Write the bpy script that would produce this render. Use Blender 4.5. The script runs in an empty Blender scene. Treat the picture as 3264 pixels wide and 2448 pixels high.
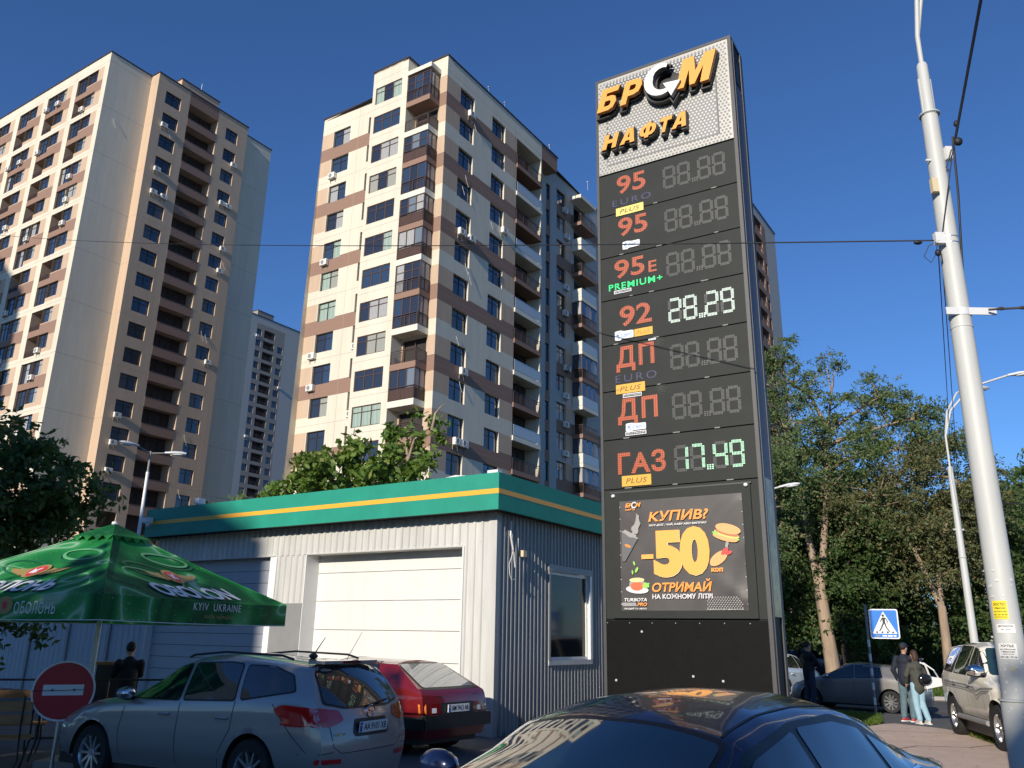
import bpy, bmesh, math, random
import numpy as np
from mathutils import Vector, Matrix
from mathutils.bvhtree import BVHTree
from mathutils.geometry import delaunay_2d_cdt
random.seed(7); np.random.seed(7)
SC = bpy.context.scene
COL = SC.collection
R = math.radians
PI = math.pi

# ------------------------------------------------------------------ camera
EYE = 1.75
cam_d = bpy.data.cameras.new('camera'); cam = bpy.data.objects.new('camera', cam_d); COL.objects.link(cam); SC.camera = cam
cam_d.sensor_fit = 'HORIZONTAL'; cam_d.sensor_width = 36.0; cam_d.lens = 36.0*2640/3264
cam_d.clip_start = 0.05; cam_d.clip_end = 4000
pt, rl = R(17.05), R(-1.02)
F_ = Vector((0, math.cos(pt), math.sin(pt))); U_ = Vector((0, -math.sin(pt), math.cos(pt))); R_ = Vector((1, 0, 0))
Rr = R_*math.cos(rl) - U_*math.sin(rl); Ur = U_*math.cos(rl) + R_*math.sin(rl)
mw = Matrix.Identity(4)
for i in range(3):
    mw[i][0] = Rr[i]; mw[i][1] = Ur[i]; mw[i][2] = -F_[i]
mw[2][3] = EYE
cam.matrix_world = mw

# ------------------------------------------------------------------ sky, sun, exposure
SUN_AZ, SUN_EL = 209.0, 20.5
world = bpy.data.worlds.new('World'); SC.world = world; world.use_nodes = True
wn = world.node_tree.nodes; wl = world.node_tree.links
sky = wn.new('ShaderNodeTexSky'); sky.sky_type = 'NISHITA'; sky.sun_disc = False
sky.sun_elevation = R(SUN_EL); sky.sun_rotation = R(SUN_AZ); sky.air_density = 1.0; sky.dust_density = 0.0; sky.ozone_density = 5.2; sky.altitude = 0
tint = wn.new('ShaderNodeMix'); tint.data_type = 'RGBA'; tint.blend_type = 'MULTIPLY'; tint.inputs[0].default_value = 1; tint.inputs[7].default_value = (.74, .97, 1.26, 1)
wl.new(sky.outputs[0], tint.inputs[6]); wl.new(tint.outputs[2], wn['Background'].inputs[0]); wn['Background'].inputs[1].default_value = 0.098
sl = bpy.data.lights.new('sun', 'SUN'); sun = bpy.data.objects.new('sun', sl); COL.objects.link(sun)
sl.energy = 4.9; sl.angle = R(0.55); sl.color = (1.0, 0.915, 0.79)
LD = Vector((math.sin(R(SUN_AZ-180))*math.cos(R(SUN_EL)), math.cos(R(SUN_AZ-180))*math.cos(R(SUN_EL)), -math.sin(R(SUN_EL))))
sun.rotation_euler = LD.to_track_quat('-Z', 'Y').to_euler()
SC.view_settings.view_transform = 'Standard'; SC.view_settings.look = 'None'
SC.view_settings.exposure = 0.1; SC.view_settings.gamma = 1.0; SC.view_settings.use_curve_mapping = False

# ------------------------------------------------------------------ materials
MATS = {}
def nodes_of(m):
    return m.node_tree.nodes, m.node_tree.links
def mat(name, col, rough=0.6, metal=0.0, spec=0.5, var=0.0, vscale=3.0, bump=0.0, bscale=60.0, coat=0.0, emit=0.0, stretch=None, var2=0.0, v2scale=0.5):
    if name in MATS: return MATS[name]
    m = bpy.data.materials.new(name); m.use_nodes = True; n, l = nodes_of(m)
    b = n['Principled BSDF']
    b.inputs['Base Color'].default_value = (*col, 1); b.inputs['Roughness'].default_value = rough
    b.inputs['Metallic'].default_value = metal; b.inputs['Specular IOR Level'].default_value = spec
    b.inputs['Coat Weight'].default_value = coat; b.inputs['Coat Roughness'].default_value = 0.04
    if emit:
        b.inputs['Emission Color'].default_value = (*col, 1); b.inputs['Emission Strength'].default_value = emit
    tc = None
    if var or bump or var2:
        tc = n.new('ShaderNodeTexCoord'); mp = n.new('ShaderNodeMapping'); l.new(tc.outputs['Object'], mp.inputs[0])
        if stretch: mp.inputs['Scale'].default_value = stretch
    def noise(scale, detail=6):
        t = n.new('ShaderNodeTexNoise'); t.inputs['Scale'].default_value = scale; t.inputs['Detail'].default_value = detail
        t.inputs['Roughness'].default_value = 0.6; l.new(mp.outputs[0], t.inputs['Vector']); return t
    src = None
    for v, s in ((var, vscale), (var2, v2scale)):
        if not v: continue
        t = noise(s); mr = n.new('ShaderNodeMapRange'); mr.inputs[1].default_value = 0.3; mr.inputs[2].default_value = 0.7
        mr.inputs[3].default_value = 1-v; mr.inputs[4].default_value = 1+v*0.6
        l.new(t.outputs[0], mr.inputs[0])
        mx = n.new('ShaderNodeMix'); mx.data_type = 'RGBA'; mx.blend_type = 'MULTIPLY'; mx.inputs[0].default_value = 1
        if src is None: mx.inputs[6].default_value = (*col, 1)
        else: l.new(src, mx.inputs[6])
        l.new(mr.outputs[0], mx.inputs[7]); src = mx.outputs[2]
    if src is not None: l.new(src, b.inputs['Base Color'])
    if bump:
        t = noise(bscale, 4); bp = n.new('ShaderNodeBump'); bp.inputs['Strength'].default_value = bump; bp.inputs['Distance'].default_value = 0.01
        l.new(t.outputs[0], bp.inputs['Height']); l.new(bp.outputs[0], b.inputs['Normal'])
    MATS[name] = m; return m

def dotted(name, col, back, pitch, frac=0.55, emit=0.0):
    """dots on a dark panel (LED pixels), pattern in object space x/z"""
    m = mat(name, col, 0.35); n, l = nodes_of(m); b = n['Principled BSDF']
    tc = n.new('ShaderNodeTexCoord'); sp = n.new('ShaderNodeSeparateXYZ'); l.new(tc.outputs['Object'], sp.inputs[0])
    ds = []
    for k in (0, 2):
        q = n.new('ShaderNodeMath'); q.operation = 'MULTIPLY'; q.inputs[1].default_value = 1/pitch; l.new(sp.outputs[k], q.inputs[0])
        f = n.new('ShaderNodeMath'); f.operation = 'FRACT'; l.new(q.outputs[0], f.inputs[0])
        s = n.new('ShaderNodeMath'); s.operation = 'SUBTRACT'; s.inputs[1].default_value = 0.5; l.new(f.outputs[0], s.inputs[0])
        p = n.new('ShaderNodeMath'); p.operation = 'POWER'; p.inputs[1].default_value = 2; l.new(s.outputs[0], p.inputs[0]); ds.append(p)
    a = n.new('ShaderNodeMath'); a.operation = 'ADD'; l.new(ds[0].outputs[0], a.inputs[0]); l.new(ds[1].outputs[0], a.inputs[1])
    lt = n.new('ShaderNodeMath'); lt.operation = 'LESS_THAN'; lt.inputs[1].default_value = (frac*0.5)**2*1.6; l.new(a.outputs[0], lt.inputs[0])
    mx = n.new('ShaderNodeMix'); mx.data_type = 'RGBA'; l.new(lt.outputs[0], mx.inputs[0])
    mx.inputs[6].default_value = (*back, 1); mx.inputs[7].default_value = (*col, 1); l.new(mx.outputs[2], b.inputs['Base Color'])
    if emit:
        l.new(mx.outputs[2], b.inputs['Emission Color'])
        q = n.new('ShaderNodeMath'); q.operation = 'MULTIPLY'; q.inputs[1].default_value = emit; l.new(lt.outputs[0], q.inputs[0]); l.new(q.outputs[0], b.inputs['Emission Strength'])
    return m

def leafmat(name, c1, c2, c3=None, trans=0.35):
    m = bpy.data.materials.new(name); m.use_nodes = True; n, l = nodes_of(m); b = n['Principled BSDF']
    g = n.new('ShaderNodeNewGeometry'); r = n.new('ShaderNodeValToRGB'); l.new(g.outputs['Random Per Island'], r.inputs[0])
    r.color_ramp.elements[0].color = (*c1, 1); r.color_ramp.elements[1].color = (*c2, 1); r.color_ramp.elements[1].position = 0.9
    if c3:
        e = r.color_ramp.elements.new(0.97); e.color = (*c3, 1)
    l.new(r.outputs[0], b.inputs['Base Color']); b.inputs['Roughness'].default_value = 0.55; b.inputs['Specular IOR Level'].default_value = 0.35
    t = n.new('ShaderNodeBsdfTranslucent'); hs = n.new('ShaderNodeHueSaturation'); hs.inputs['Value'].default_value = 1.6; hs.inputs['Saturation'].default_value = 1.15
    l.new(r.outputs[0], hs.inputs['Color']); l.new(hs.outputs[0], t.inputs['Color'])
    mx = n.new('ShaderNodeMixShader'); mx.inputs[0].default_value = trans
    l.new(b.outputs[0], mx.inputs[1]); l.new(t.outputs[0], mx.inputs[2]); l.new(mx.outputs[0], n['Material Output'].inputs[0])
    return m

def curtain(name, a, b_, scale):
    m = mat(name, a, 0.08, spec=0.6, coat=0.6); n, l = nodes_of(m); b = n['Principled BSDF']; b.inputs['Roughness'].default_value = 0.5
    tc = n.new('ShaderNodeTexCoord'); w = n.new('ShaderNodeTexWave'); w.inputs['Scale'].default_value = scale; w.inputs['Distortion'].default_value = 2.5
    w.inputs['Detail'].default_value = 2; l.new(tc.outputs['Object'], w.inputs['Vector'])
    r = n.new('ShaderNodeValToRGB'); r.color_ramp.elements[0].color = (*a, 1); r.color_ramp.elements[1].color = (*b_, 1)
    l.new(w.outputs[0], r.inputs[0]); l.new(r.outputs[0], b.inputs['Base Color']); return m

M = dict(
    cream=mat('cream plaster', (.66, .605, .485), .85, var=.07, vscale=2.2, bump=.3, bscale=30, var2=.09, v2scale=.35, stretch=(1, 1, .12)),
    beige=mat('beige plaster', (.54, .395, .275), .85, var=.07, vscale=2.2, bump=.3, bscale=30, var2=.09, v2scale=.35, stretch=(1, 1, .12)),
    brown=mat('brown plaster', (.27, .165, .12), .85, var=.07, vscale=8, bump=.25, bscale=30),
    greyw=mat('grey plaster and wing shade', (.42, .42, .40), .85, var=.06, vscale=6, bump=.2, bscale=30, stretch=(1, 1, .3)),
    joint=mat('facade joint', (.34, .29, .225), .9),
    dbrown=mat('dark brown metal', (.075, .045, .035), .45, metal=.1),
    roofcap=mat('roof cap flashing', (.06, .035, .035), .4, metal=.2),
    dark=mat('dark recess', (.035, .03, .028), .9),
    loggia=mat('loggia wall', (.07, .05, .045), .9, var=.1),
    wframe=mat('window frame', (.035, .024, .022), .35),
    wframel=mat('brown window frame', (.09, .05, .038), .4),
    glass=mat('window glass', (.025, .03, .04), .03, spec=.7, coat=.6),
    glassb=mat('blue window glass', (.03, .05, .085), .03, spec=.8, coat=.7),
    glassg=mat('balcony glass', (.16, .19, .21), .06, spec=.8, coat=.8),
    curt1=curtain('white curtain behind glass', (.42, .42, .40), (.26, .26, .25), 2.2),
    curt2=curtain('green curtain behind glass', (.33, .42, .34), (.26, .34, .28), .8),
    curt3=curtain('blinds behind glass', (.36, .36, .30), (.24, .24, .20), 9),
    acw=mat('air conditioner casing', (.74, .72, .66), .5, var=.05), acg=mat('air conditioner grille', (.25, .25, .24), .6),
    white=mat('white paint', (.78, .78, .75), .5), whitem=mat('white metal', (.72, .72, .70), .35, metal=.1),
    panelw=mat('milk glass panel', (.42, .48, .50), .25, spec=.6),
    slabw=mat('pale concrete slab', (.68, .64, .54), .8, var=.08),
    steel=mat('galvanised steel', (.55, .56, .56), .38, metal=.85), chrome=mat('chrome', (.75, .75, .75), .08, metal=1.0),
    black=mat('black plastic', (.012, .012, .013), .45), rubber=mat('tyre rubber', (.018, .018, .018), .8, var=.1),
    cable=mat('cable', (.012, .012, .018), .6), bark=mat('bark', (.32, .235, .165), .95, var=.35, vscale=6, bump=1.0, bscale=14, stretch=(1, 1, .18)),
    barkd=mat('dark bark', (.055, .042, .033), .95, var=.3, vscale=8, bump=.8, bscale=14, stretch=(1, 1, .2)),
)

# ------------------------------------------------------------------ mesh helpers
class MB:
    def __init__(s): s.v = []; s.f = []; s.m = []; s.mats = []
    def mi(s, m):
        m = M[m] if isinstance(m, str) else m
        if m not in s.mats: s.mats.append(m)
        return s.mats.index(m)
    def face(s, pts, m):
        i = len(s.v); s.v += [tuple(p) for p in pts]; s.f.append(tuple(range(i, i+len(pts)))); s.m.append(s.mi(m))
    def box(s, x0, y0, z0, x1, y1, z1, m, mt=None):
        i = len(s.v); k = s.mi(m)
        if mt is not None: s.v += [tuple(mt @ Vector(p)) for p in ((x0, y0, z0), (x1, y0, z0), (x1, y1, z0), (x0, y1, z0), (x0, y0, z1), (x1, y0, z1), (x1, y1, z1), (x0, y1, z1))]
        else: s.v += [(x0, y0, z0), (x1, y0, z0), (x1, y1, z0), (x0, y1, z0), (x0, y0, z1), (x1, y0, z1), (x1, y1, z1), (x0, y1, z1)]
        for f in ((0, 3, 2, 1), (4, 5, 6, 7), (0, 1, 5, 4), (1, 2, 6, 5), (2, 3, 7, 6), (3, 0, 4, 7)):
            s.f.append(tuple(i+a for a in f)); s.m.append(k)
        return s
    def tube(s, pts, rad, m, n=8, cap=True):
        pts = [Vector(p) for p in pts]
        if not hasattr(rad, '__len__'): rad = [rad]*len(pts)
        k = s.mi(m); base = len(s.v); up = None
        for i, p in enumerate(pts):
            d = (pts[min(i+1, len(pts)-1)]-pts[max(i-1, 0)]).normalized()
            if up is None:
                a = Vector((0, 0, 1)) if abs(d.z) < .9 else Vector((1, 0, 0)); up = d.cross(a).normalized()
            else: up = (up-d*up.dot(d)).normalized()
            w = d.cross(up)
            for j in range(n):
                t = 2*PI*j/n; s.v.append(tuple(p+(up*math.cos(t)+w*math.sin(t))*rad[i]))
        for i in range(len(pts)-1):
            for j in range(n):
                a = base+i*n+j; b = base+i*n+(j+1) % n; s.f.append((a, b, b+n, a+n)); s.m.append(k)
        if cap:
            s.f.append(tuple(base+j for j in reversed(range(n)))); s.m.append(k)
            e = base+(len(pts)-1)*n; s.f.append(tuple(e+j for j in range(n))); s.m.append(k)
        return s
    def ell(s, c, r, m, nu=12, nv=8, mt=None):
        k = s.mi(m); base = len(s.v)
        for i in range(nv+1):
            t = PI*i/nv
            for j in range(nu):
                u = 2*PI*j/nu; p = Vector((r[0]*math.sin(t)*math.cos(u), r[1]*math.sin(t)*math.sin(u), r[2]*math.cos(t)))
                if mt is not None: p = mt @ p
                s.v.append((p.x+c[0], p.y+c[1], p.z+c[2]))
        for i in range(nv):
            for j in range(nu):
                a = base+i*nu+j; b = base+i*nu+(j+1) % nu; s.f.append((a, a+nu, b+nu, b)); s.m.append(k)
        return s
    def prism(s, pts, y0, y1, m, ms=None):
        """outline (x,z) extruded along y; front face at y0 gets m, sides ms"""
        n = len(pts); i = len(s.v); s.v += [(p[0], y0, p[1]) for p in pts]+[(p[0], y1, p[1]) for p in pts]
        k = s.mi(m); ks = s.mi(ms if ms is not None else m)
        s.f.append(tuple(i+j for j in range(n))); s.m.append(k)
        s.f.append(tuple(i+n+j for j in reversed(range(n)))); s.m.append(ks)
        for j in range(n):
            a = i+j; b = i+(j+1) % n; s.f.append((a, a+n, b+n, b)); s.m.append(ks)
        return s
    def lathe(s, prof, m, n=24, axis='y', c=(0, 0, 0)):
        """prof: (r, h); m may be list per segment"""
        base = len(s.v)
        for r_, h in prof:
            for j in range(n):
                t = 2*PI*j/n; a, b = r_*math.cos(t), r_*math.sin(t)
                p = (a, h, b) if axis == 'y' else (a, b, h)
                s.v.append((p[0]+c[0], p[1]+c[1], p[2]+c[2]))
        for i in range(len(prof)-1):
            k = s.mi(m[i] if isinstance(m, list) else m)
            for j in range(n):
                a = base+i*n+j; b = base+i*n+(j+1) % n; s.f.append((a, b, b+n, a+n)); s.m.append(k)
        return s
    def mesh(s, name, smooth=None):
        me = bpy.data.meshes.new(name); me.from_pydata(s.v, [], s.f)
        for m in s.mats: me.materials.append(m)
        me.polygons.foreach_set('material_index', s.m)
        if smooth is not None:
            me.polygons.foreach_set('use_smooth', [True]*len(s.f)); me.update()
            bm = bmesh.new(); bm.from_mesh(me); bmesh.ops.remove_doubles(bm, verts=bm.verts, dist=1e-5)
            bmesh.ops.recalc_face_normals(bm, faces=bm.faces); bm.to_mesh(me); bm.free()
            me.set_sharp_from_angle(angle=R(smooth))
        me.update(); return me
    def obj(s, name, parent=None, loc=None, rz=None, smooth=None):
        return put(name, s.mesh(name, smooth), parent, loc, rz)
def put(name, me, parent=None, loc=None, rz=None, rot=None):
    o = bpy.data.objects.new(name, me); COL.objects.link(o)
    if parent is not None: o.parent = parent
    if loc is not None: o.location = loc
    if rz is not None: o.rotation_euler = (0, 0, rz)
    if rot is not None: o.rotation_euler = rot
    return o
def thing(name, label, cat, loc=(0, 0, 0), rz=0, group=None):
    o = bpy.data.objects.new(name, None); COL.objects.link(o); o.location = loc; o.rotation_euler = (0, 0, rz)
    o.empty_display_size = .2
    return tag(o, label, cat, group)
def tag(o, label, cat, group=None):
    o['label'] = label; o['category'] = cat
    if group: o['group'] = group
    return o
def struct(o): o['kind'] = 'structure'; return o
def az(a): return Vector((math.sin(R(a)), math.cos(R(a)), 0))
def rz_of(a): return R(90-a)          # rotation that turns local +x to compass azimuth a

TXT = {}
def text_mesh(s, w, h, m, ex=0.0, bold=0.0, shear=0.0, ms=None, spacing=1.0, back=0.0):
    """lettering as a mesh fitted to a w x h box, origin at its lower left, facing -y"""
    s = s.translate(str.maketrans('АВЕКМНОРСТХІ', 'ABEKMHOPCTXI'))
    cu = bpy.data.curves.new('lettering', 'FONT'); cu.body = s; cu.size = 1; cu.offset = bold; cu.shear = shear
    cu.space_character = spacing; cu.extrude = 0.05 if ex else 0.0; cu.resolution_u = 4
    o = bpy.data.objects.new('lettering', cu); COL.objects.link(o)
    dg = bpy.context.evaluated_depsgraph_get(); me = bpy.data.meshes.new_from_object(o.evaluated_get(dg))
    bpy.data.objects.remove(o); bpy.data.curves.remove(cu)
    n = len(me.vertices); co = np.empty(n*3, 'f'); me.vertices.foreach_get('co', co); co = co.reshape(-1, 3)
    mn = co.min(0); mx = co.max(0); sx = w/max(mx[0]-mn[0], 1e-6); sy = h/max(mx[1]-mn[1], 1e-6)
    out = np.empty_like(co); out[:, 0] = (co[:, 0]-mn[0])*sx; out[:, 2] = (co[:, 1]-mn[1])*sy
    out[:, 1] = -(co[:, 2]/0.05*ex/2 if ex else 0) - back
    me.vertices.foreach_set('co', out.ravel()); me.materials.clear(); me.materials.append(M[m] if isinstance(m, str) else m)
    if ms is not None:
        me.materials.append(M[ms] if isinstance(ms, str) else ms); me.update()
        for p in me.polygons: p.material_index = 0 if abs(p.normal.y) > .8 else 1
    me.update(); return me
# ------------------------------------------------------------------ facades
def facade(mb, mp, s0, s1, z0, z1, holes, regions, base, reveal=None, backs=None):
    """wall sheet with real openings: holes (a,b,c,d,depth[,back material]); regions (a,b,c,d,material)"""
    S = {s0, s1}; Z = {z0, z1}
    for h in holes:
        S |= {h[0], h[1]}; Z |= {h[2], h[3]}
    for r_ in regions:
        S |= {r_[0], r_[1]}; Z |= {r_[2], r_[3]}
    S = sorted(x for x in S if s0 <= x <= s1); Z = sorted(z for z in Z if z0 <= z <= z1)
    def clean(L):
        o = [L[0]]
        for x in L[1:]:
            if x-o[-1] > 1e-4: o.append(x)
        return o
    S = clean(S); Z = clean(Z)
    for i in range(len(S)-1):
        sm = (S[i]+S[i+1])/2; col = []
        hs = [h for h in holes if h[0] < sm < h[1]]; rs = [r_ for r_ in regions if r_[0] < sm < r_[1]]
        for j in range(len(Z)-1):
            zm = (Z[j]+Z[j+1])/2
            if any(h[2] < zm < h[3] for h in hs): col.append(None); continue
            m = base
            for r_ in rs:
                if r_[2] < zm < r_[3]: m = r_[4]
            col.append(m)
        j = 0
        while j < len(col):
            if col[j] is None: j += 1; continue
            k = j
            while k+1 < len(col) and col[k+1] == col[j]: k += 1
            mb.face([mp(S[i], Z[j], 0), mp(S[i+1], Z[j], 0), mp(S[i+1], Z[k+1], 0), mp(S[i], Z[k+1], 0)], col[j]); j = k+1
    for h in holes:
        a, b, c, d, dp = h[:5]; rm = reveal
        if rm is None:
            rm = base
            for r_ in regions:
                if r_[0] <= b+.02 <= r_[1] and r_[2] < (c+d)/2 < r_[3]: rm = r_[4]
        for p, q in (((a, c), (b, c)), ((b, c), (b, d)), ((b, d), (a, d)), ((a, d), (a, c))):
            mb.face([mp(p[0], p[1], 0), mp(q[0], q[1], 0), mp(q[0], q[1], dp), mp(p[0], p[1], dp)], rm)
        if len(h) > 5 and h[5]: mb.face([mp(a, c, dp), mp(b, c, dp), mp(b, d, dp), mp(a, d, dp)], h[5])

WIN = {}
def window_mesh(w, h, kind, fm):
    k = ('f', round(w, 2), round(h, 2), kind, fm)
    if k in WIN: return WIN[k]
    mb = MB(); f = .07
    mb.box(0, 0, 0, w, .06, f, fm); mb.box(0, 0, h-f, w, .06, h, fm); mb.box(0, 0, f, f, .06, h-f, fm); mb.box(w-f, 0, f, w, .06, h-f, fm)
    cols = {'one': 1, 'two': 2, 'three': 3, 'four': 4, 'plain2': 2, 'plain3': 3}[kind]
    for i in range(1, cols):
        x = w*i/cols; mb.box(x-.045, -.005, f, x+.045, .055, h-f, fm)
    if not kind.startswith('plain'):
        for i in range(cols):
            a = w*i/cols+(.045 if i else f); b = w*(i+1)/cols-(.045 if i < cols-1 else f)
            mb.box(a, 0, h*.70-.03, b, .05, h*.70+.03, fm)
    WIN[k] = mb.mesh('window'); return WIN[k]
def pane_mesh(w, h, m):
    k = ('p', round(w, 2), round(h, 2), m)
    if k in WIN: return WIN[k]
    WIN[k] = MB().box(0, .0, 0, w, .012, h, m).mesh('pane'); return WIN[k]
def add_window(root, loc, rz, w, h, kind='two', fm='wframe', glass='glass', panes=True, depth=.035):
    o = put('window', window_mesh(w, h, kind, fm), root, loc, rz)
    cols = {'one': 1, 'two': 2, 'three': 3, 'four': 4, 'plain2': 2, 'plain3': 3}[kind]
    if not panes: cols = 1
    for i in range(cols):
        g = glass if isinstance(glass, str) else random.choice(glass)
        put('pane', pane_mesh(w/cols-.02, h-.06, g), o, (w*i/cols+.01, depth, .03))
    return o
ACM = None
def ac_mesh():
    global ACM
    if ACM is None:
        mb = MB(); mb.box(-.4, -.36, 0, .4, -.06, .56, 'acw'); mb.lathe([(.21, -.365), (.23, -.375), (.23, -.36)], 'acw', 16, c=(-.1, 0, .28))
        mb.lathe([(.001, -.368), (.2, -.368)], 'acg', 16, c=(-.1, 0, .28)); mb.box(-.32, -.4, -.05, -.28, .0, 0, 'acg'); mb.box(.28, -.4, -.05, .32, 0, 0, 'acg')
        mb.box(-.32, -.05, -.35, -.28, 0, -.05, 'acg'); mb.box(.28, -.05, -.35, .32, 0, -.05, 'acg')
        ACM = mb.mesh('air_conditioner')
    return ACM
def add_ac(root, loc, rz): return put('air_conditioner', ac_mesh(), root, loc, rz)
RAIL = {}
def railing_mesh(w, h=1.0, solid=None, m='dbrown', pitch=.12):
    k = (round(w, 2), h, solid, m)
    if k in RAIL: return RAIL[k]
    mb = MB(); mb.box(0, 0, h-.05, w, .05, h, m); mb.box(0, .01, h-.2, w, .03, h-.17, m); mb.box(0, .01, .05, w, .03, .08, m)
    n = int(w/pitch)
    for i in range(n+1): x = i*(w-.02)/n; mb.box(x, .012, .08, x+.018, .028, h-.2, m)
    for i in range(int(w/1.2)+1): x = min(i*1.2, w-.05); mb.box(x, 0, 0, x+.05, .05, h, m)
    if solid: mb.box(.02, .035, .08, w-.02, .045, h-.18, solid)
    RAIL[k] = mb.mesh('railing'); return RAIL[k]

def LFACE(s, z, d, x=0.0): return (x+d, s, z)      # lit left face: plane x = const, width runs along y
def RFACE(s, z, d, y=0.0): return (s, y+d, z)      # shaded right face: plane y = const
RZL = -PI/2
GL = ['glass', 'glass', 'glassb', 'glassb', 'curt1']
GL2 = ['glass', 'glassb', 'glassb', 'curt1', 'curt1', 'curt2', 'curt3']

# ---------- tower A, far left, nearest to the left edge
M['taupe'] = mat('taupe plaster', (.30, .27, .24), .85, var=.05, vscale=6)
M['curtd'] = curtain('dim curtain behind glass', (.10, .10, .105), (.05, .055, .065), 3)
def tower_a():
    t = thing('apartment_building', 'tall cream, beige and brown apartment tower at the left edge with loggia column', 'building', (-48.58, 83.38, .1), rz_of(33.2))
    mb = MB(); H = 67.9; g = -1.0; D = 34
    # lit face
    holes = []; regs = []; wins = []
    for i in range(5):
        a, b = .95+6.77*i, 6.62+6.77*i
        for k in range(10):
            zt = 66.35-6.14*k
            if zt < 10: break
            regs += [(a, b, zt-5.3, zt, 'beige'), (a, b, zt-3.35, zt-1.85, 'brown')]
            for q, top in enumerate((zt, zt-3.08)):
                r0, r1, l1 = a+1.25, a+3.4, b-.03
                holes += [(r0, r1, top-1.75, top, .3), (r1, l1, top-2.35, top, .3 if random.random() > .3 else 1.4, )]
                wins.append((r0, r1, l1, top, holes[-1][4] > 1))
        # seams across the white bands
    for k in range(0, 11): regs.append((0, D, 66.75-6.14*k, 66.79-6.14*k, 'joint'))
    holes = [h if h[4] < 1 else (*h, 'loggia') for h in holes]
    facade(mb, LFACE, 0, D, g, H, holes, regs, 'cream', reveal=None)
    # grey end strip on the shaded side, plane y=0, x 0..5.42
    rj = [(0, 30, 66.75-6.14*k, 66.79-6.14*k, 'joint') for k in range(11)]
    facade(mb, RFACE, 0, 5.42, g, H, [], rj, 'cream')
    # protruding block, plane y=-1.6, x 5.42..19.1
    facade(mb, lambda s, z, d: (5.42+d, -1.6+s, z), 0, 1.6, g, H, [], [(0, 1.6, r_[2], r_[3], 'joint') for r_ in rj], 'beige')
    holes = []; regs = list(rj)
    for k in range(21):
        top = 66.05-3.07*k
        holes += [(5.42+1.2, 5.42+3.35, top-1.75, top, .22), (5.42+10.3, 5.42+12.2, top-1.75, top, .22)]
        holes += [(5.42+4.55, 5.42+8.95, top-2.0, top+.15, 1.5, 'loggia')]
        regs += [(5.42+4.55, 5.42+8.95, top-3.07, top-1.9, 'brown')]
    regs += [(5.42+4.55, 5.42+8.95, 66.2, H-.02, 'brown')]
    facade(mb, lambda s, z, d: RFACE(s, z, d, -1.6), 5.42, 19.1, g, H, holes, regs, 'beige')
    mb.face([(19.1, -1.6, g), (19.1, 0, g), (19.1, 0, H), (19.1, -1.6, H)], 'beige')
    facade(mb, RFACE, 19.1, 24.57, g, H, [], rj, 'cream')
    mb.face([(24.57, 0, g), (24.57, D, g), (24.57, D, H), (24.57, 0, H)], 'cream')
    mb.face([(0, D, g), (24.57, D, g), (24.57, D, H), (0, D, H)], 'cream')
    mb.obj('wall', t)
    rf = MB(); rf.face([(0, 0, H-.02), (24.57, 0, H-.02), (24.57, D, H-.02), (0, D, H-.02)], 'dark'); rf.face([(5.42, -1.6, H-.02), (19.1, -1.6, H-.02), (19.1, 0, H-.02), (5.42, 0, H-.02)], 'dark')
    c = .1; h = .12
    for x0, y0, x1, y1 in ((-c, -c, .25, D), (.25, -c, 5.42-c, .25), (5.42-c, -1.6-c, 5.42+.2, .25), (5.62, -1.6-c, 19.1+c, -1.4), (18.9, -1.4, 19.1+c, .25), (19.2, -c, 24.57+c, .25)):
        rf.box(x0, y0, H, x1, y1, H+h, 'roofcap')
    rf.obj('roof', t)
    b = MB(); b.box(5.42+3.5, -.9, H, 5.42+9.2, 3, H+1.6, 'beige'); b.box(5.42+3.4, -1.0, H+1.6, 5.42+9.3, 3.1, H+1.7, 'roofcap'); b.tube([(12, -.5, H+1.7), (12, -.5, H+3)], .03, 'steel', 5); b.obj('rooftop_housing', t)
    for r0, r1, l1, top, openl in wins:
        if top < 18: continue
        add_window(t, (.2, r1-.01, top-1.75), RZL, r1-r0-.02, 1.75, 'two', glass=GL)
        if not openl:
            add_window(t, (.2, l1-.01, top-2.35), RZL, l1-r1-.02, 2.35, 'three', glass=GL)
        else:
            put('railing', railing_mesh(l1-r1-.04, .7, 'dbrown'), t, (.06, l1-.02, top-2.33), RZL)
    acs = {1: (1, 3, 5, 9, 13), 2: (2,)}
    for k in range(17):
        top = 66.05-3.07*k
        if top < 14: break
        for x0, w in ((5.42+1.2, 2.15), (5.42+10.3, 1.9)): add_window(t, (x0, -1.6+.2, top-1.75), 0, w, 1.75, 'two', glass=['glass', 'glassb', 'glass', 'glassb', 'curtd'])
        put('balcony_parapet', PARA(4.4), t, (5.42+4.55, -1.62, top-3.05))
        if k in (1, 3, 4, 13, 14, 15): add_ac(t, (5.42+1.5, -1.6, top-2.1), 0)
        if k == 4: add_ac(t, (5.42+2.9, -1.6, top-2.1), 0)
        if k in (1, 3, 5, 6, 10): add_ac(t, (5.42+12.0, -1.6, top-2.15), 0)
        if k == 3: add_ac(t, (5.42+11.0, -1.6, top-2.15), 0)
        # door inside the loggia
        d = MB(); d.box(0, 0, 0, 1.6, .05, 1.7, 'wframe'); 
        put('window', window_mesh(1.7, 1.6, 'two', 'wframe'), t, (5.42+6.3, -.2, top-1.9))
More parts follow.
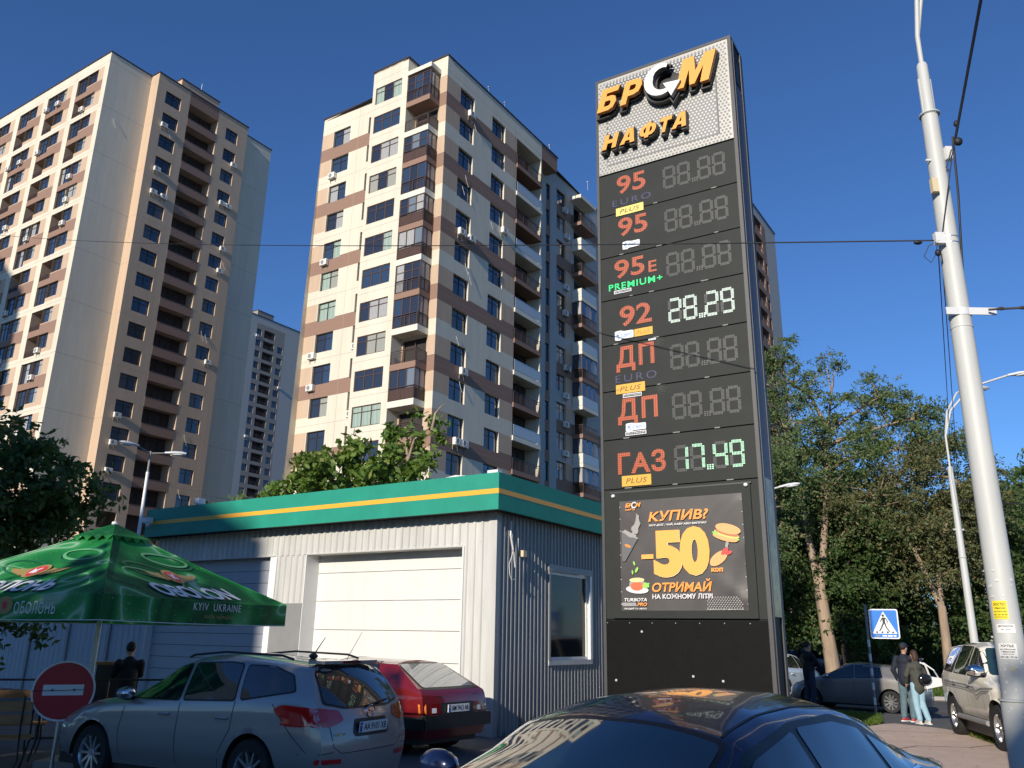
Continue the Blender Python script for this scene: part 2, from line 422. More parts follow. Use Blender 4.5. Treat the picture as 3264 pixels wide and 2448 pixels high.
    for (i, k, q, f) in ((0, 0, 1, .45), (1, 0, 0, .3), (1, 0, 0, .9), (1, 1, 0, .9), (2, 1, 0, .3), (2, 1, 0, .95), (0, 2, 0, .4), (0, 2, 1, .35), (1, 3, 0, .5), (3, 1, 1, .3), (0, 3, 0, .3), (1, 4, 1, .8), (0, 5, 1, .3), (1, 5, 1, .6), (0, 6, 0, .35), (2, 2, 1, .3), (0, 7, 0, .5)):
        add_ac(t, (0, .95+6.77*i+1.2+4.4*f, 66.35-6.14*k-3.08*q-2.25), RZL)
    return t
PM = {}
def PARA(w):
    k = round(w, 2)
    if k not in PM: PM[k] = MB().box(0, 0, 0, w, .12, 1.12, 'brown').box(0, -.03, 1.12, w, .14, 1.16, 'roofcap').mesh('balcony_parapet')
    return PM[k]

# ---------- mid tower, centre
def tower_m():
    t = thing('apartment_building', 'striped cream and brown apartment tower in the middle behind the green-roofed station', 'building', (-5.95, 59.72, .1), rz_of(33.2))
    mb = MB(); H = 49.35; g = -1.0; Y1 = 15.8; p = 2.94
    def f(k): return 47.42-p*k                           # top of the windows of floor k (0 = topmost)
    # bands: brown on even gaps, beige corner patches
    def bands(s0, s1, beige_rects):
        L = []
        for k in range(16):
            if k % 2 == 0: L.append((s0, s1, f(k)-2.62-.25, f(k)-1.75+.2, 'brown'))
        return L
    J = [(-.1, 40, f(k)+.55, f(k)+.58, 'joint') for k in range(0, 16, 2)]
    # --- right, shaded face, front plane y=0, x 0..15.6
    holes = []; regs = [(0, 15.6, j[2], j[3], 'joint') for j in J]
    for k in range(16):
        if k % 2 == 0: regs += [(0, 15.6, f(k)-3.0, f(k)-1.6, 'brown')]
        regs += [(0, 1.95, f(k)-1.75+.15, f(k)+.0, 'beige')]
        regs += [(9.0, 11.0, f(k)-1.6, f(k), 'beige')]
    for k in range(16):
        if k % 2 == 0: regs += [(0, 15.6, f(k)-2.95, f(k)-1.62, 'brown')]
        else: regs += [(0, 15.6, f(k)-2.4, f(k)-1.62, 'cream')]
        regs += [(5.4, 5.425, f(k)-1.6, f(k)+.9, 'joint'), (0, 15.6, f(k)+.62, f(k)+.645, 'joint')] if k % 2 else [(6.5, 6.525, f(k)-1.6, f(k), 'joint')]
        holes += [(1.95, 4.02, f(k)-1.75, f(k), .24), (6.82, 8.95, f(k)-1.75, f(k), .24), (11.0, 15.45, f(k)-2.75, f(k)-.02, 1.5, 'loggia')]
    facade(mb, RFACE, 0, 15.6, g, H, holes, regs, 'cream')
    mb.face([(15.6, 0, g), (15.6, 1.35, g), (15.6, 1.35, 47.7), (15.6, 0, 47.7)], 'cream')
    mb.box(15.6, .0, 47.7, 18.7, 1.35, H, 'brown')
    # --- plane y=1.35, x 15.6..31
    holes = []; regs = []
    for k in range(16):
        if k % 2 == 0: regs += [(20.9, 31, f(k)-2.95, f(k)-1.62, 'brown')]
        regs += [(22.8, 24, f(k)-1.62, f(k), 'beige')]
        holes += [(20.9, 22.8, f(k)-1.75, f(k), .24), (24.6, 27.2, f(k)-2.6, f(k)-.1, .5)]
        holes += [(18.72, 19.6, f(k)-2.3, f(k)-.4, .2)]; regs += [(18.72, 19.6, f(k)-3.3, f(k)-2.3, 'brown')]
    facade(mb, lambda s, z, d: RFACE(s, z, d, 1.35), 15.6, 31, g, H-.25, holes, regs, 'greyw')  # shade on the set-back wing is painted in as a grey wall
    mb.face([(31, 1.35, g), (31, Y1, g), (31, Y1, H-.25), (31, 1.35, H-.25)], 'cream')
    mb.face([(0, Y1, g), (31, Y1, g), (31, Y1, H-.25), (1.1, Y1, H-.25)], 'cream')
    # --- left, lit face: corner strip y 0..3.3 at x=0 (balconies in front), bay y 3.3..7.3 at x=-1.3, wing y 7.3..15.8 at x=1.1
    regs = []
    for k in range(16):
        regs += [(0, .9, f(k)-1.75+.15, f(k), 'beige')]
        regs += [(0, 3.3, f(k)-1.75+.15, f(k)-.2, 'beige')]
        if k % 2 == 0: regs += [(0, 3.3, f(k)-2.95, f(k)-1.62, 'brown')]
        else: regs += [(0, 3.3, f(k)-2.4, f(k)-1.62, 'cream')]
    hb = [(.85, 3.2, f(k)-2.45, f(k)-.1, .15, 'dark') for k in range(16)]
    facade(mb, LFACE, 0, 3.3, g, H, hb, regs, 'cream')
    bt = lambda k: 47.85-p*k+.02*k
    bh = [(3.93, 6.93, bt(k)-1.68, bt(k), .12, ) for k in range(16)]
    br = [(3.3, 7.28, bt(k)+.75, bt(k)+.78, 'joint') for k in range(16)]
    facade(mb, lambda s, z, d: LFACE(s, z, d, -1.3), 3.3, 7.28, g, H+.25, bh, br, 'cream')
    for y in (3.3, 7.28): mb.face([(-1.3, y, g), (1.1, y, g), (1.1, y, H+.25), (-1.3, y, H+.25)], 'cream')
    holes = []; regs = []
    for k in range(16):
        if k % 2 == 0: regs += [(7.28, Y1, f(k)-2.95, f(k)-1.62, 'brown')]
        regs += [(14.42, Y1, f(k)-1.62, f(k), 'beige'), (14.42, Y1, f(k)-2.95-.0, f(k)-2.4, 'brown' if k % 2 == 0 else 'cream')]
        holes += [(12.2, 14.35, f(k)-1.75, f(k), .2), (8.4, 9.9, f(k)-1.75, f(k), .2)]
    regs += [(7.28, Y1, j[2], j[3], 'joint') for j in J]+[(11.1, 11.13, g, H, 'joint')]
    facade(mb, lambda s, z, d: LFACE(s, z, d, 1.1), 7.28, Y1, g, H-.1, holes, regs, 'cream')
    mb.obj('wall', t)
    rf = MB(); rf.face([(0, 0, H-.3), (31, 1.35, H-.3), (31, Y1, H-.3), (1.1, Y1, H-.3)], 'dark'); rf.box(-1.3, 3.3, H+.1, 3, 7.28, H+.25, 'dark')
    c = .08; h = .13
    for x0, y0, x1, y1, z in ((-c, -c, .25, 3.3, H), (.25, -c, 18.7+c, .2, H), (18.5, .2, 18.7+c, 1.5, H), (18.9, 1.35-c, 31+c, 1.6, H-.25), (-1.3-c, 3.3-c, -1.05, 7.28+c, H+.25), (-1.05, 3.3-c, 3, 3.5, H+.25), (-1.05, 7.1, 3, 7.28+c, H+.25), (1.1-c, 7.4, 1.35, Y1+c, H-.1), (30.8, 1.6, 31+c, Y1, H-.25)):
        rf.box(x0, y0, z, x1, y1, z+h, 'roofcap')
    rf.obj('roof', t)
    ch = MB(); ch.box(10.6, 1.2, H, 11.3, 1.9, H+1.3, 'brown'); ch.box(10.5, 1.1, H+1.3, 11.4, 2.0, H+1.45, 'roofcap'); ch.obj('chimney', t)
    for x in (6.5, 9.2, 17.6, 26.0): MB().tube([(x, .3, H), (x, .3, H+1.1)], .03, 'steel', 6).box(x-.08, .22, H+1.0, x+.08, .38, H+1.1, 'steel').obj('vent_pipe', t)
    for k in range(14):
        z = f(k)
        if z < 8: break
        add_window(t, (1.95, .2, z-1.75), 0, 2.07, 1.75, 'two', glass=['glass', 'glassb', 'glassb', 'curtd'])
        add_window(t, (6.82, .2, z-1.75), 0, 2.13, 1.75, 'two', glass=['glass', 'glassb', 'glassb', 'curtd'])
        add_window(t, (20.9, 1.55, z-1.75), 0, 1.9, 1.75, 'two', glass=['glass', 'curt1', 'glassb'])
        add_window(t, (18.72, 1.52, z-2.3), 0, .88, 1.9, 'one', glass='glass')
        add_window(t, (1.27, 14.34, z-1.75), RZL, 2.13, 1.75, 'two', glass=GL2)
        add_window(t, (1.27, 9.89, z-1.75), RZL, 1.48, 1.75, 'two', glass=['glass', 'curt1'])
        add_window(t, (-1.24, 6.92, bt(k)-1.68), RZL, 2.98, 1.68, 'three', 'wframel', glass=[['glassb', 'glass', 'curt1', 'curt2', 'curt3'][(k*7+3) % 5]]*2+['glass'])
        # loggia slabs of the shaded face: brown railing, then pale slab with milk glass
        s = MB()
        if k % 2 == 0:
            s.box(0, 0, -.42, 4.6, 1.45, 0, 'brown'); put('balcony', s.mesh('balcony'), t, (10.98, -.12, z-2.75)); put('railing', railing_mesh(4.5, 1.0), t, (11.0, -.1, z-2.75))
        else:
            s.box(0, 0, -.42, 4.6, 1.45, 0, 'slabw'); put('balcony', s.mesh('balcony'), t, (10.98, -.12, z-2.75))
            s = MB(); s.box(0, 0, .04, 4.5, .02, .92, 'panelw'); s.box(0, -.01, .92, 4.5, .03, .98, 'steel'); put('glass_panel', s.mesh('glass_panel'), t, (11.0, -.12, z-2.75))
        put('window', window_mesh(2.6, 2.2, 'three', 'wframe'), t, (11.6, 1.35, z-2.7))
        # far balconies on the set-back wing
        kind = ('open', 'white', 'open', 'glaz', 'white', 'glaz')[k % 6] if k else 'open'
        fz = z-2.75; pale = k % 2 == 1
        s = MB(); s.box(0, 0, -.4, 3.4, 1.2, 0, 'slabw' if pale else 'brown'); put('balcony', s.mesh('balcony'), t, (24.1, .15, fz))
        if pale:
            s = MB(); s.box(0, 0, .03, 3.35, .03, 1.0, 'panelw'); s.box(0, .03, .03, .03, 1.15, 1.0, 'slabw'); put('glass_panel', s.mesh('glass_panel'), t, (24.12, .16, fz))
        else:
            put('railing', railing_mesh(3.35, 1.0), t, (24.12, .16, fz)); put('railing', railing_mesh(1.1, 1.0), t, (24.12, 1.3, fz), RZL)
        if k > 3 and k % 3 != 2:
            add_window(t, (24.14, .2, fz+1.02), 0, 3.3, 1.5, 'plain3', 'wframel', glass=['glassb', 'glass', 'curt1'])
            add_window(t, (24.16, 1.32, fz+1.02), RZL, 1.1, 1.5, 'plain2', 'wframel', glass=['glassb', 'curt1'])
        # corner balconies of the lit face, y .75..3.3, x -1.3..0
        style = ('rail_glazed', 'open', 'solid', 'rail_glazed', 'solid', 'solid2', 'rail_glazed', 'rail_glazed', 'open', 'solid', 'open', 'open', 'solid', 'rail_glazed')[k]
        pale = k in (1, 3, 5, 7, 9, 11)
        zf = z-2.4
        s = MB(); s.box(-1.33, .72, -.5, 0, 3.29, 0, 'slabw' if pale else 'brown'); put('balcony', s.mesh('balcony'), t, (0, 0, zf))
        sol = 'brown' if style.startswith('solid') else None
        put('railing', railing_mesh(2.5, 1.05, 'wframel' if sol else None), t, (-1.33, 3.26, zf), RZL); put('railing', railing_mesh(1.25, 1.05, 'wframel' if sol else None), t, (-1.3, .73, zf), 0)
        if style != 'open':
            hh = 2.45
            add_window(t, (-1.27, 3.25, zf+.02), RZL, 2.5, hh, 'plain3' if k % 2 else 'three', 'wframel', glass=['glassg', 'glassb', 'glass', 'curt1'])
            add_window(t, (-1.26, .78, zf+.02), 0, 1.24, hh, 'plain2', 'wframel', glass=['glassg', 'curt1'])
        else:
            put('window', window_mesh(1.2, 2.2, 'one', 'wframel'), t, (-.02, 3.1, zf+.05), RZL)
    MB().box(-1.36, .68, 0, .05, 3.31, .42, 'slabw').obj('canopy', t, (0, 0, 47.72))
    MB().box(24.0, .1, 0, 27.6, 1.4, .42, 'slabw').obj('canopy', t, (0, 0, 47.45))
    for x, k in ((3.4, 0), (2.6, 4), (4.0, 4), (3.5, 8), (3.0, 10), (3.9, 10), (8.9, 3)): add_ac(t, (x, 0, f(k)-2.3 if k != 8 else f(k)-2.4), 0)
    for x, k in ((22.4, 0), (22.8, 1), (22.6, 3), (22.4, 4), (22.6, 6), (22.9, 6), (22.5, 7), (22.5, 8), (22.4, 9), (22.3, 11)): add_ac(t, (x, 1.35, f(k)-2.35), 0)
    for y, k in ((13.9, 1), (13.9, 4), (14.4, 7), (14.2, 8), (9.2, 7), (9.2, 9), (9.0, 10), (14.3, 11)): add_ac(t, (1.1, y, f(k)-2.3), RZL)
    # slim balcony rails peeking past the left edge
    for k in range(1, 14, 2):
        MB().box(2.5, Y1, -.3, 6, Y1+.9, 0, 'beige').obj('balcony', t, (0, 0, f(k)-2.4)); put('railing', railing_mesh(3.4, 1.0), t, (2.5, Y1+.85, f(k)-2.4))
    return t

def simple_tower(label, loc, W, Dp, H, holes_cols, loggia, wall, inner, floors, p, top, box=None, panes=True, zone=None, low=20):
    t = thing('apartment_building', label, 'building', loc, rz_of(33.2)); mb = MB(); holes = []; regs = []
    if zone: regs.append((*zone, inner))
    for k in range(floors):
        z = top-p*k
        for a, b in holes_cols(k): holes.append((a, b, z-1.75, z, .3))
        for a, b in loggia(k):
            holes.append((a, b, z-1.85, z+.25, 1.4, 'loggia')); regs.append((a, b, z-2.8, z-1.85, inner))
    facade(mb, RFACE, 0, W, -1, H, holes, regs, wall, reveal=None)
    facade(mb, LFACE, 0, Dp, -1, H, [], [], wall)
    mb.face([(W, 0, -1), (W, Dp, -1), (W, Dp, H), (W, 0, H)], wall); mb.face([(0, Dp, -1), (W, Dp, -1), (W, Dp, H), (0, Dp, H)], wall); mb.face([(0, 0, H-.01), (W, 0, H-.01), (W, Dp, H-.01), (0, Dp, H-.01)], 'dark')
    mb.obj('wall', t)
    MB().box(-.1, -.1, H, W+.1, .3, H+.2, 'roofcap').box(-.1, .3, H, .3, Dp, H+.2, 'roofcap').obj('roof', t)
    if box: MB().box(box[0], 1.0, H, box[1], 6, H+box[2], inner).box(box[0]-.1, .9, H+box[2], box[1]+.1, 6.1, H+box[2]+.15, 'roofcap').obj('rooftop_housing', t)
    for k in range(floors):
        z = top-p*k
        if z < low: break
        for a, b in holes_cols(k): add_window(t, (a, .24, z-1.75), 0, b-a, 1.75, 'two', glass=['glassb', 'glass', 'glassb'], panes=False)
        for a, b in loggia(k):
            put('railing', railing_mesh(b-a, 1.0, None, 'dbrown', .3), t, (a, .02, z-1.9)); put('window', window_mesh(1.2, 1.6, 'one', 'wframe'), t, (a+.4, 1.3, z-1.85))
    return t
ta = tower_a(); tm = tower_m()
M['stain'] = mat('rain streak', (.40, .36, .29), .9, var=.2)
def leftover(root, spots):
    # thin pale drain pipes and empty brackets hanging from the facade
    for (x, y, z, L) in spots:
        q = MB(); q.tube([(x, y-.05, z), (x+.05, y-.10, z-.3*L), (x+.28*L, y-.12, z-.75*L)], .013, 'white', 5); q.obj('drain_pipe', root)
leftover(tm, [(3.9, 0, 45.1, 1.2), (3.0, 0, 39.2, 1.3), (2.6, 0, 38.0, 1), (6.9, 0, 36.6, .8), (3.4, 0, 31.2, 1.2), (3.9, 0, 30.6, 1.4), (3.2, 0, 20.9, 1.1), (2.6, 0, 24.5, 1)])
leftover(ta, [(1.6, 0, 59.5, 1.4), (5.42+12.4, -1.6, 47.2, 1.2), (5.42+10.6, -1.6, 37.2, 1.6), (5.42+11.2, -1.6, 36.9, 1.4), (5.42+10.2, -1.6, 24.0, 1.6), (5.42+2.2, -1.6, 61.0, 1.4), (5.42+10.4, -1.6, 17.5, 1.4)])
tower_c = simple_tower('distant grey apartment tower in the gap between the left and middle towers', (-67.4, 197.8, .1), 18, 22, 80.3, lambda k: [(2.75, 4.35)]+([(9.9, 11.7)] if k else []), lambda k: [(5.2, 8.8)], 'greyw', 'taupe', 24, 2.95, 76.9, box=(3.2, 8.5, 1.9), zone=(2.7, 12.1, -1, 78.4))
for k in (0, 4, 9, 14, 18): add_ac(tower_c, (2.9 if k in (0, 9) else 11.6, 0, 76.9-2.95*k-2.3), 0)
tower_d = simple_tower('brown and grey apartment tower showing behind the right edge of the price sign', (32.8, 106.1, .1), 16, 20, 64.1, lambda k: ([(9.3, 10.3)] if k > 1 else []), lambda k: [(4.9, 8.5)], 'greyw', 'brown', 20, 2.95, 62.3, panes=False, zone=(4.3, 10.4, -1, 62.6))
# ------------------------------------------------------------------ petrol station hut
M['green'] = mat('green fascia', (.022, .28, .195), .5, var=.10, vscale=2, spec=.3, stretch=(1, 1, 1), var2=.07, v2scale=.4)
M['yellow'] = mat('yellow stripe', (.85, .42, .04), .4)
M['corr'] = mat('corrugated steel sheet', (.58, .575, .54), .45, metal=.12, var=.13, vscale=5, stretch=(1, 1, .12), var2=.10, v2scale=.9)
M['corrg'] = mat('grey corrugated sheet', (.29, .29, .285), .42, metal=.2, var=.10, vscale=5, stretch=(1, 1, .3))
M['door'] = mat('white shutter', (.70, .69, .65), .45, var=.06, vscale=2.5, stretch=(1, 1, .15), var2=.05, v2scale=.7)
M['doorg'] = mat('grey shutter', (.46, .49, .52), .5, var=.05)
M['rust'] = mat('beige box', (.62, .52, .33), .6)

def corrugated(mb, mp, s0, s1, z0, z1, m, pitch=.19, d=.028):
    """trapezoid sheet, mp(s,z,out)"""
    s = s0; pts = []
    while s < s1:
        for a, o in ((0, 0), (.55, 0), (.66, d), (.89, d)): pts.append((min(s+a*pitch, s1), o))
        s += pitch
    pts.append((s1, 0))
    for i in range(len(pts)-1):
        a, b = pts[i], pts[i+1]
        if b[0]-a[0] < 1e-5: continue
        mb.face([mp(a[0], z0, a[1]), mp(b[0], z0, b[1]), mp(b[0], z1, b[1]), mp(a[0], z1, a[1])], m)

DIRT = MB()
def hut():
    K = (-.22, 15.93, 0)
    t = thing('station_hut', 'petrol station hut of corrugated metal with green fascia and yellow stripe', 'hut', K, rz_of(33.2))
    L = 11.25; Wd = 9.0; zt, zb = 4.82, 4.12
    # walls: front at x=.43, right at y=.32
    fx, ry = .43, .32
    F = lambda s, z, o: (fx-o, ry+s, z)
    G = lambda s, z, o: (s, ry-o, z)
    a = MB(); corrugated(a, F, 0, L-.4, 3.5, 4.3, 'corr'); corrugated(a, F, 0, .78, 0, 3.5, 'corr'); corrugated(a, F, 5.2, 6.22, 0, 3.5, 'corr'); corrugated(a, F, 10.85, L-.35, 0, 3.5, 'corr')
    a.obj('wall_sheet', t)
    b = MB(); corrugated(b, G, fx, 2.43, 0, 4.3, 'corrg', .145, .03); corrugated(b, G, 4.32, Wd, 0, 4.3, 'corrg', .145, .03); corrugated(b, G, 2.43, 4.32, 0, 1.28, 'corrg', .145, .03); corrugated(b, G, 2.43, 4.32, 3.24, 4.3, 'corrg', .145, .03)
    b.obj('wall_sheet', t)
    c = MB(); c.box(fx-.035, ry-.035, 0, fx+.1, ry-.032, 4.15, 'corrg'); c.box(fx-.036, ry-.034, 0, fx-.032, ry+.12, 4.15, 'corr'); c.obj('corner_trim', t)
    # fascia boards
    for nm, box, sb in (('fascia', (0, 0, zb, .05, L, zt), (-.004, 0, 4.43, .0, L, 4.525)), ('fascia', (.05, 0, zb, Wd, .05, zt), (0, -.004, 4.43, Wd, .0, 4.525))):
        f = MB(); f.box(*box, 'green').obj(nm, t)
        q = MB(); q.box(*sb, 'yellow').obj('stripe', bpy.data.objects[[o.name for o in t.children if o.name.startswith('fascia')][-1]] if False else t)
    s = MB(); s.box(.05, .05, zb+.02, Wd, L, zb+.06, 'dark'); s.box(0, L-.03, zb, 2, L, zt, 'green'); s.box(.05, .05, zt-.1, Wd, L-.03, zt-.06, 'greyw'); s.obj('roof', t)
    e = MB(); e.box(.001, .001, zt, .08, L, zt+.02, 'green'); e.box(.08, .001, zt, Wd, .08, zt+.02, 'green'); e.obj('roof_edge', t)
    # shutters: recess
    for s0, s1, m, nl in (((.8, 5.2, 'door', 1)), ((6.22, 10.85, 'doorg', 0))):
        dpt = .38 if nl else .16
        o = MB(); x = fx+dpt
        seams = [0, .62, 1.24, 1.86, 2.48, 3.1, 3.5] if nl else [i*.29 for i in range(12)]+[3.5]
        first = None
        for i in range(len(seams)-1):
            za, zc = seams[i], seams[i+1]
            q = MB(); g = .006
            q.box(0, 0, 0, .04, s1-s0, zc-za-g*2, m)
            if nl:
                for j in range(1, 4): q.box(-.003, 0, (zc-za)*j/4-.002, 0, s1-s0, (zc-za)*j/4+.002, 'door')
            put('shutter_panel', q.mesh('shutter_panel'), t, (x, ry+s0, za+g))
        MB().box(x+.03, ry+s0, 0, x+.06, ry+s1, 3.5, 'dark').obj('shutter_back', t)
        j = MB(); j.box(fx-.03, ry+s1, 0, x+.05, ry+s1+.03, 3.5, 'whitem'); j.box(fx-.03, ry+s0-.04, 0, x+.05, ry+s0, 3.5, 'whitem'); j.box(fx-.03, ry+s0, 3.49, x+.05, ry+s1, 3.52, 'corr')
        j.obj('door_frame', t)
    MB().box(fx+.0, ry+6.22, .0, fx+.02, ry+6.44, 3.48, 'white').obj('door_frame', t)
    MB().box(fx-.045, ry+5.22, 0, fx-.032, ry+6.2, 2.42, 'corrg').obj('pier_shade', t)  # grey sheet that paints in the shade on the pier's lower part
    # window in the right wall
    w = MB(); w.box(2.40, ry-.05, 1.22, 4.35, ry-.03, 1.32, 'corr'); w.box(2.38, ry-.06, 3.14, 4.38, ry-.0, 3.28, 'corrg'); w.box(2.40, ry-.055, 1.32, 2.47, ry+.02, 3.14, 'corrg'); w.box(4.25, ry-.055, 1.32, 4.35, ry+.02, 3.14, 'whitem')
    wo = w.obj('window', t)
    MB().box(2.47, ry+.05, 1.32, 4.25, ry+.07, 3.14, mat('dark window pane', (.012, .013, .014), .08, spec=.35)).obj('pane', wo)
    MB().box(2.47, ry+.02, 1.32, 4.25, ry+.05, 1.38, 'whitem').box(2.47, ry+.02, 3.08, 4.25, ry+.05, 3.14, 'whitem').box(2.47, ry+.02, 1.38, 2.53, ry+.05, 3.08, 'whitem').box(4.19, ry+.02, 1.38, 4.25, ry+.05, 3.08, 'whitem').obj('frame', wo)
    # cables, old brackets, screws
    k = MB(); k.tube([(fx+.42, ry-.06, 4.0), (fx+.42, ry-.06, 3.72), (fx+.5, ry-.07, 3.45)], .02, 'whitem', 8); k.tube([(fx+.7, ry-.06, 3.95), (fx+.7, ry-.06, 3.4)], .01, 'whitem', 6)
    pts = [(.5, 3.45), (.44, 3.3), (.35, 3.15), (.38, 2.95), (.45, 2.85), (.6, 2.87)]
    k.tube([(fx+x, ry-.08, z) for x, z in pts], .009, 'whitem', 6)
    k.tube([(fx+x, ry-.09, z) for x, z in ((.5, 3.4), (.52, 3.25), (.55, 3.1))], .012, 'whitem', 6); k.obj('cable_stub', t)
    MB().box(fx+.8, ry-.13, 3.33, fx+.93, ry-.03, 3.46, 'rust').obj('junction_box', t)
    dirt = mat('splashed dirt', (.17, .15, .125), .95, var=.3, vscale=3)
    for i in range(34):
        w_ = random.uniform(.06, .16); s_ = fx+.1+i*.25; MB_ = DIRT
        MB_.face([(s_, ry-.0315, .0), (s_+w_, ry-.0315, .0), (s_+w_*.6, ry-.0315, random.uniform(.08, .5))], dirt)
    o = DIRT.obj('dirt_splash', t); o['kind'] = 'stuff'
    z = MB()
    for i in range(17):
        z.box(fx+.6+i*.33, ry-.037, 3.87, fx+.613+i*.33, ry-.03, 3.883, 'black'); z.box(fx+.6+i*.33, ry-.037, 2.62, fx+.613+i*.33, ry-.03, 2.633, 'black')
    for i in range(18): z.box(fx-.034, ry+.35+i*.57, 3.56, fx-.03, ry+.362+i*.57, 3.572, 'acg'); z.box(fx-.034, ry+.42+i*.57, 4.0, fx-.03, ry+.432+i*.57, 4.012, 'acg')
    so = z.obj('screws', t); so['kind'] = 'stuff'
    MB().tube([(.12, .9, zt), (.12, .9, zt+.02), (.12, 1.15, zt+.05), (.12, 1.4, zt+.02)], .03, 'white', 6).obj('roof_bracket', t); MB().box(.1, .1, zt+.02, .25, .35, zt+.1, 'whitem').obj('roof_box', t)
    # security cameras at the far left end
    for (x, y, z_) in ((-.05, 10.95, 4.5), (.15, 9.3, 4.92)):
        h = thing('security_camera', 'white security camera on the %s of the green fascia' % ('far left end' if z_ < 4.6 else 'top edge near the left end'), 'security camera')
        c = MB(); c.box(-.1, -.09, -.03, .1, .09, .1, 'white'); c.obj('mount', h); c = MB(); c.ell((0, 0, -.06), (.09, .09, .09), 'white', 12, 8); c.obj('camera_body', h, smooth=60)
        c = MB(); c.ell((-.05, 0, -.08), (.05, .05, .05), 'black', 8, 6); c.obj('lens', h, smooth=60)
        p = Matrix.Translation(K) @ Matrix.Rotation(rz_of(33.2), 4, 'Z') @ Vector((x-.1 if z_ < 4.6 else x, y, z_)); h.location = p; h.rotation_euler = (0, 0, rz_of(33.2))
    # low metal fence to the left of the hut
    q = thing('metal_fence', 'low grey-blue sheet metal fence left of the station hut', 'fence', K, rz_of(33.2))
    for i in range(4):
        y = L+.15+i*2.0; x = MB(); corrugated(x, lambda s, z, o: (fx+.4-o, s, z), y, y+1.94, 0.05, 2.5, 'doorg', .25, .015); x.obj('fence_panel', q)
        MB().box(fx+.33, y-.06, 0, fx+.43, y, 2.6, 'corrg').obj('post', q)
hut()

# ------------------------------------------------------------------ price pylon
KP = 13.0/12.6
def zz(z): return (z-1.65)*KP+1.75
M['pyl'] = mat('dark grey composite', (.026, .029, .027), .6, var=.12, vscale=3, spec=.22, var2=.08, v2scale=.8)
M['pylf'] = mat('pylon frame', (.06, .06, .06), .5, metal=.2, var=.1)
M['pyls'] = mat('pylon side cladding', (.15, .115, .115), .5, metal=.15)
M['pylb'] = mat('black base cladding', (.005, .005, .005), .6, spec=.12, var=.2, vscale=6, bump=.3, bscale=40)
M['silver'] = mat('perforated silver sheet', (.42, .41, .375), .45, metal=.2, var=.05)
M['silverd'] = mat('sheet holes', (.22, .215, .20), .5)
M['dotw'] = mat('pale dots', (.52, .52, .50), .4)
M['dotback'] = mat('dark backing', (.10, .105, .105), .5)
M['orange'] = mat('orange acrylic', (.84, .38, .065), .32, coat=.3); M['oranges'] = mat('dark orange letter side', (.50, .17, .03), .4)
M['lwhite'] = mat('white acrylic', (.85, .85, .82), .3, coat=.3); M['lwhites'] = mat('grey letter side', (.30, .29, .27), .4, metal=.3)
M['lback'] = mat('letter backing', (.018, .018, .018), .5)
M['ledr'] = dotted('red led dots', (.46, .10, .04), (.025, .02, .02), .036, .80, emit=.10)
M['ledg'] = dotted('green led dots', (.02, .75, .20), (.05, .07, .05), .03, .85, emit=.6)
M['ledb'] = dotted('blue led dots', (.065, .065, .15), (.03, .03, .035), .03, .8)
M['ledw'] = mat('lit led', (.60, .72, .64), .4, emit=.28); M['ledgw'] = mat('lit green led', (.42, .74, .52), .4, emit=.3); M['ledo'] = mat('unlit led', (.095, .097, .094), .5)
M['plus'] = mat('yellow plate', (.76, .40, .05), .4); M['plusp'] = mat('pale yellow plate', (.80, .64, .17), .4); M['ink'] = mat('dark brown ink', (.13, .06, .02), .5); M['inko'] = mat('brown orange ink', (.62, .22, .03), .5)
M['evro'] = mat('white plate', (.80, .82, .84), .4); M['evrob'] = mat('blue ink', (.16, .30, .52), .5)
M['poster'] = None

def seg_digit(ch, w, h, mo, ml):
    """seven-segment digit made of rows of small LED squares"""
    on = {'8': 'abcdefg', '2': 'abged', '9': 'abcfgd', '1': 'bc', '7': 'abc', '4': 'fgbc', '0': 'abcdef'}[ch]
    A = MB(); B = MB(); t = w*.22; n = 7; r3 = 3
    def seg(nm, x0, z0, x1, z1, horiz):
        mb, m = (A, ml) if nm in on else (B, mo)
        nn = n if horiz else 8
        for i in range(nn):
            for j in range(r3):
                u = (i+.5)/nn; v = (j+.5)/r3
                if horiz: x, z = x0+(x1-x0)*u, z0+(z1-z0)*v; dx, dz = (x1-x0)/nn*.36, (z1-z0)/r3*.40
                else: x, z = x0+(x1-x0)*v, z0+(z1-z0)*u; dx, dz = (x1-x0)/r3*.40, (z1-z0)/nn*.36
                mb.face([(x-dx, 0, z-dz), (x+dx, 0, z-dz), (x+dx, 0, z+dz), (x-dx, 0, z+dz)], m)
    m_ = h/2
    seg('a', t*.7, h-t, w-t*.7, h, 1); seg('g', t*.7, m_-t/2, w-t*.7, m_+t/2, 1); seg('d', t*.7, 0, w-t*.7, t, 1)
    seg('f', 0, m_+t*.35, t, h-t*.7, 0); seg('b', w-t, m_+t*.35, w, h-t*.7, 0); seg('e', 0, t*.7, t, m_-t*.35, 0); seg('c', w-t, t*.7, w, m_-t*.35, 0)
    return A, B

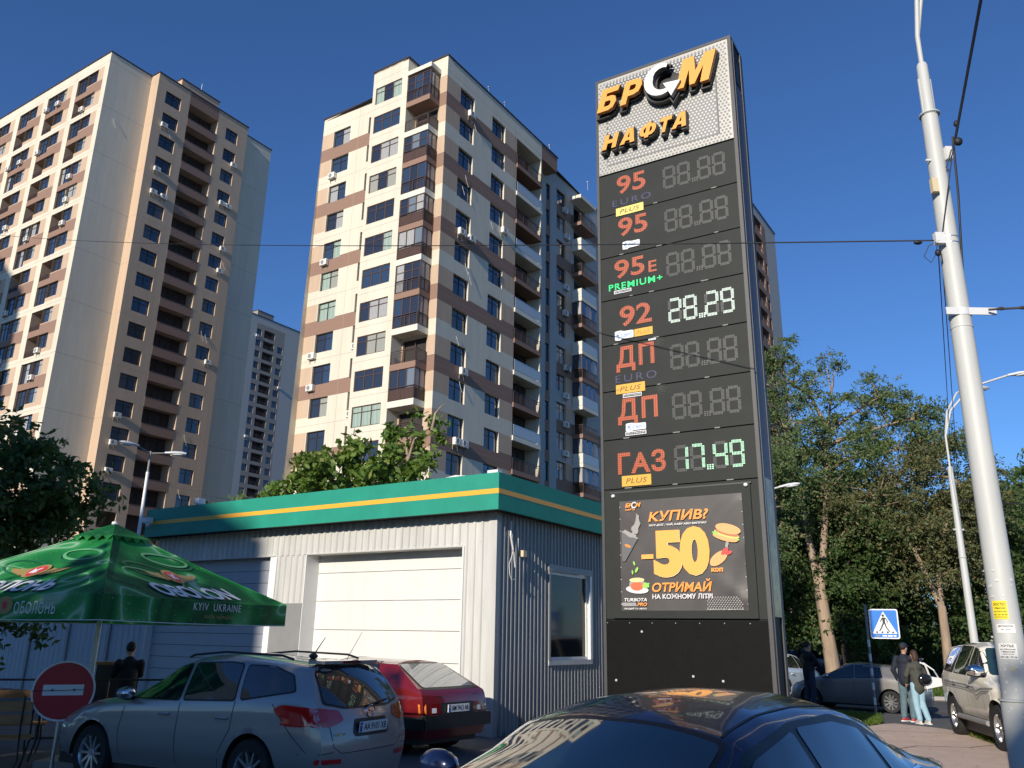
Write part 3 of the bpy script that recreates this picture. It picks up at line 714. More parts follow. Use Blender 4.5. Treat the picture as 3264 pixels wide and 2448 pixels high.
def ring_(o, i): return [[o[k], o[k+1], i[k+1], i[k]] for k in range(len(o)-1)]
def mir(L): return [[(1-x, z) for x, z in p] for p in L]
_lf = ring_([(.38, .88), (.2, .86), (.05, .72), (0, .5), (.05, .28), (.2, .14), (.38, .12)], [(.38, .68), (.3, .66), (.25, .58), (.24, .5), (.25, .42), (.3, .34), (.38, .32)])
_al = [[(0, 0), (.30, 0), (.36, .2), (.42, .4), (.5, .74), (.5, 1), (.30, 1)]]
GLYPH = {'Т': [[(0, .74), (1, .74), (1, 1), (0, 1)], [(.35, 0), (.65, 0), (.65, .74), (.35, .74)]], 'Н': [[(0, 0), (.31, 0), (.31, 1), (0, 1)], [(.69, 0), (1, 0), (1, 1), (.69, 1)], [(.31, .38), (.69, .38), (.69, .63), (.31, .63)]],
 'А': _al+mir(_al)+[[(.36, .2), (.64, .2), (.58, .4), (.42, .4)]], 'М': [[(0, 0), (.25, 0), (.28, .58), (.42, .02), (.58, .02), (.72, .58), (.75, 0), (1, 0), (1, 1), (.66, 1), (.5, .46), (.34, 1), (0, 1)]],
 'Б': [[(0, 0), (.32, 0), (.32, 1), (0, 1)], [(.32, .77), (.93, .77), (.97, 1), (.32, 1)]]+ring_([(.32, .63), (.62, .63), (.85, .55), (.96, .32), (.85, .08), (.62, 0), (.32, 0)], [(.32, .43), (.56, .43), (.63, .40), (.66, .32), (.63, .24), (.56, .2), (.32, .2)]),
 'Р': [[(0, 0), (.32, 0), (.32, 1), (0, 1)]]+ring_([(.32, 1), (.62, 1), (.88, .92), (.98, .67), (.88, .41), (.62, .33), (.32, .33)], [(.32, .78), (.54, .78), (.63, .75), (.66, .67), (.63, .59), (.54, .56), (.32, .56)]), 'Ф': [[(.38, 0), (.62, 0), (.62, 1), (.38, 1)]]+_lf+mir(_lf)}
def pylon():
    P = (3.694*KP, 12.046*KP, 0); W = 2.555*KP; D = .62*KP; zt = zz(11.76)
    t = thing('price_sign', 'tall dark petrol price pylon with orange lettering and a poster', 'price sign', P, R(-31.5))
    X = lambda s: -s*KP
    MB().box(-W, .02, 0, 0, D, zt-.02, 'pyl').obj('body', t)
    fr = MB()
    fr.box(-W-.02, -.03, zt-.03, .02, D+.01, zt+.02, 'pylf'); fr.box(-W-.02, -.03, 0, -W+.03, .05, zt-.03, 'pylf'); fr.box(-.04, -.03, 0, .02, .05, zt-.03, 'pylf'); fr.obj('frame', t)
    sd = MB(); sd.box(.0, .10, zz(2.0), .02, D-.12, zt-.9, 'pyls'); sd.box(0, .06, 0, .03, .10, zt-.03, 'pylf'); sd.box(0, D-.12, 0, .03, D, zt-.03, 'pylf'); sd.box(.0, .22, zt-.8, .012, .42, zt-.35, 'black'); sd.obj('side_cladding', t)
    gd = MB(); gd.box(.02, .10, zz(2.0), .026, D-.12, zz(4.0), mat('bronze mirror film', (.50, .30, .08), .3, metal=.35, var=.5, vscale=5)); gd.obj('side_panel', t)
    # seven LED panels
    zs = [9.72, 8.90, 8.075, 7.265, 6.435, 5.62, 4.79, 3.97]
    for i in range(7):
        q = MB(); q.box(-W+.03, -.012, zz(zs[i+1])+.008, -.04, .02, zz(zs[i])-.012, 'pyl'); o = q.obj('display_panel', t)
        for _ in range(3):
            x = -.4-_*.8-random.uniform(0, .5); MB().box(x, -.03, zz(zs[i+1])-.004, x+random.uniform(.05, .14), -.012, zz(zs[i+1])+.012, 'silverd').obj('clip', o)
    MB().box(-W+.03, -.012, zz(1.96), -.04, .02, zz(3.97)-.012, 'pyl').obj('lower_panel', t)
    MB().box(-W+.03, -.03, 0, -.03, .02, zz(1.94), 'pylb').obj('base_panel', t)
    b = MB()
    for i in range(7): b.ell((-.3-i*.38, -.035, zz(1.9)), (.012, .012, .012), 'steel', 6, 4)
    for x, z in ((-2.0, 1.88), (-2.45, 1.15), (-1.2, 1.25), (-.75, 1.2), (-1.25, .9), (-.85, .95)): b.ell((x, -.035, z), (.02, .01, .02), 'dotw', 6, 4)
    o = b.obj('bolts', t); o['kind'] = 'stuff'
    # dotted header
    z0, z1 = zz(9.74), zz(11.73)
    h = MB(); h.box(-W+.03, -.02, z0, -.045, .02, z1, 'silver'); ho = h.obj('header_sheet', t)
    x0, x1 = X(2.36), X(.27)
    MB().box(x0, -.024, z0+.16, x1, -.0205, z1-.1, 'dotback').obj('header_backing', t)
    dm = MB(); dh = MB(); dr = MB(); pch = .068
    for r_ in range(int((z1-z0)/pch*1.15)+1):
        for c in range(int(W/pch)+1):
            x = -W+.06+c*pch+(pch/2 if r_ % 2 else 0); z = z0+.03+r_*pch*.87
            if z > z1-.02 or x > -.07: continue
            ins = x0+.02 < x < x1-.02 and z0+.18 < z < z1-.12
            y = -.027 if ins else -.0215; rr = .023
            (dm if ins else dh).face([(x+rr*math.cos(a*PI/4), y, z+rr*math.sin(a*PI/4)) for a in range(8)], 'dotw' if ins else 'silverd')
            if ins:      # raised sheet web between the dots, catching the sun
                if z < zz(10.9) or z < zz(11.35) and x < X(1.2): pass
    o = dm.obj('dot', t); o['kind'] = 'stuff'; o = dh.obj('sheet_hole', t); o['kind'] = 'stuff'
    web = MB(); 
    zlo, zhi = zz(9.9), zz(11.35)
    # pale woven middle of the backing
    web.box(x0+.02, -.0245, zlo, x1-.02, -.024, zhi, 'silverd'); web.obj('header_backing', t)
    # БРСМ letters, rising to the right follows the perspective: letters stand level
    def letters(s, sl, sr, zb, ztp, ex, y, shear, m='orange', ms='oranges', bold=.02, nm='letter', par=t):
        w = (sl-sr)*KP; hh = (ztp-zb)*KP; sh = hh*shear; q = MB()
        for pc in GLYPH[s]:
            q.prism([(p[0]*(w-sh)+p[1]*sh, p[1]*hh) for p in pc], 0, ex, m, ms)
        return q.obj(nm, par, (X(sl)-y*.26, y, zz(zb)-y*.05))
    S = .28
    for s, sl, sr in (('Б', 2.52, 2.03), ('Р', 2.06, 1.57), ('М', 1.00, .25)):
        bk = letters(s, sl+.035, sr-.035, 10.86 if s != 'М' else 10.80, 11.40 if s != 'М' else 11.46, .09, -.12, S, 'lback', 'lback', .07, 'letter_backing')
        letters(s, sl, sr, 10.91 if s != 'М' else 10.86, 11.37 if s != 'М' else 11.43, .09, -.24, S, bold=.045)
    # curved white arrow standing for the С
    cx, cz = X(1.235), zz(11.17)
    cx += .05; cz -= .02
    def arrow(rx, rz_, tk, grow, y0, y1, m, ms, nm):
        out = []; inn = []
        for i in range(29):
            a = R(62+i*(236/28)); k = 1-abs(i-13)/20
            th = tk*(.55+.75*k)
            out.append((cx+(rx+grow)*math.cos(a), cz+(rz_+grow)*math.sin(a)))
            inn.append((cx+.03*k+(rx-th-grow)*math.cos(a), cz+.02*k+(rz_-th-grow)*math.sin(a)))
        hx, hz = out[-1]; g = grow
        head = [(hx-.02, hz-.10-g), (hx+.30+g*1.6, hz+.12), (hx+.12, hz+.30+g*1.6)]
        pts = out+[(hx+.02, hz-.15-g)]+[(hx+.34+g, hz+.10), (hx+.10, hz+.26+g)]+list(reversed(inn))
        q = MB()
        # build as strips so that the shape stays clean
        n = len(out)
        for i in range(n-1):
            q.face([(out[i][0], y0, out[i][1]), (out[i+1][0], y0, out[i+1][1]), (inn[i+1][0], y0, inn[i+1][1]), (inn[i][0], y0, inn[i][1])], m)
            q.face([(out[i][0], y0, out[i][1]), (out[i+1][0], y0, out[i+1][1]), (out[i+1][0], y1, out[i+1][1]), (out[i][0], y1, out[i][1])], ms)
            q.face([(inn[i][0], y0, inn[i][1]), (inn[i+1][0], y0, inn[i+1][1]), (inn[i+1][0], y1, inn[i+1][1]), (inn[i][0], y1, inn[i][1])], ms)
        ex_ = (out[-1][0]+inn[-1][0])/2; ez = (out[-1][1]+inn[-1][1])/2; d = Vector((out[-1][0]-out[-2][0], out[-1][1]-out[-2][1])).normalized(); nn_ = Vector((-d.y, d.x))
        tip = Vector((ex_, ez))+d*(.26+grow*1.5); a1 = Vector((ex_, ez))+nn_*(.17+grow*1.3)-d*(.02+grow); a2 = Vector((ex_, ez))-nn_*(.17+grow*1.3)-d*(.02+grow)
        q.prism([(a1.x, a1.y), (a2.x, a2.y), (tip.x, tip.y)], y0-.002, y1, m, ms)
        q.obj(nm, t)
    arrow(.33, .34, .11, .05, -.17, -.04, 'lback', 'lback', 'letter_backing')
    arrow(.32, .33, .11, 0, -.30, -.17, 'lwhite', 'lwhites', 'arrow_letter')
    MB().ell((cx+.06, -.05, cz-.02), (.27, .02, .30), 'lback', 20, 10).obj('letter_backing', t)
    # НАФТА
    L5 = [('Н', 2.44, 2.09), ('А', 2.09, 1.73), ('Ф', 1.74, 1.35), ('Т', 1.37, 1.08), ('А', 1.11, .77)]
    for s, sl, sr in L5:
        letters(s, sl+.03, sr-.03, 10.09, 10.45, .14, -.16, S, 'lback', 'lback', .075, 'letter_backing')
        letters(s, sl, sr, 10.125, 10.415, .03, -.20, S, bold=.02)
    # LED texts
    def led(s, sl, sr, zb, ztp, m, bold=.0, nm='led_text', y=-.018, sp=1.0): 
        me = text_mesh(s, (sl-sr)*KP, (ztp-zb)*KP, m, 0, bold, 0, None, sp); return put(nm, me, t, (X(sl), y, zz(zb)))
    def price(zb, ztp, s, lit):
        xs = [(1.32, 1.08), (1.06, .82), (.70, .46), (.44, .21)]; j = 0
        for ch, (a, b) in zip(s.replace('.', ''), xs):
            A, B = seg_digit(ch, (a-b)*KP*.97, (ztp-zb)*KP, 'ledo', lit if lit else 'ledo')
            q = MB(); 
            for mb in (A, B):
                o_ = len(q.v); q.v += mb.v; q.f += [tuple(i+o_ for i in f) for f in mb.f]; q.m += [q.mi(mb.mats[k]) for k in mb.m]
            put('led_digit', q.mesh('led_digit'), t, (X(a), -.018, zz(zb)))
        q = MB(); mm = lit if lit else 'ledo'
        for i in range(3):
            for k in range(3): q.box(i*.04, 0, k*.03, i*.04+.025, .003, k*.03+.02, mm)
        put('decimal_point', q.mesh('decimal_point'), t, (X(.80), -.02, zz(zb)))
    for zb, ztp, s, lit in ((9.12, 9.55, '88.88', None), (8.29, 8.72, '88.88', None), (7.47, 7.90, '88.88', None), (6.64, 7.07, '28.29', 'ledw'), (5.83, 6.26, '88.88', None), (5.0, 5.43, '88.88', None), (4.16, 4.58, '17.49', 'ledgw')): price(zb, ztp, s, lit)
    led('95', 2.19, 1.64, 9.26, 9.62, 'ledr', .02); led('EURO', 2.28, 1.55, 9.04, 9.16, 'ledb', 0, sp=1.3)
    led('95', 2.18, 1.63, 8.42, 8.78, 'ledr', .02)
    led('95', 2.27, 1.71, 7.63, 7.98, 'ledr', .02); led('Е', 1.64, 1.49, 7.63, 7.84, 'ledr', .02); led('PREMIUM+', 2.38, 1.40, 7.43, 7.55, 'ledg', .01, sp=1.15)
    led('92', 2.19, 1.61, 6.73, 7.10, 'ledr', .02)
    led('ДП', 2.27, 1.59, 5.93, 6.38, 'ledr', .03, sp=1.15); led('EURO', 2.29, 1.56, 5.75, 5.88, 'ledb', 0, sp=1.3)
    led('ДП', 2.26, 1.56, 5.02, 5.46, 'ledr', .03, sp=1.15)
    led('ГАЗ', 2.28, 1.46, 4.20, 4.56, 'ledr', .03, sp=1.1)
    sn = MB()
    for zc in (6.36, 5.55):
        for a in range(4):
            c, s = math.cos(a*PI/4), math.sin(a*PI/4)
            for k in range(-4, 5): x, z = X(1.5)+c*k*.022, zz(zc)+s*k*.022; sn.box(x-.005, -.02, z-.005, x+.005, -.016, z+.005, 'ledo')
        for a in range(16): x, z = X(1.5)+math.cos(a*PI/8)*.065, zz(zc)+math.sin(a*PI/8)*.065; sn.box(x-.005, -.02, z-.005, x+.005, -.016, z+.005, 'ledo')
    sn.obj('snowflake_symbol', t)
    # plates
    def plate(sl, sr, zb, ztp, m, txt, ink, shear=.25, rot=0):
        w, h = (sl-sr)*KP, (ztp-zb)*KP; c = thing_part('plate', t, (X(sl), -.03, zz(zb)), MB().box(0, 0, 0, w, .018, h, m))
        put('lettering', text_mesh(txt, w*.72, h*.5, ink, 0, .0, shear, None, 1.12), c, (w*.14, -.003, h*.25)); return c
    plate(2.21, 1.69, 8.83, 8.985, 'plusp', 'PLUS', 'ink'); plate(1.925, 1.60, 6.51, 6.645, 'plus', 'PLUS', 'inko'); plate(2.28, 1.765, 5.55, 5.71, 'plus', 'PLUS', 'ink'); plate(2.21, 1.71, 4.00, 4.17, 'plus', 'PLUS', 'ink')
    def evro(sl, sr, zb, ztp):
        w, h = (sl-sr)*KP, (ztp-zb)*KP
        q = MB(); pts = rpoly([(0, 0), (w*.3, -.01), (w*.34, h*.08), (w, h*.08), (w, h*.9), (w*.5, h*.92), (w*.3, h*1.05), (0, h)], .02, 3); q.prism(pts, 0, .018, 'evro')
        c = thing_part('plate', t, (X(sl), -.03, zz(zb)), q)
        put('lettering', text_mesh('ЄВРО', w*.62, h*.42, 'evrob', 0, .01), c, (w*.33, -.003, h*.26)); put('lettering', text_mesh('€', w*.24, h*.72, 'evrob', 0, .0), c, (w*.07, -.003, h*.14))
    evro(2.10, 1.78, 8.16, 8.30); evro(2.28, 1.94, 6.50, 6.66); evro(2.12, 1.77, 4.90, 5.03)
    def small(sl, sr, zb, ztp, txt):
        w, h = (sl-sr)*KP, (ztp-zb)*KP; c = thing_part('plate', t, (X(sl), -.026, zz(zb)), MB().box(0, 0, 0, w, .01, h, 'evro').box(.012, -.002, .012, w-.012, 0, h-.012, 'black'))
        put('lettering', text_mesh(txt, w*.86, h*.5, 'evro', 0, .01), c, (w*.07, -.004, h*.25))
    small(2.28, 1.96, 7.355, 7.415, 'Бренди new 1 бензину'); small(2.16, 1.83, 5.475, 5.54, 'Plus ДП-Л-Євро5-В0'); small(2.13, 1.77, 4.83, 4.895, 'ДП-Л-Євро5-В0'); small(1.68, 1.55, 6.40, 6.43, 'ДП')
    # poster in its frame
    f = MB(); a, b, c, d = X(2.40), X(.16), zz(1.97), zz(3.9)
    f.box(a, -.05, c, a+.17, -.012, d, 'pyl'); f.box(b-.17, -.05, c, b, -.012, d, 'pyl'); f.box(a+.17, -.05, c, b-.17, -.012, c+.13, 'pyl'); f.box(a+.17, -.05, d-.15, b-.17, -.012, d, 'pyl')
    f.box(a-.02, -.045, d+.0, b+.02, -.015, d+.02, 'pylf'); f.obj('poster_frame', t)
    for x, z in ((a+.05, d-.05), (b-.06, d-.03)): MB().ell((x, -.07, z), (.035, .03, .03), 'white', 10, 6).obj('spotlight', t)
    pa, pb, pc, pd = X(2.25), X(.29), zz(2.08), zz(3.76); pw, ph = pb-pa, pd-pc
    pm = mat('poster print', (.075, .068, .066), .45, spec=.45, var=.35, vscale=1.2, coat=.25)
    q = MB(); n = 26; hgt = {}
    def wrinkle(u, v):
        e = 0.0
        for (ax, az_, bx, bz, am, wd) in ((1, 1, .62, .62, .03, .05), (1, .05, .72, .35, .035, .05), (1, .55, .97, .1, .02, .03), (0, 1, .08, .75, .012, .03), (.9, 0, 1, .5, .02, .04)):
            dx, dz = bx-ax, bz-az_; L = math.hypot(dx, dz); tt = ((u-ax)*dx+(v-az_)*dz)/L/L; dd = abs((u-ax)*dz-(v-az_)*dx)/L
            if 0 <= tt <= 1: e += am*math.exp(-(dd/wd)**2)*(1-tt)
        return e*math.sin(PI*min(max(v, 0), 1))**.2 if v > 0 else 0
    for i in range(n):
        for j in range(n):
            P4 = []
            for (du, dv) in ((0, 0), (1, 0), (1, 1), (0, 1)):
                u, v = (i+du)/n, (j+dv)/n; P4.append((pa+pw*u, -.055-wrinkle(u, v)*.8, pc+ph*v))
            q.face(P4, pm)
    po = q.obj('poster', t, smooth=80)
    def pt_(s, u0, u1, v0, v1, m, bold=.02, shear=0.0, y=-.085, nm='lettering'):
        return put(nm, text_mesh(s, (u1-u0)*pw, (v1-v0)*ph, m, 0, bold, shear), po, (pa+u0*pw, y, pc+v0*ph))
    M['por'] = mat('orange print', (.90, .34, .06), .5); M['pwh'] = mat('white print', (.72, .70, .68), .5); M['por2'] = mat('bright orange print', (.95, .42, .08), .5); M['pye'] = mat('pale yellow print', (.85, .66, .30), .5)
    pt_('КУПИВ?', .25, .74, .79, .885, 'por', .022, .2); pt_('ХОТ-ДОГ, ЧАЙ, КАВУ АБО ВИПІЧКУ', .25, .725, .745, .772, 'pwh', .03, .1)
    pt_('-', .185, .285, .455, .495, 'por2', .0, 0, -.088); pt_('5', .29, .52, .285, .70, 'pye', .06, 0, -.082); pt_('5', .285, .515, .29, .705, 'por2', .06, 0, -.086); pt_('0', .505, .735, .295, .725, 'pye', .06, 0, -.083); pt_('0', .50, .735, .30, .73, 'por2', .06, 0, -.087)
    pt_('коп', .74, .83, .325, .36, 'por', .05); pt_('ОТРИМАЙ', .265, .74, .16, .27, 'por', .022, .2); pt_('НА КОЖНОМУ ЛІТРІ', .265, .74, .10, .145, 'pwh', .022)
    pt_('TURBOTA', .03, .22, .08, .11, 'pwh', .03, .2); pt_('PRO', .14, .22, .04, .07, 'por', .03, .2); pt_('ЛЮДЕЙ ТА АВТО', .025, .215, .008, .028, 'pwh', .03, .15); pt_('ПОДРОБИЦІ НА САЙТІ: BRSM-NAFTA.COM', .69, .965, .004, .014, 'pwh', .02)
    pt_('БР', .055, .115, .935, .975, 'por', .05, .25); pt_('М', .145, .19, .935, .975, 'por', .05, .25); pt_('С', .108, .15, .925, .985, 'pwh', .03, .1); pt_('НАФТА', .055, .14, .905, .925, 'por', .03, .2)
    # food pictures on the poster, flat print
    def blob(cx_, cz_, rx, rz2, ang, m, y, n=20, w=0.0):
        pts = []
        for i in range(n):
            a = 2*PI*i/n; r_ = 1+w*math.sin(5*a+cx_*30); x, z = rx*r_*math.cos(a), rz2*r_*math.sin(a); c, s = math.cos(ang), math.sin(ang)
            pts.append((pa+pw*(cx_+x*c-z*s), y, pc+ph*(cz_+x*s+z*c)))
        g.face(pts, m)
    bun = mat('bun print', (.78, .40, .15), .5); lett = mat('lettuce print', (.30, .60, .10), .5); meat = mat('meat print', (.48, .16, .07), .5); chz = mat('cheese print', (.90, .62, .16), .5); red = mat('red print', (.75, .06, .05), .5); cup = mat('cup print', (.12, .12, .125), .5); smoke = mat('smoke print', (.33, .32, .30), .5); tea = mat('tea print', (.75, .14, .05), .5)
    g = MB(); blob(.86, .625, .105, .03, -.35, lett, -.0865, w=.12); blob(.86, .615, .10, .028, -.35, bun, -.087); blob(.87, .645, .10, .025, -.35, chz, -.0875, w=.05); blob(.875, .655, .095, .022, -.35, meat, -.088); blob(.885, .69, .10, .042, -.33, bun, -.0885); blob(.79, .66, .02, .015, 0, lett, -.088, w=.3); g.obj('burger_print', po)
    g = MB(); blob(.80, .44, .085, .045, .75, bun, -.078); blob(.85, .50, .04, .018, .9, red, -.0795); blob(.875, .485, .03, .016, .3, red, -.0798); blob(.87, .56, .012, .04, -.2, smoke, -.0795); g.obj('hot_dog_print', po)
    g = MB(); g.face([(pa+pw*u, -.08, pc+ph*v) for u, v in ((.02, .72), (.155, .64), (.045, .44), (.018, .44))], cup); blob(.09, .685, .075, .02, -.52, smoke, -.082, w=.2); blob(.14, .74, .03, .07, -.3, smoke, -.0825, w=.25); blob(.16, .82, .014, .05, .1, smoke, -.0828, w=.2)
    blob(.07, .58, .03, .013, -.45, mat('small orange logo print', (.7, .25, .05), .5), -.083); g.obj('coffee_cup_print', po)
    g = MB(); blob(.14, .185, .095, .035, -.1, 'pwh', -.081); blob(.14, .235, .065, .055, 0, smoke, -.082); blob(.14, .215, .055, .04, 0, tea, -.083); blob(.14, .27, .063, .02, 0, 'pye', -.0835); blob(.215, .22, .03, .025, .4, lett, -.084, w=.2); blob(.12, .42, .008, .02, .3, lett, -.083); blob(.14, .36, .011, .026, -.4, lett, -.083); blob(.105, .34, .007, .02, .1, lett, -.083); g.obj('tea_cup_print', po)
    g = MB()
    for r_ in range(7):
        for c in range(14): 
            u, v = .70+c*.02+(r_ % 2)*.01, .02+r_*.015
            if c*.02+r_*.012 < .30 and u < .97: g.face([(pa+pw*(u+.006*math.cos(a*PI/3)), -.082, pc+ph*(v+.006*math.sin(a*PI/3))) for a in range(6)], smoke)
    for c in range(13): g.face([(pa+pw*(.01+c*.009), -.082, pc+ph*.07), (pa+pw*(.014+c*.009), -.082, pc+ph*.07), (pa+pw*(.024+c*.009), -.082, pc+ph*.04), (pa+pw*(.02+c*.009), -.082, pc+ph*.04)], 'pwh')
    o = g.obj('pattern_print', po); o['kind'] = 'stuff'
    g = MB()
    for i in range(9):
        for x in (pa+.005, pb-.01): g.ell((x, -.06, pc+ph*(i+.5)/9), (.008, .008, .008), 'white', 5, 4)
    o = g.obj('eyelet', po); o['kind'] = 'stuff'
def thing_part(name, parent, loc, mb): return put(name, mb.mesh(name), parent, loc)
def rpoly(pts, r_, n=4):
    """polygon with rounded corners"""
    out = []; k = len(pts)
    for i in range(k):
        p = Vector(pts[i]); a = Vector(pts[i-1]); b = Vector(pts[(i+1) % k]); da, db = (a-p), (b-p); rr = min(r_, da.length*.45, db.length*.45)
        p0, p1 = p+da.normalized()*rr, p+db.normalized()*rr
        for j in range(n+1):
            t = j/n; out.append(tuple((p0*(1-t)+p*t)*(1-t)+(p*(1-t)+p1*t)*t))
    return out
pylon()
# ------------------------------------------------------------------ cars
def paint(name, col, metal=.0, rough=.32, flake=0.0):
    m = mat(name, col, rough, metal, .5, coat=1.0, var=.02, vscale=2); return m
M['silverp'] = paint('silver car paint', (.33, .325, .32), .35, .36); M['redp'] = paint('dark red car paint', (.17, .007, .010), .1, .3); M['bluep'] = paint('dark blue car paint', (.008, .016, .060), .35, .25)
M['greyp'] = paint('grey car paint', (.24, .23, .215), .3, .36); M['beigep'] = paint('champagne car paint', (.86, .80, .67), .0, .4); M['whitep'] = paint('white car paint', (.78, .78, .77), 0, .35)
M['greyp2'] = paint('light grey car paint', (.42, .43, .44), .5, .36); M['dbluep'] = paint('blue car paint', (.03, .09, .25), .4, .35)
M['cglass'] = mat('tinted car glass', (.012, .014, .016), .02, spec=.9, coat=1.0); M['wglass'] = mat('windscreen glass', (.02, .045, .05), .02, spec=1.0, coat=1.0); M['lglass'] = mat('pale rear glass', (.26, .265, .24), .04, spec=.8, coat=1.0)
M['trim'] = mat('black trim', (.015, .015, .016), .4); M['gap'] = mat('panel gap', (.02, .02, .022), .8)
M['tail'] = mat('red lamp glass', (.42, .008, .012), .08, spec=.8, coat=1.0, emit=.015); M['taild'] = mat('dark red lamp glass', (.16, .006, .008), .15, coat=1.0); M['amber'] = mat('amber lamp', (.75, .22, .02), .15, coat=1.0)
M['head'] = mat('headlamp glass', (.55, .58, .60), .1, metal=.3, coat=1.0); M['plate'] = mat('number plate', (.75, .75, .73), .4); M['pblue'] = mat('plate blue', (.02, .10, .45), .4); M['pyel'] = mat('plate yellow', (.8, .6, .05), .4); M['pink'] = mat('plate ink', (.015, .015, .015), .5)
M['alloy'] = mat('alloy wheel', (.62, .62, .62), .25, metal=.85); M['arch'] = mat('wheel arch liner', (.010, .010, .010), .9)

def smooth1(tab, sig=.06):
    xs = np.linspace(-2, 6, 801); k = np.exp(-.5*(np.arange(-60, 61)*.01/sig)**2); k /= k.sum()
    y = np.interp(xs, [p[0] for p in tab], [p[1] for p in tab]); y = np.convolve(np.pad(y, 60, 'edge'), k, 'valid'); return lambda x: float(np.interp(x, xs, y))

class Car:
    def __init__(s, name, label, loc, az_, spec, pnt, group=None, fine=1.0, cat='car'):
        s.t = thing(name, label, cat, loc, rz_of(az_), group); s.sp = spec; s.p = pnt; s.fine = fine; s.shell()
    def shell(s):
        sp = s.sp; N = int(88*s.fine); top = smooth1(sp['top'], sp.get('sm', .06)); belt = smooth1(sp['belt'], .12); hw = smooth1(sp['hw'], .07); rw = smooth1(sp['rw'], .10)
        s.top, s.belt, s.hw = top, belt, hw
        rx = lambda z: float(np.interp(z, [p[0] for p in sp['rear']], [p[1] for p in sp['rear']])); fx = lambda z: float(np.interp(z, [p[0] for p in sp['front']], [p[1] for p in sp['front']]))
        sill = sp['sill']; nl, ng, nt = 12, 6, 6; rows = nl+ng+nt+1; mb = MB(); G = np.zeros((N+1, rows, 3)); bz = 0.75
        x0, x1 = rx(bz), fx(bz)
        for i in range(N+1):
            u = i/N; xn = x0+(x1-x0)*u; zb = belt(xn); zt = max(top(xn), zb+.02); rail = max(zb+.008, zt-sp['drop']*min(1, (zt-zb)/.3)); w = hw(xn); r_ = min(rw(xn), w*.99)
            lf = min(1, max(0, (zt-zb-.05)/.15)); 
            r2 = r_*lf + w*.90*(1-lf)
            for j in range(rows):
                if j <= nl:
                    t = j/nl; z = sill+t*(zb-sill); y = w*(.93+.07*math.sin(PI*min(1, .12+t*.62))) if t < .8 else w*(1-.35*(t-.8)**2*1.2)
                    y *= 1-.05*max(0, .25-t)/.25
                elif j <= nl+ng:
                    t = (j-nl)/ng; z = zb+t*(rail-zb); e = w*(1-.35*.04*1.2); y = e+(r2-e)*(t**1.15)
                else:
                    t = (j-nl-ng)/nt; z = rail+(zt-rail)*(1-(1-t)**2.2); y = r2*(1-t)
                G[i, j] = (rx(z)+(fx(z)-rx(z))*u, y, z)
        # arches
        R_ = sp['R']; ra = R_+sp.get('gap', .055); s.ra = ra; drop = set()
        for cx in (0, sp['wb']):
            d = np.hypot(G[:, :, 0]-cx, G[:, :, 2]-R_); ins = (d < ra) & (np.arange(rows)[None, :] <= nl)
            for i in range(N):
                for j in range(nl):
                    if ins[i, j] and ins[i+1, j] and ins[i, j+1] and ins[i+1, j+1]: drop.add((i, j))
            for i in range(N+1):
                for j in range(nl+1):
                    if ins[i, j]:
                        k = ra/max(d[i, j], 1e-3); G[i, j, 0] = cx+(G[i, j, 0]-cx)*k; G[i, j, 2] = max(sill-.02, R_+(G[i, j, 2]-R_)*k)
        s.G = G
        for sg in (1, -1):
            o = len(mb.v); mb.v += [(G[i, j, 0], G[i, j, 1]*sg, G[i, j, 2]) for i in range(N+1) for j in range(rows)]; k = mb.mi(s.p); kd = mb.mi('trim')
            for i in range(N):
                for j in range(rows-1):
                    if (i, j) in drop: continue
                    a = o+i*rows+j; f = (a, a+rows, a+rows+1, a+1); mb.f.append(f if sg > 0 else f[::-1]); mb.m.append(kd if (j < 1 and sp.get('darksill')) else k)
        # end caps
        for i, sg in ((0, -1), (N, 1)):
            nb = 12; bl = sp['bulge_r'] if sg < 0 else sp['bulge_f']; o = len(mb.v)
            for j in range(rows):
                for q in range(nb+1):
                    f = 1-2*q/nb; zz_ = G[i, j, 2]; mb.v.append((G[i, j, 0]+sg*bl*(1-f*f)*(1 if j < nl else max(0., 1-(j-nl)/(rows-nl)*.3)), G[i, j, 1]*f, zz_+(.0)))
            for j in range(rows-1):
                for q in range(nb):
                    a = o+j*(nb+1)+q; mb.f.append((a, a+1, a+nb+2, a+nb+1)); mb.m.append(mb.mi(s.p))
        me = mb.mesh('body', smooth=42); s.body = put('body', me, s.t)
        bm = bmesh.new(); bm.from_mesh(me); s.bvh = BVHTree.FromBMesh(bm); bm.free()
        # under-body, arch liners
        q = MB(); xr, xf = rx(.3)+.12, fx(.3)-.12; W = sp['w']
        q.box(xr, -W+.12, .17, xf, W-.12, sill+.05, 'trim')
        for cx in (0, sp['wb']):
            for sg in (1, -1):
                n = 18; yo = (hw(cx))*sg*.985; yi = (W-.34)*sg
                for a in range(n):
                    A, B = PI*a/n-.1, PI*(a+1)/n-.1+(.2 if a == n-1 else 0)
                    q.face([(cx+ra*math.cos(A), yo, R_+ra*math.sin(A)), (cx+ra*math.cos(B), yo, R_+ra*math.sin(B)), (cx+ra*math.cos(B), yi, R_+ra*math.sin(B)), (cx+ra*math.cos(A), yi, R_+ra*math.sin(A))], 'arch')
                q.face([(cx+ra*math.cos(2*PI*a/20), yi, R_+ra*math.sin(2*PI*a/20)) for a in range(20)], 'arch')
        q.obj('underbody', s.t)
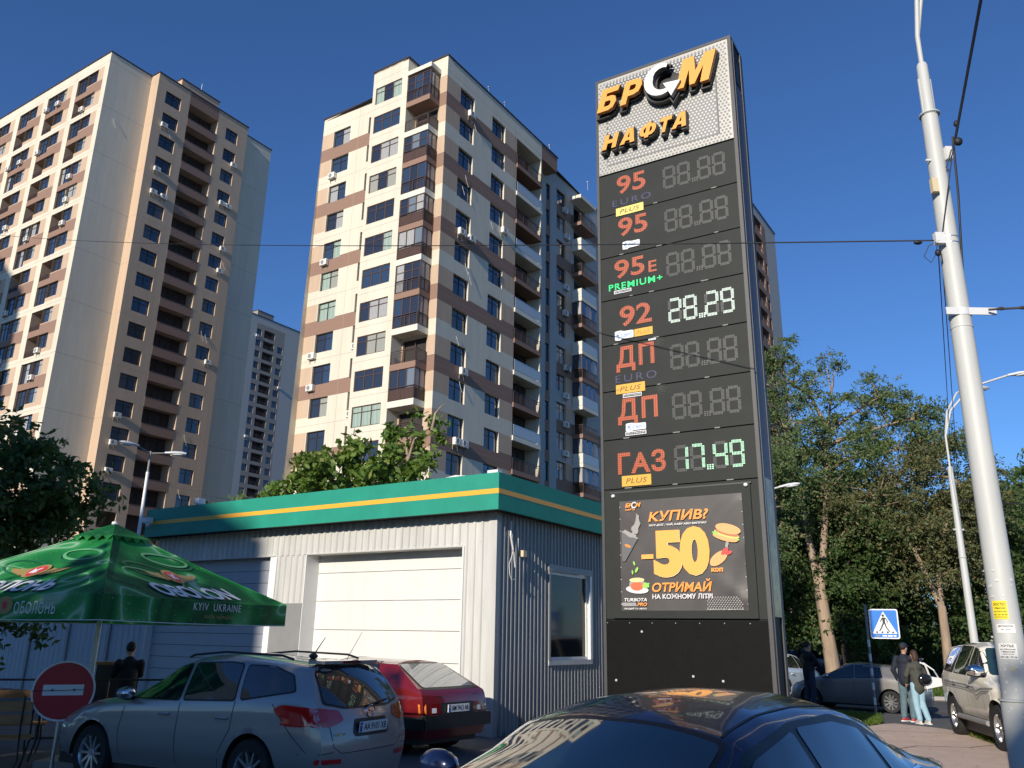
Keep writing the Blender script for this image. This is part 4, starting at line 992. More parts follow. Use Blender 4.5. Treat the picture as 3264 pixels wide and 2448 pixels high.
    def hit(s, p, ax):
        D = {'L': ((p[0], 3, p[1]), (0, -1, 0)), 'R': ((p[0], -3, p[1]), (0, 1, 0)), 'T': ((p[0], p[1], 4), (0, 0, -1)), 'B': ((-4, p[0], p[1]), (1, 0, 0)), 'F': ((8, p[0], p[1]), (-1, 0, 0))}[ax]
        h = s.bvh.ray_cast(Vector(D[0]), Vector(D[1]))
        if h[0] is None:
            # fall back to the nearest point on the skin of that side
            far = Vector(D[0])+Vector(D[1])*(2.2 if ax in 'LR' else 3.2); h = s.bvh.find_nearest(far)
        n = h[1]
        if n.dot(Vector(D[1])) > 0: n = -n
        return h[0], n
    def decal(s, nm, outline, ax, m, off=.004, step=.07, par=None):
        pts = [Vector(p) for p in outline]; fin = []
        for i in range(len(pts)):
            a, b = pts[i], pts[(i+1) % len(pts)]; k = max(1, int((b-a).length/step))
            fin += [a+(b-a)*j/k for j in range(k)]
        n = len(fin); xs = [p.x for p in fin]; ys = [p.y for p in fin]
        def inside(x, y):
            c = False
            for i in range(n):
                a, b = fin[i], fin[i-1]
                if (a.y > y) != (b.y > y) and x < (b.x-a.x)*(y-a.y)/(b.y-a.y)+a.x: c = not c
            return c
        V = list(fin); x = min(xs)+step/2
        while x < max(xs):
            y = min(ys)+step/2
            while y < max(ys):
                if inside(x, y) and min((Vector((x, y))-q).length for q in fin) > step*.45: V.append(Vector((x, y)))
                y += step
            x += step
        r = delaunay_2d_cdt(V, [], [list(range(n))], 1, 1e-6)
        mb = MB(); k = mb.mi(m)
        for p in r[0]:
            h, nn = s.hit((p[0], p[1]), ax); mb.v.append(tuple(h+nn*off))
        for f in r[2]: mb.f.append(tuple(f)); mb.m.append(k)
        return mb.obj(nm, par or s.t, smooth=60)
    def line(s, nm, pts, ax, w=.008, m='gap', par=None, off=.0035):
        mb = MB(); k = mb.mi(m); L = []
        for i in range(len(pts)-1):
            a, b = Vector(pts[i]), Vector(pts[i+1]); q = max(1, int((b-a).length/.07)); L += [a+(b-a)*j/q for j in range(q)]
        L.append(Vector(pts[-1]))
        for i, p in enumerate(L):
            d = (L[min(i+1, len(L)-1)]-L[max(i-1, 0)]).normalized(); nn = Vector((-d.y, d.x))*w/2
            for q in (p+nn, p-nn):
                h, no = s.hit((q.x, q.y), ax); mb.v.append(tuple(h+no*off))
        for i in range(len(L)-1): mb.f.append((2*i, 2*i+1, 2*i+3, 2*i+2)); mb.m.append(k)
        return mb.obj(nm, par or s.t)
    def wheels(s, style='alloy', spokes=10, rr=.62):
        sp = s.sp; R_ = sp['R']; W = sp['w']; rim = R_*rr
        tm = MB(); tw = sp.get('tw', .2); tm.lathe([(rim, 0), (R_*.93, -.006), (R_*.985, .02), (R_, .05), (R_, tw-.05), (R_*.985, tw-.02), (R_*.93, tw), (rim, tw)], 'rubber', 36); tme = tm.mesh('wheel', smooth=50)
        rm = MB(); rm.lathe([(rim, .0), (rim*.97, .012), (rim*.9, .05), (rim*.88, .12)], 'alloy', 36); rm.lathe([(.0, .09), (rim*.9, .10)], 'black', 24); rm.lathe([(.0, .02), (rim*.16, .02), (rim*.2, .05)], 'alloy', 16)
        for i in range(spokes):
            a = 2*PI*i/spokes; w0, w1 = rim*.085, rim*(.06 if style != 'steel' else .13)
            if style == 'twin': a += (.12 if i % 2 else -.12)
            c, sn = math.cos(a), math.sin(a); P = lambda r_, o, y: (r_*c-o*sn, y, r_*sn+o*c)
            rm.face([P(rim*.12, -w0, .03), P(rim*.12, w0, .03), P(rim*.93, w1, .018), P(rim*.93, -w1, .018)], 'alloy')
            for sg in (-1, 1): rm.face([P(rim*.12, sg*w0, .03), P(rim*.93, sg*w1, .018), P(rim*.93, sg*w1, .06), P(rim*.12, sg*w0, .07)], 'alloy')
        rme = rm.mesh('rim', smooth=30)
        for cx in (0, sp['wb']):
            for sg in (1, -1):
                y = (s.hw(cx)-.02)*sg
                o = put('wheel', tme, s.t, (cx, y, R_), PI if sg > 0 else 0); put('rim', rme, o)
    def windows(s, side_polys, m='cglass', trim=.018):
        for pl in side_polys:
            for ax in ('L', 'R'):
                big = grow(pl, trim); s.decal('window_trim', rpoly(big, .05), ax, 'trim', .003); s.decal('side_window', rpoly(pl, .045), ax, m, .006)
    def mirror(s, x, z, m, sides=(1, -1), big=1.0):
        for sg in sides:
            q = MB(); h, n = s.hit((x, z-.05), 'L' if sg > 0 else 'R'); y = h.y+sg*.13*big
            q.ell((x, y, z+.02), (.065*big, .125*big, .075*big), m, 16, 10); q.box(x-.03, min(h.y, y), z-.06, x+.03, max(h.y, y), z-.02, 'trim'); o = q.obj('wing_mirror', s.t, smooth=50)
            q = MB(); q.ell((x-.03*big, y, z+.02), (.062*big, .105*big, .066*big), 'chrome', 12, 6); q.obj('mirror_glass', o, smooth=50)
    def handle(s, xs, z, m):
        for x in xs:
            for ax, sg in (('L', 1), ('R', -1)):
                h, n = s.hit((x, z), ax); MB().tube([tuple(h+n*.01+Vector((-.09, 0, 0))), tuple(h+n*.03+Vector((-.05, 0, 0))), tuple(h+n*.03+Vector((.06, 0, 0))), tuple(h+n*.01+Vector((.09, 0, 0)))], .014, m, 6).obj('door_handle', s.t, smooth=50)
    def plate(s, y, z, txt, ax='B', w=.52, h=.112, flat=None, tilt=0):
        p, n = s.hit((y, z), ax); q = MB(); q.box(0, -w/2, -h/2, .012, w/2, h/2, 'plate') if ax == 'F' else q.box(-.012, -w/2, -h/2, 0, w/2, h/2, 'plate')
        o = q.obj('number_plate', s.t, (p.x+(-.02 if ax == 'B' else .02), y, z)); o.rotation_euler = (0, tilt, 0)
        k = -.014 if ax == 'B' else .014
        rot = (0, 0, -PI/2) if ax == 'B' else (0, 0, PI/2)
        put('lettering', text_mesh(txt, w*.80, h*.66, 'pink', 0, .015), o, (k, w/2-w*.15 if ax == 'B' else -(w/2-w*.15), -h*.33), rot=rot)
        yb = (w/2-.045, w/2-.005) if ax == 'B' else (-w/2+.005, -w/2+.045)
        q = MB(); q.box(k-.001, yb[0], -h/2+.006, k, yb[1], h/2-.006, 'pblue'); q.box(k-.002, yb[0]+.008, .015, k-.001, yb[1]-.008, .028, 'pyel'); q.obj('plate_flag', o); return o
    def text(s, txt, yc, z, w, h, m, ax='B', nm='lettering', shear=0):
        p, n = s.hit((yc, z), ax); me = text_mesh(txt, w, h, m, 0, .02, shear); rot = (0, 0, -PI/2); return put(nm, me, s.t, (p.x-.012, yc+w/2, z-h/2), rot=rot)
def grow(pl, d):
    c = Vector((sum(p[0] for p in pl)/len(pl), sum(p[1] for p in pl)/len(pl))); out = []
    n = len(pl)
    for i in range(n):
        p = Vector(pl[i]); a = (p-Vector(pl[i-1])).normalized(); b = (Vector(pl[(i+1) % n])-p).normalized()
        na, nb = Vector((a.y, -a.x)), Vector((b.y, -b.x))
        if na.dot(p-c) < 0: na = -na
        if nb.dot(p-c) < 0: nb = -nb
        v = (na+nb); v = v.normalized()*d*min(1.6, 1/max(.5, v.length/2)); out.append(tuple(p+v))
    return out

# --- silver estate car
SP_WAGON = dict(wb=2.685, R=.325, w=.905, sill=.24, drop=.075, bulge_r=.10, bulge_f=.2, tw=.21,
    rear=[(0, -.86), (.35, -.93), (.62, -.95), (.85, -.90), (1.02, -.82), (1.25, -.68), (1.46, -.50), (2, -.45)], front=[(0, 3.45), (.3, 3.50), (.6, 3.50), (.8, 3.30), (1.0, 3.1), (1.6, 3.1)],
    top=[(-1, 1.44), (-.4, 1.47), (.6, 1.525), (1.2, 1.50), (1.55, 1.42), (2.35, 1.03), (2.9, .95), (3.3, .83), (3.55, .70)],
    belt=[(-1, 1.06), (0, 1.04), (1.2, .98), (2.0, .94), (2.6, .90), (3.2, .78), (3.5, .64)], hw=[(-1.0, .74), (-.82, .84), (-.5, .895), (0, .91), (1.3, .895), (2.7, .90), (3.1, .85), (3.35, .76), (3.5, .62)], rw=[(-1, .60), (-.3, .64), (.8, .66), (1.5, .62), (2.3, .72), (3, .72)])
def estate():
    c = Car('estate_car', 'silver estate car seen from its rear left, parked by the green umbrella', (-2.39, 10.6, 0), -62.8, SP_WAGON, 'silverp', fine=1.2); t = c.t; t.scale = (.955, 1, 1)
    c.windows([[(1.22, 1.00), (2.06, .985), (1.62, 1.31), (1.28, 1.385)], [(.30, 1.035), (1.14, 1.005), (1.19, 1.39), (.62, 1.415), (.42, 1.40)], [(-.52, 1.15), (.20, 1.045), (.33, 1.39), (-.05, 1.385), (-.38, 1.30)]])
    c.decal('windscreen', rpoly([(1.62, -.56), (2.32, -.66), (2.40, 0), (2.32, .66), (1.62, .56)], .06), 'T', 'wglass', .005)
    c.decal('window_trim', rpoly([(-.70, 1.02), (-.62, 1.33), (-.50, 1.41), (.50, 1.41), (.62, 1.33), (.70, 1.02), (.4, .965), (-.4, .965)], .05), 'B', 'trim', .003)
    c.decal('rear_window', rpoly([(-.67, 1.04), (-.60, 1.32), (-.49, 1.395), (.49, 1.395), (.60, 1.32), (.67, 1.04), (.4, .985), (-.4, .985)], .05), 'B', 'cglass', .006)
    sp = MB(); sp.box(-.66, -.50, 1.43, -.42, .50, 1.465, 'silverp'); sp.obj('spoiler', t)
    MB().box(-.668, -.17, 1.435, -.655, .17, 1.46, 'taild').obj('brake_light', t)
    for sg, ax in ((1, 'L'), (-1, 'R')):
        c.decal('tail_light', rpoly([(-.30, .965), (-.42, 1.015), (-.86, .985), (-.93, .84), (-.62, .80), (-.45, .86)], .05), ax, 'tail', .008, .04)
        c.decal('tail_light', rpoly([(sg*.45, .86), (sg*.50, .955), (sg*.86, 1.0), (sg*.90, .80), (sg*.62, .80)], .03), 'B', 'tail', .008)
        c.decal('reflector', rpoly([(sg*.50, .43), (sg*.80, .44), (sg*.80, .49), (sg*.50, .475)], .01), 'B', 'tail', .012)
        c.line('panel_gap', [(-.28, 1.02), (-.60, .70), (-.78, .55)], ax); c.line('panel_gap', [(1.18, .97), (1.20, .6), (1.18, .3)], ax); c.line('panel_gap', [(2.12, .95), (2.20, .6), (2.16, .32)], ax); c.line('panel_gap', [(.28, 1.02), (.32, .72), (.47, .5), (.5, .3)], ax)
        c.line('crease', [(-.2, .86), (.6, .83), (1.6, .80), (2.3, .80)], ax, .012, 'gap') if False else None
        c.decal('headlight', rpoly([(3.0, .76), (3.36, .70), (3.44, .60), (3.28, .58)], .04), ax, 'head', .006)
        r = MB(); r.tube([(-.28, sg*.60, 1.475), (-.1, sg*.605, 1.515), (.8, sg*.615, 1.535), (1.35, sg*.59, 1.49), (1.45, sg*.57, 1.46)], .014, 'trim', 6); r.obj('roof_rail', t, smooth=60)
    c.line('panel_gap', [(-.62, .96), (-.66, .80), (-.62, .60), (-.50, .53), (.50, .53), (.62, .60), (.66, .80), (.62, .96)], 'B'); c.line('panel_gap', [(-.86, .53), (-.62, .55)], 'B'); c.line('panel_gap', [(.62, .55), (.86, .53)], 'B')
    c.decal('plate_recess', rpoly([(-.33, .72), (-.29, .86), (.29, .86), (.33, .72), (.29, .68), (-.29, .68)], .03), 'B', 'trim', .006)
    c.plate(0, .775, 'AA 9101 XB', tilt=R(-6)); c.text('ASTRA', .52, .72, .17, .025, 'chrome'); c.text('1.7', -.55, .86, .07, .025, 'chrome')
    p, n = c.hit((0, .915), 'B'); e = MB(); e.tube([(p.x-.02, .075*math.cos(a*PI/12), .925+.065*math.sin(a*PI/12)) for a in range(25)], .007, 'chrome', 6, False); e.prism([(-.08, -.008), (.01, -.006), (-.015, .006), (.08, .01), (-.01, .012), (.015, -.001)], 0, .01, 'chrome')
    eo = MB(); eo.tube([(p.x-.022, .075*math.cos(a*PI/12), .925+.065*math.sin(a*PI/12)) for a in range(25)], .008, 'chrome', 6, False)
    eo.face([(p.x-.03, .085, .93), (p.x-.03, -.02, .936), (p.x-.03, .02, .922)], 'chrome'); eo.face([(p.x-.03, -.085, .92), (p.x-.03, .02, .914), (p.x-.03, -.02, .928)], 'chrome'); eo.obj('emblem', t)
    w = MB(); w.tube([(p.x+.0, .05, .985), (p.x-.0, -.32, 1.04)], .012, 'black', 6); w.obj('wiper', t)
    a = MB(); a.ell((-.05, 0, 1.50), (.07, .035, .035), 'black', 10, 6); a.tube([(-.05, 0, 1.51), (-.22, 0, 1.72)], [.008, .004], 'black', 6); a.obj('antenna', t, smooth=60)
    c.handle((.45, 1.42), .84, 'silverp'); c.mirror(2.05, 1.02, 'silverp'); c.wheels('alloy', 10, .64)
    ho = c.hit((-.8, .5), 'L')
estate()

# --- dark red hatchback
SP_HATCH = dict(wb=2.46, R=.285, w=.82, sill=.26, drop=.06, bulge_r=.035, bulge_f=.10, tw=.17, sm=.04,
    rear=[(0, -.66), (.42, -.75), (.62, -.75), (.78, -.73), (.92, -.70), (.97, -.60), (1.36, .12), (2, .15)], front=[(0, 3.05), (.4, 3.12), (.62, 3.10), (.75, 3.0), (1.5, 2.95)],
    top=[(-1, 1.37), (.2, 1.385), (1.0, 1.39), (1.35, 1.36), (2.1, .98), (2.9, .86), (3.1, .76)], belt=[(-1, .93), (0, .92), (1.5, .90), (2.2, .87), (2.9, .80), (3.1, .70)],
    hw=[(-.9, .76), (-.6, .80), (0, .82), (2.5, .82), (2.95, .79), (3.1, .72)], rw=[(-1, .55), (.2, .57), (1.2, .57), (2.0, .68), (3, .68)])
def hatch():
    c = Car('hatchback_car', 'dark red old hatchback with a sloping tailgate parked in front of the white shutter', (-1.40, 14.49, 0), -54, SP_HATCH, 'redp'); t = c.t
    c.windows([[(1.0, .94), (1.95, .925), (1.42, 1.29), (1.05, 1.33)], [(.25, .96), (.92, .945), (.97, 1.33), (.45, 1.33)]])
    c.decal('windscreen', rpoly([(1.42, -.5), (2.08, -.6), (2.08, .6), (1.42, .5)], .05), 'T', 'wglass', .005)
    c.decal('window_trim', rpoly([(-.665, .955), (-.555, 1.335), (.555, 1.335), (.665, .955)], .05), 'B', 'trim', .004)
    c.decal('rear_window', rpoly([(-.63, .985), (-.53, 1.315), (.53, 1.315), (.63, .985)], .05), 'B', 'lglass', .008)
    for sg in (1, -1):
        c.decal('tail_light', rpoly([(sg*.40, .62), (sg*.78, .62), (sg*.78, .76), (sg*.40, .76)], .015), 'B', 'taild', .008)
        c.decal('reversing_light', [(sg*.50, .63), (sg*.60, .63), (sg*.60, .70), (sg*.50, .70)], 'B', 'plate', .011)
        c.decal('indicator', [(sg*.72, .62), (sg*.79, .62), (sg*.79, .76), (sg*.72, .76)], 'B', 'amber', .011)
        for ax in ('L', 'R'): c.line('panel_gap', [(.98, .92), (.98, .6), (.95, .3)], ax)
    c.decal('trim_band', [(-.40, .60), (.40, .60), (.40, .77), (-.40, .77)], 'B', 'trim', .005)
    b = MB(); b.box(-.82, -.80, .40, -.68, .80, .60, 'trim'); b.box(-.80, .70, .40, -.2, .85, .58, 'trim'); b.box(-.80, -.85, .40, -.2, -.70, .58, 'trim'); b.obj('bumper', t)
    c.plate(0, .685, 'AM 7413 AB'); c.text('LADA', .42, .86, .17, .03, 'chrome'); c.text('SAMARA', -.50, .88, .16, .022, 'chrome')
    a = MB(); a.tube([(1.35, .42, 1.36), (1.0, .45, 1.80)], [.006, .003], 'black', 5); a.obj('antenna', t)
    c.mirror(1.85, .96, 'trim', big=.8); c.handle((.7,), .82, 'trim'); c.wheels('steel', 8, .6)
hatch()

# --- blue saloon in the foreground
SP_SEDAN = dict(wb=2.66, R=.32, w=.88, sill=.24, drop=.095, bulge_r=.06, bulge_f=.12, tw=.21,
    rear=[(0, -.88), (.4, -.98), (.7, -1.0), (.95, -.98), (1.1, -.95)], front=[(0, 3.45), (.35, 3.52), (.6, 3.50), (.78, 3.35), (1.5, 3.2)],
    top=[(-1.1, 1.00), (-.75, 1.045), (-.50, 1.09), (.05, 1.36), (.40, 1.425), (.85, 1.44), (1.30, 1.42), (1.64, 1.355), (2.42, 1.00), (3.0, .92), (3.4, .78), (3.55, .68)],
    belt=[(-1.1, .97), (-.3, 1.0), (1, .965), (2.2, .92), (3.0, .84), (3.5, .66)], hw=[(-1.05, .74), (-.7, .84), (0, .88), (1.3, .89), (2.7, .88), (3.2, .80), (3.5, .64)], rw=[(-1.1, .70), (-.6, .67), (.2, .655), (1.4, .65), (2.3, .70), (3, .72)])
def saloon():
    c = Car('saloon_car', 'dark blue saloon car in the foreground with the sign mirrored in its roof', (1.68, 5.74, .0), 222.6, SP_SEDAN, 'bluep', fine=1.6); t = c.t; t.scale = (1, 1, 1.035)
    A = [(1.10, .985), (1.98, .955), (1.60, 1.19), (1.13, 1.285)]; B = [(.26, 1.01), (1.03, .985), (1.07, 1.295), (.62, 1.30), (.32, 1.25)]; C_ = [(-.26, 1.035), (.20, 1.015), (.26, 1.225), (.08, 1.16)]
    band = [(-.30, 1.02), (2.06, .94), (1.62, 1.215), (1.12, 1.31), (.60, 1.325), (.26, 1.27)]
    for ax in ('L', 'R'):
        c.decal('window_trim', rpoly(grow(band, .012), .05, 5), ax, 'trim', .002, .05)
        for pl in (A, B, C_): c.decal('side_window', rpoly(pl, .035, 4), ax, 'cglass', .006, .05)
        c.line('panel_gap', [(1.06, .98), (1.08, .6), (1.05, .3)], ax); c.line('panel_gap', [(2.08, .95), (2.16, .6), (2.1, .3)], ax)
        c.line('window_molding', [(-.30, 1.025), (.3, 1.01), (1.0, .985), (2.05, .95)], ax, .014, 'chrome')
    c.decal('window_trim', rpoly([(1.615, -.61), (2.38, -.70), (2.45, 0), (2.38, .70), (1.615, .61), (1.64, 0)], .06, 5), 'T', 'trim', .002, .05)
    c.decal('windscreen', rpoly([(1.66, -.59), (2.35, -.675), (2.42, 0), (2.35, .675), (1.66, .59), (1.68, 0)], .05, 5), 'T', 'wglass', .006, .05)
    c.decal('rear_window', rpoly([(-.46, -.56), (.16, -.50), (.18, 0), (.16, .50), (-.46, .56)], .05), 'T', 'cglass', .006)
    q = MB(); q.tube([(2.2, -.1, 1.14), (1.74, -.02, 1.345)], .004, 'trim', 4)
    for sg in (1, -1):
        ln = [(1.6, sg*.56), (1.2, sg*.555), (.6, sg*.55), (.22, sg*.54), (-.2, sg*.55)]; c.line('roof_molding', ln, 'T', .014, 'trim')
        c.decal('headlight', rpoly([(2.95, .78), (3.32, .74), (3.46, .62), (3.2, .60)], .04), 'L' if sg > 0 else 'R', 'head', .006); c.decal('tail_light', rpoly([(-.5, .90), (-.95, .90), (-.98, .74), (-.7, .72)], .03), 'L' if sg > 0 else 'R', 'tail', .006)
    c.line('panel_gap', [(2.5, -.66), (2.54, 0), (2.5, .66)], 'T', .02)
    w = MB(); w.tube([(2.44, -.3, 1.0), (2.3, .25, 1.065)], .008, 'black', 5); w.tube([(2.44, .35, 1.0), (2.3, .62, 1.04)], .008, 'black', 5); w.obj('wiper', t)
    c.mirror(1.96, 1.02, 'bluep', big=1.1); c.handle((.42, 1.30), .86, 'bluep'); c.wheels('alloy', 10)
    c.plate(0, .5, 'AA 4715 KM', ax='F')
saloon()

# --- grey hatchback at the crossing
SP_KIA = dict(SP_HATCH, wb=2.65, R=.325, w=.89, sill=.22, drop=.07, bulge_r=.12, bulge_f=.26, tw=.21, sm=.07,
    rear=[(0, -.78), (.4, -.86), (.7, -.84), (.95, -.74), (1.1, -.55), (1.38, -.1), (2, 0)], front=[(0, 3.35), (.4, 3.42), (.62, 3.38), (.8, 3.2), (1.5, 3.1)],
    top=[(-1, 1.36), (.0, 1.40), (.8, 1.455), (1.3, 1.40), (2.4, 1.0), (2.9, .90), (3.3, .76), (3.5, .66)], belt=[(-1, 1.02), (0, 1.0), (1.4, .94), (2.4, .88), (3.0, .78), (3.4, .62)],
    hw=[(-.95, .72), (-.6, .84), (0, .89), (2.6, .89), (3.1, .80), (3.4, .62)], rw=[(-1, .55), (.2, .60), (1.2, .60), (2.3, .72), (3, .72)])
def grey_hatch(name, label, loc, a, pnt, group=None, fine=.8):
    c = Car(name, label, loc, a, SP_KIA, pnt, group, fine=fine); t = c.t
    c.windows([[(1.15, .985), (2.25, .94), (1.75, 1.17), (1.20, 1.345)], [(.20, 1.02), (1.08, .99), (1.12, 1.35), (.72, 1.38), (.36, 1.33)]])
    c.decal('windscreen', rpoly([(1.5, -.55), (2.38, -.68), (2.46, 0), (2.38, .68), (1.5, .55)], .05), 'T', 'wglass', .005)
    c.decal('rear_window', rpoly([(-.6, 1.05), (-.5, 1.33), (.5, 1.33), (.6, 1.05)], .05), 'B', 'cglass', .006)
    for sg, ax in ((1, 'L'), (-1, 'R')):
        c.decal('headlight', rpoly([(2.85, .80), (3.28, .66), (3.36, .56), (3.05, .66)], .03), ax, 'head', .006); c.decal('tail_light', rpoly([(-.30, 1.0), (-.68, .95), (-.74, .78), (-.5, .82)], .03), ax, 'tail', .006)
        for l in ([(1.12, .95), (1.15, .6), (1.1, .25)], [(2.2, .9), (2.28, .6), (2.22, .28)]): c.line('panel_gap', l, ax)
    c.decal('grille', rpoly([(-.55, .30), (.55, .30), (.62, .52), (-.62, .52)], .04), 'F', 'trim', .006); c.plate(0, .46, 'KA 5098 OI', ax='F'); c.plate(0, .72, 'KA 5098 OI')
    c.handle((.42, 1.35), .82, pnt); c.mirror(2.02, 1.0, pnt); c.wheels('twin', 20, .70); return c
grey_hatch('hatchback_car', 'grey hatchback stopped behind the couple at the crossing', (10.75, 24.1, 0), -48, 'greyp').t.scale = (.82, .85, .88)

# --- off-roaders
SP_SUV = dict(wb=2.79, R=.385, w=.945, sill=.46, drop=.08, bulge_r=.05, bulge_f=.16, tw=.26, gap=.08,
    rear=[(0, -.86), (.5, -.93), (.9, -.95), (1.1, -.92), (1.75, -.75), (2.2, -.7)], front=[(0, 3.30), (.5, 3.42), (.8, 3.40), (1.05, 3.25), (1.8, 3.2)],
    top=[(-1, 1.80), (0, 1.85), (1.0, 1.86), (1.55, 1.80), (2.15, 1.26), (2.4, 1.19), (3.1, 1.12), (3.35, 1.0), (3.5, .9)], belt=[(-1, 1.17), (0, 1.16), (2, 1.13), (2.6, 1.08), (3.2, 1.0), (3.5, .88)],
    hw=[(-1, .82), (-.8, .89), (0, .945), (1.3, .92), (2.8, .945), (3.2, .86), (3.45, .72)], rw=[(-1, .62), (.2, .66), (1.3, .66), (2.1, .74), (3, .76)])
def suv(name, label, loc, a, pnt, group=None, dec=True):
    c = Car(name, label, loc, a, SP_SUV, pnt, group, fine=.8, cat='off-road car'); t = c.t
    c.windows([[(1.18, 1.22), (2.05, 1.20), (1.58, 1.66), (1.22, 1.72)], [(.28, 1.24), (1.10, 1.22), (1.13, 1.73), (.36, 1.75)], [(-.62, 1.27), (.20, 1.24), (.27, 1.74), (-.42, 1.70)]])
    c.decal('windscreen', rpoly([(-.60, 1.72), (.60, 1.72), (.72, 1.24), (-.72, 1.24)], .06), 'F', 'wglass', .008); c.decal('rear_window', rpoly([(-.58, 1.22), (-.52, 1.66), (.52, 1.66), (.58, 1.22)], .05), 'B', 'cglass', .006)
    for sg, ax in ((1, 'L'), (-1, 'R')):
        c.decal('headlight', rpoly([(sg*.48, .92), (sg*.50, 1.03), (sg*.84, 1.06), (sg*.88, .88), (sg*.70, .84)], .03), 'F', 'head', .008); c.decal('indicator', rpoly([(3.02, 1.02), (3.30, .98), (3.32, .86), (3.1, .90)], .03), ax, 'amber', .008)
        c.decal('tail_light', rpoly([(-.62, 1.15), (-.86, 1.15), (-.93, .88), (-.80, .86)], .03), ax, 'tail', .008)
        for l in ([(1.14, 1.14), (1.16, .8), (1.14, .5)], [(2.12, 1.12), (2.2, .8), (2.16, .5)], [(.24, 1.14), (.3, .95), (.5, .7), (.5, .5)]): c.line('panel_gap', l, ax)
        if dec:
            for q, (dz, wd) in enumerate(((0, .035), (-.05, .025), (-.09, .02))): c.line('side_stripe', [(2.75-q*.15, 1.03+dz), (2.1, 1.0+dz), (1.75, .94+dz*1.6), (1.6, 1.0+dz), (.9, 1.03+dz), (-.5, 1.05+dz)], ax, wd, 'acg')
        b = MB(); b.tube([(.45, sg*.93, .42), (2.3, sg*.93, .42)], .05, 'corrg', 8); b.obj('side_step', t, smooth=50)
    c.decal('grille', rpoly([(-.42, .82), (-.40, 1.02), (.40, 1.02), (.42, .82)], .03), 'F', 'chrome', .008); c.decal('air_intake', rpoly([(-.6, .52), (-.55, .70), (.55, .70), (.6, .52)], .03), 'F', 'trim', .008)
    c.plate(0, .62, 'AI 2384 CE', ax='F'); c.mirror(1.98, 1.30, 'chrome', big=1.35); c.handle((.40, 1.32), 1.03, 'chrome'); c.wheels('alloy', 6, .60); return c
suv('off_road_car', 'champagne off-road car with side stripes parked beside the path on the right', (10.15, 18.1, 0), 193, 'beigep')
suv('off_road_car', 'champagne off-road car mostly hidden behind the base of the price sign', (5.62, 21.3, 0), 196, 'beigep', dec=False)
grey_hatch('hatchback_car', 'light grey hatchback half hidden by the lamp post at the right edge', (9.1, 13.6, 0), 204, 'greyp2')
grey_hatch('hatchback_car', 'white hatchback with a red tail lamp just behind the waiting man', (8.1, 28.0, 0), 40, 'whitep', fine=.6)
# ------------------------------------------------------------------ ground
M['asph'] = mat('asphalt', (.10, .098, .096), .9, var=.18, vscale=1.4, bump=.6, bscale=90, var2=.15, v2scale=.15)
M['walk'] = mat('pinkish path paving', (.60, .455, .36), .92, var=.12, vscale=2.0, bump=.5, bscale=70, var2=.1, v2scale=.35)
M['kerb'] = mat('kerb stone', (.34, .32, .30), .9, var=.12, vscale=4)
M['soil'] = mat('soil under grass', (.045, .07, .022), .95, var=.35, vscale=1.5)
M['sand'] = mat('dusty verge', (.45, .35, .25), .95, var=.2, vscale=2)
struct(MB().box(-1500, -1500, -.5, 1500, 1500, 0, 'asph').obj('road'))
def sheet(name, pts, z, m, th=None):
    mb = MB()
    if th: mb.v = [(p[0], p[1], z) for p in pts]+[(p[0], p[1], z-th) for p in pts]; n = len(pts); k = mb.mi(m); mb.f = [tuple(range(n))]+[(i, i+n, (i+1) % n+n, (i+1) % n) for i in range(n)]; mb.m = [k]*(n+1)
    else: mb.face([(p[0], p[1], z) for p in pts], m)
    return struct(mb.obj(name))
PATH = [(1.5, -6), (6.0, -6), (6.6, 4), (7.6, 10.8), (8.35, 13.6), (9.2, 16.2), (9.75, 18.2), (9.5, 19.6), (8.95, 20.5), (8.6, 20.3), (6.9, 18.5), (6.3, 16.0), (5.2, 12.4), (4.0, 8)]
sheet('pavement', PATH, .02, 'walk', .03)
GRASS = [(3.2, 6.5), (4.0, 8), (5.2, 12.4), (6.3, 16.0), (6.9, 18.5), (8.6, 20.3), (9.4, 22.3), (8.6, 23.0), (6.8, 21.6), (5.6, 19.6), (4.9, 16.2), (3.6, 12.5), (2.6, 8)]
sheet('grass_verge', GRASS, .025, 'soil', .03)
FAR = [(9.8, 30.8), (13.6, 29.6), (17.5, 29.2), (24, 30.5), (60, 55), (60, 140), (5, 140), (5, 40)]
sheet('park_ground', FAR, .03, 'soil', .03)
sheet('dirt_strip', [(9.3, 30.2), (13.4, 28.9), (18, 28.3), (24, 29.5), (24, 30.5), (17.5, 29.2), (13.6, 29.6), (9.8, 30.8)], .012, 'sand')
k = MB()
def kerbline(nm, pts, w=.14, h=.12):
    mb = MB(); a = [Vector((*p, 0)) for p in pts]
    for i in range(len(a)-1):
        d = (a[i+1]-a[i]); L = d.length; n = max(1, int(L/1.0)); d.normalize(); nn = Vector((-d.y, d.x, 0))*w/2
        for j in range(n):
            p, q = a[i]+d*(L*j/n+.008), a[i]+d*(L*(j+1)/n-.008)
            s = MB(); z = h+random.uniform(-.006, .006); b = [p-nn, q-nn, q+nn, p+nn]
            s.v = [(v.x, v.y, -.02) for v in b]+[(v.x, v.y, z) for v in b]; s.f = [(4, 5, 6, 7), (0, 1, 5, 4), (1, 2, 6, 5), (2, 3, 7, 6), (3, 0, 4, 7)]; s.m = [s.mi('kerb')]*5; yield s
kb = thing('kerb', 'row of grey kerb stones along the far grass at the crossing', 'kerb')
for s in kerbline('kerb', [(9.8, 30.8), (13.6, 29.6), (17.5, 29.2), (24, 30.5)]): s.obj('kerb_stone', kb)
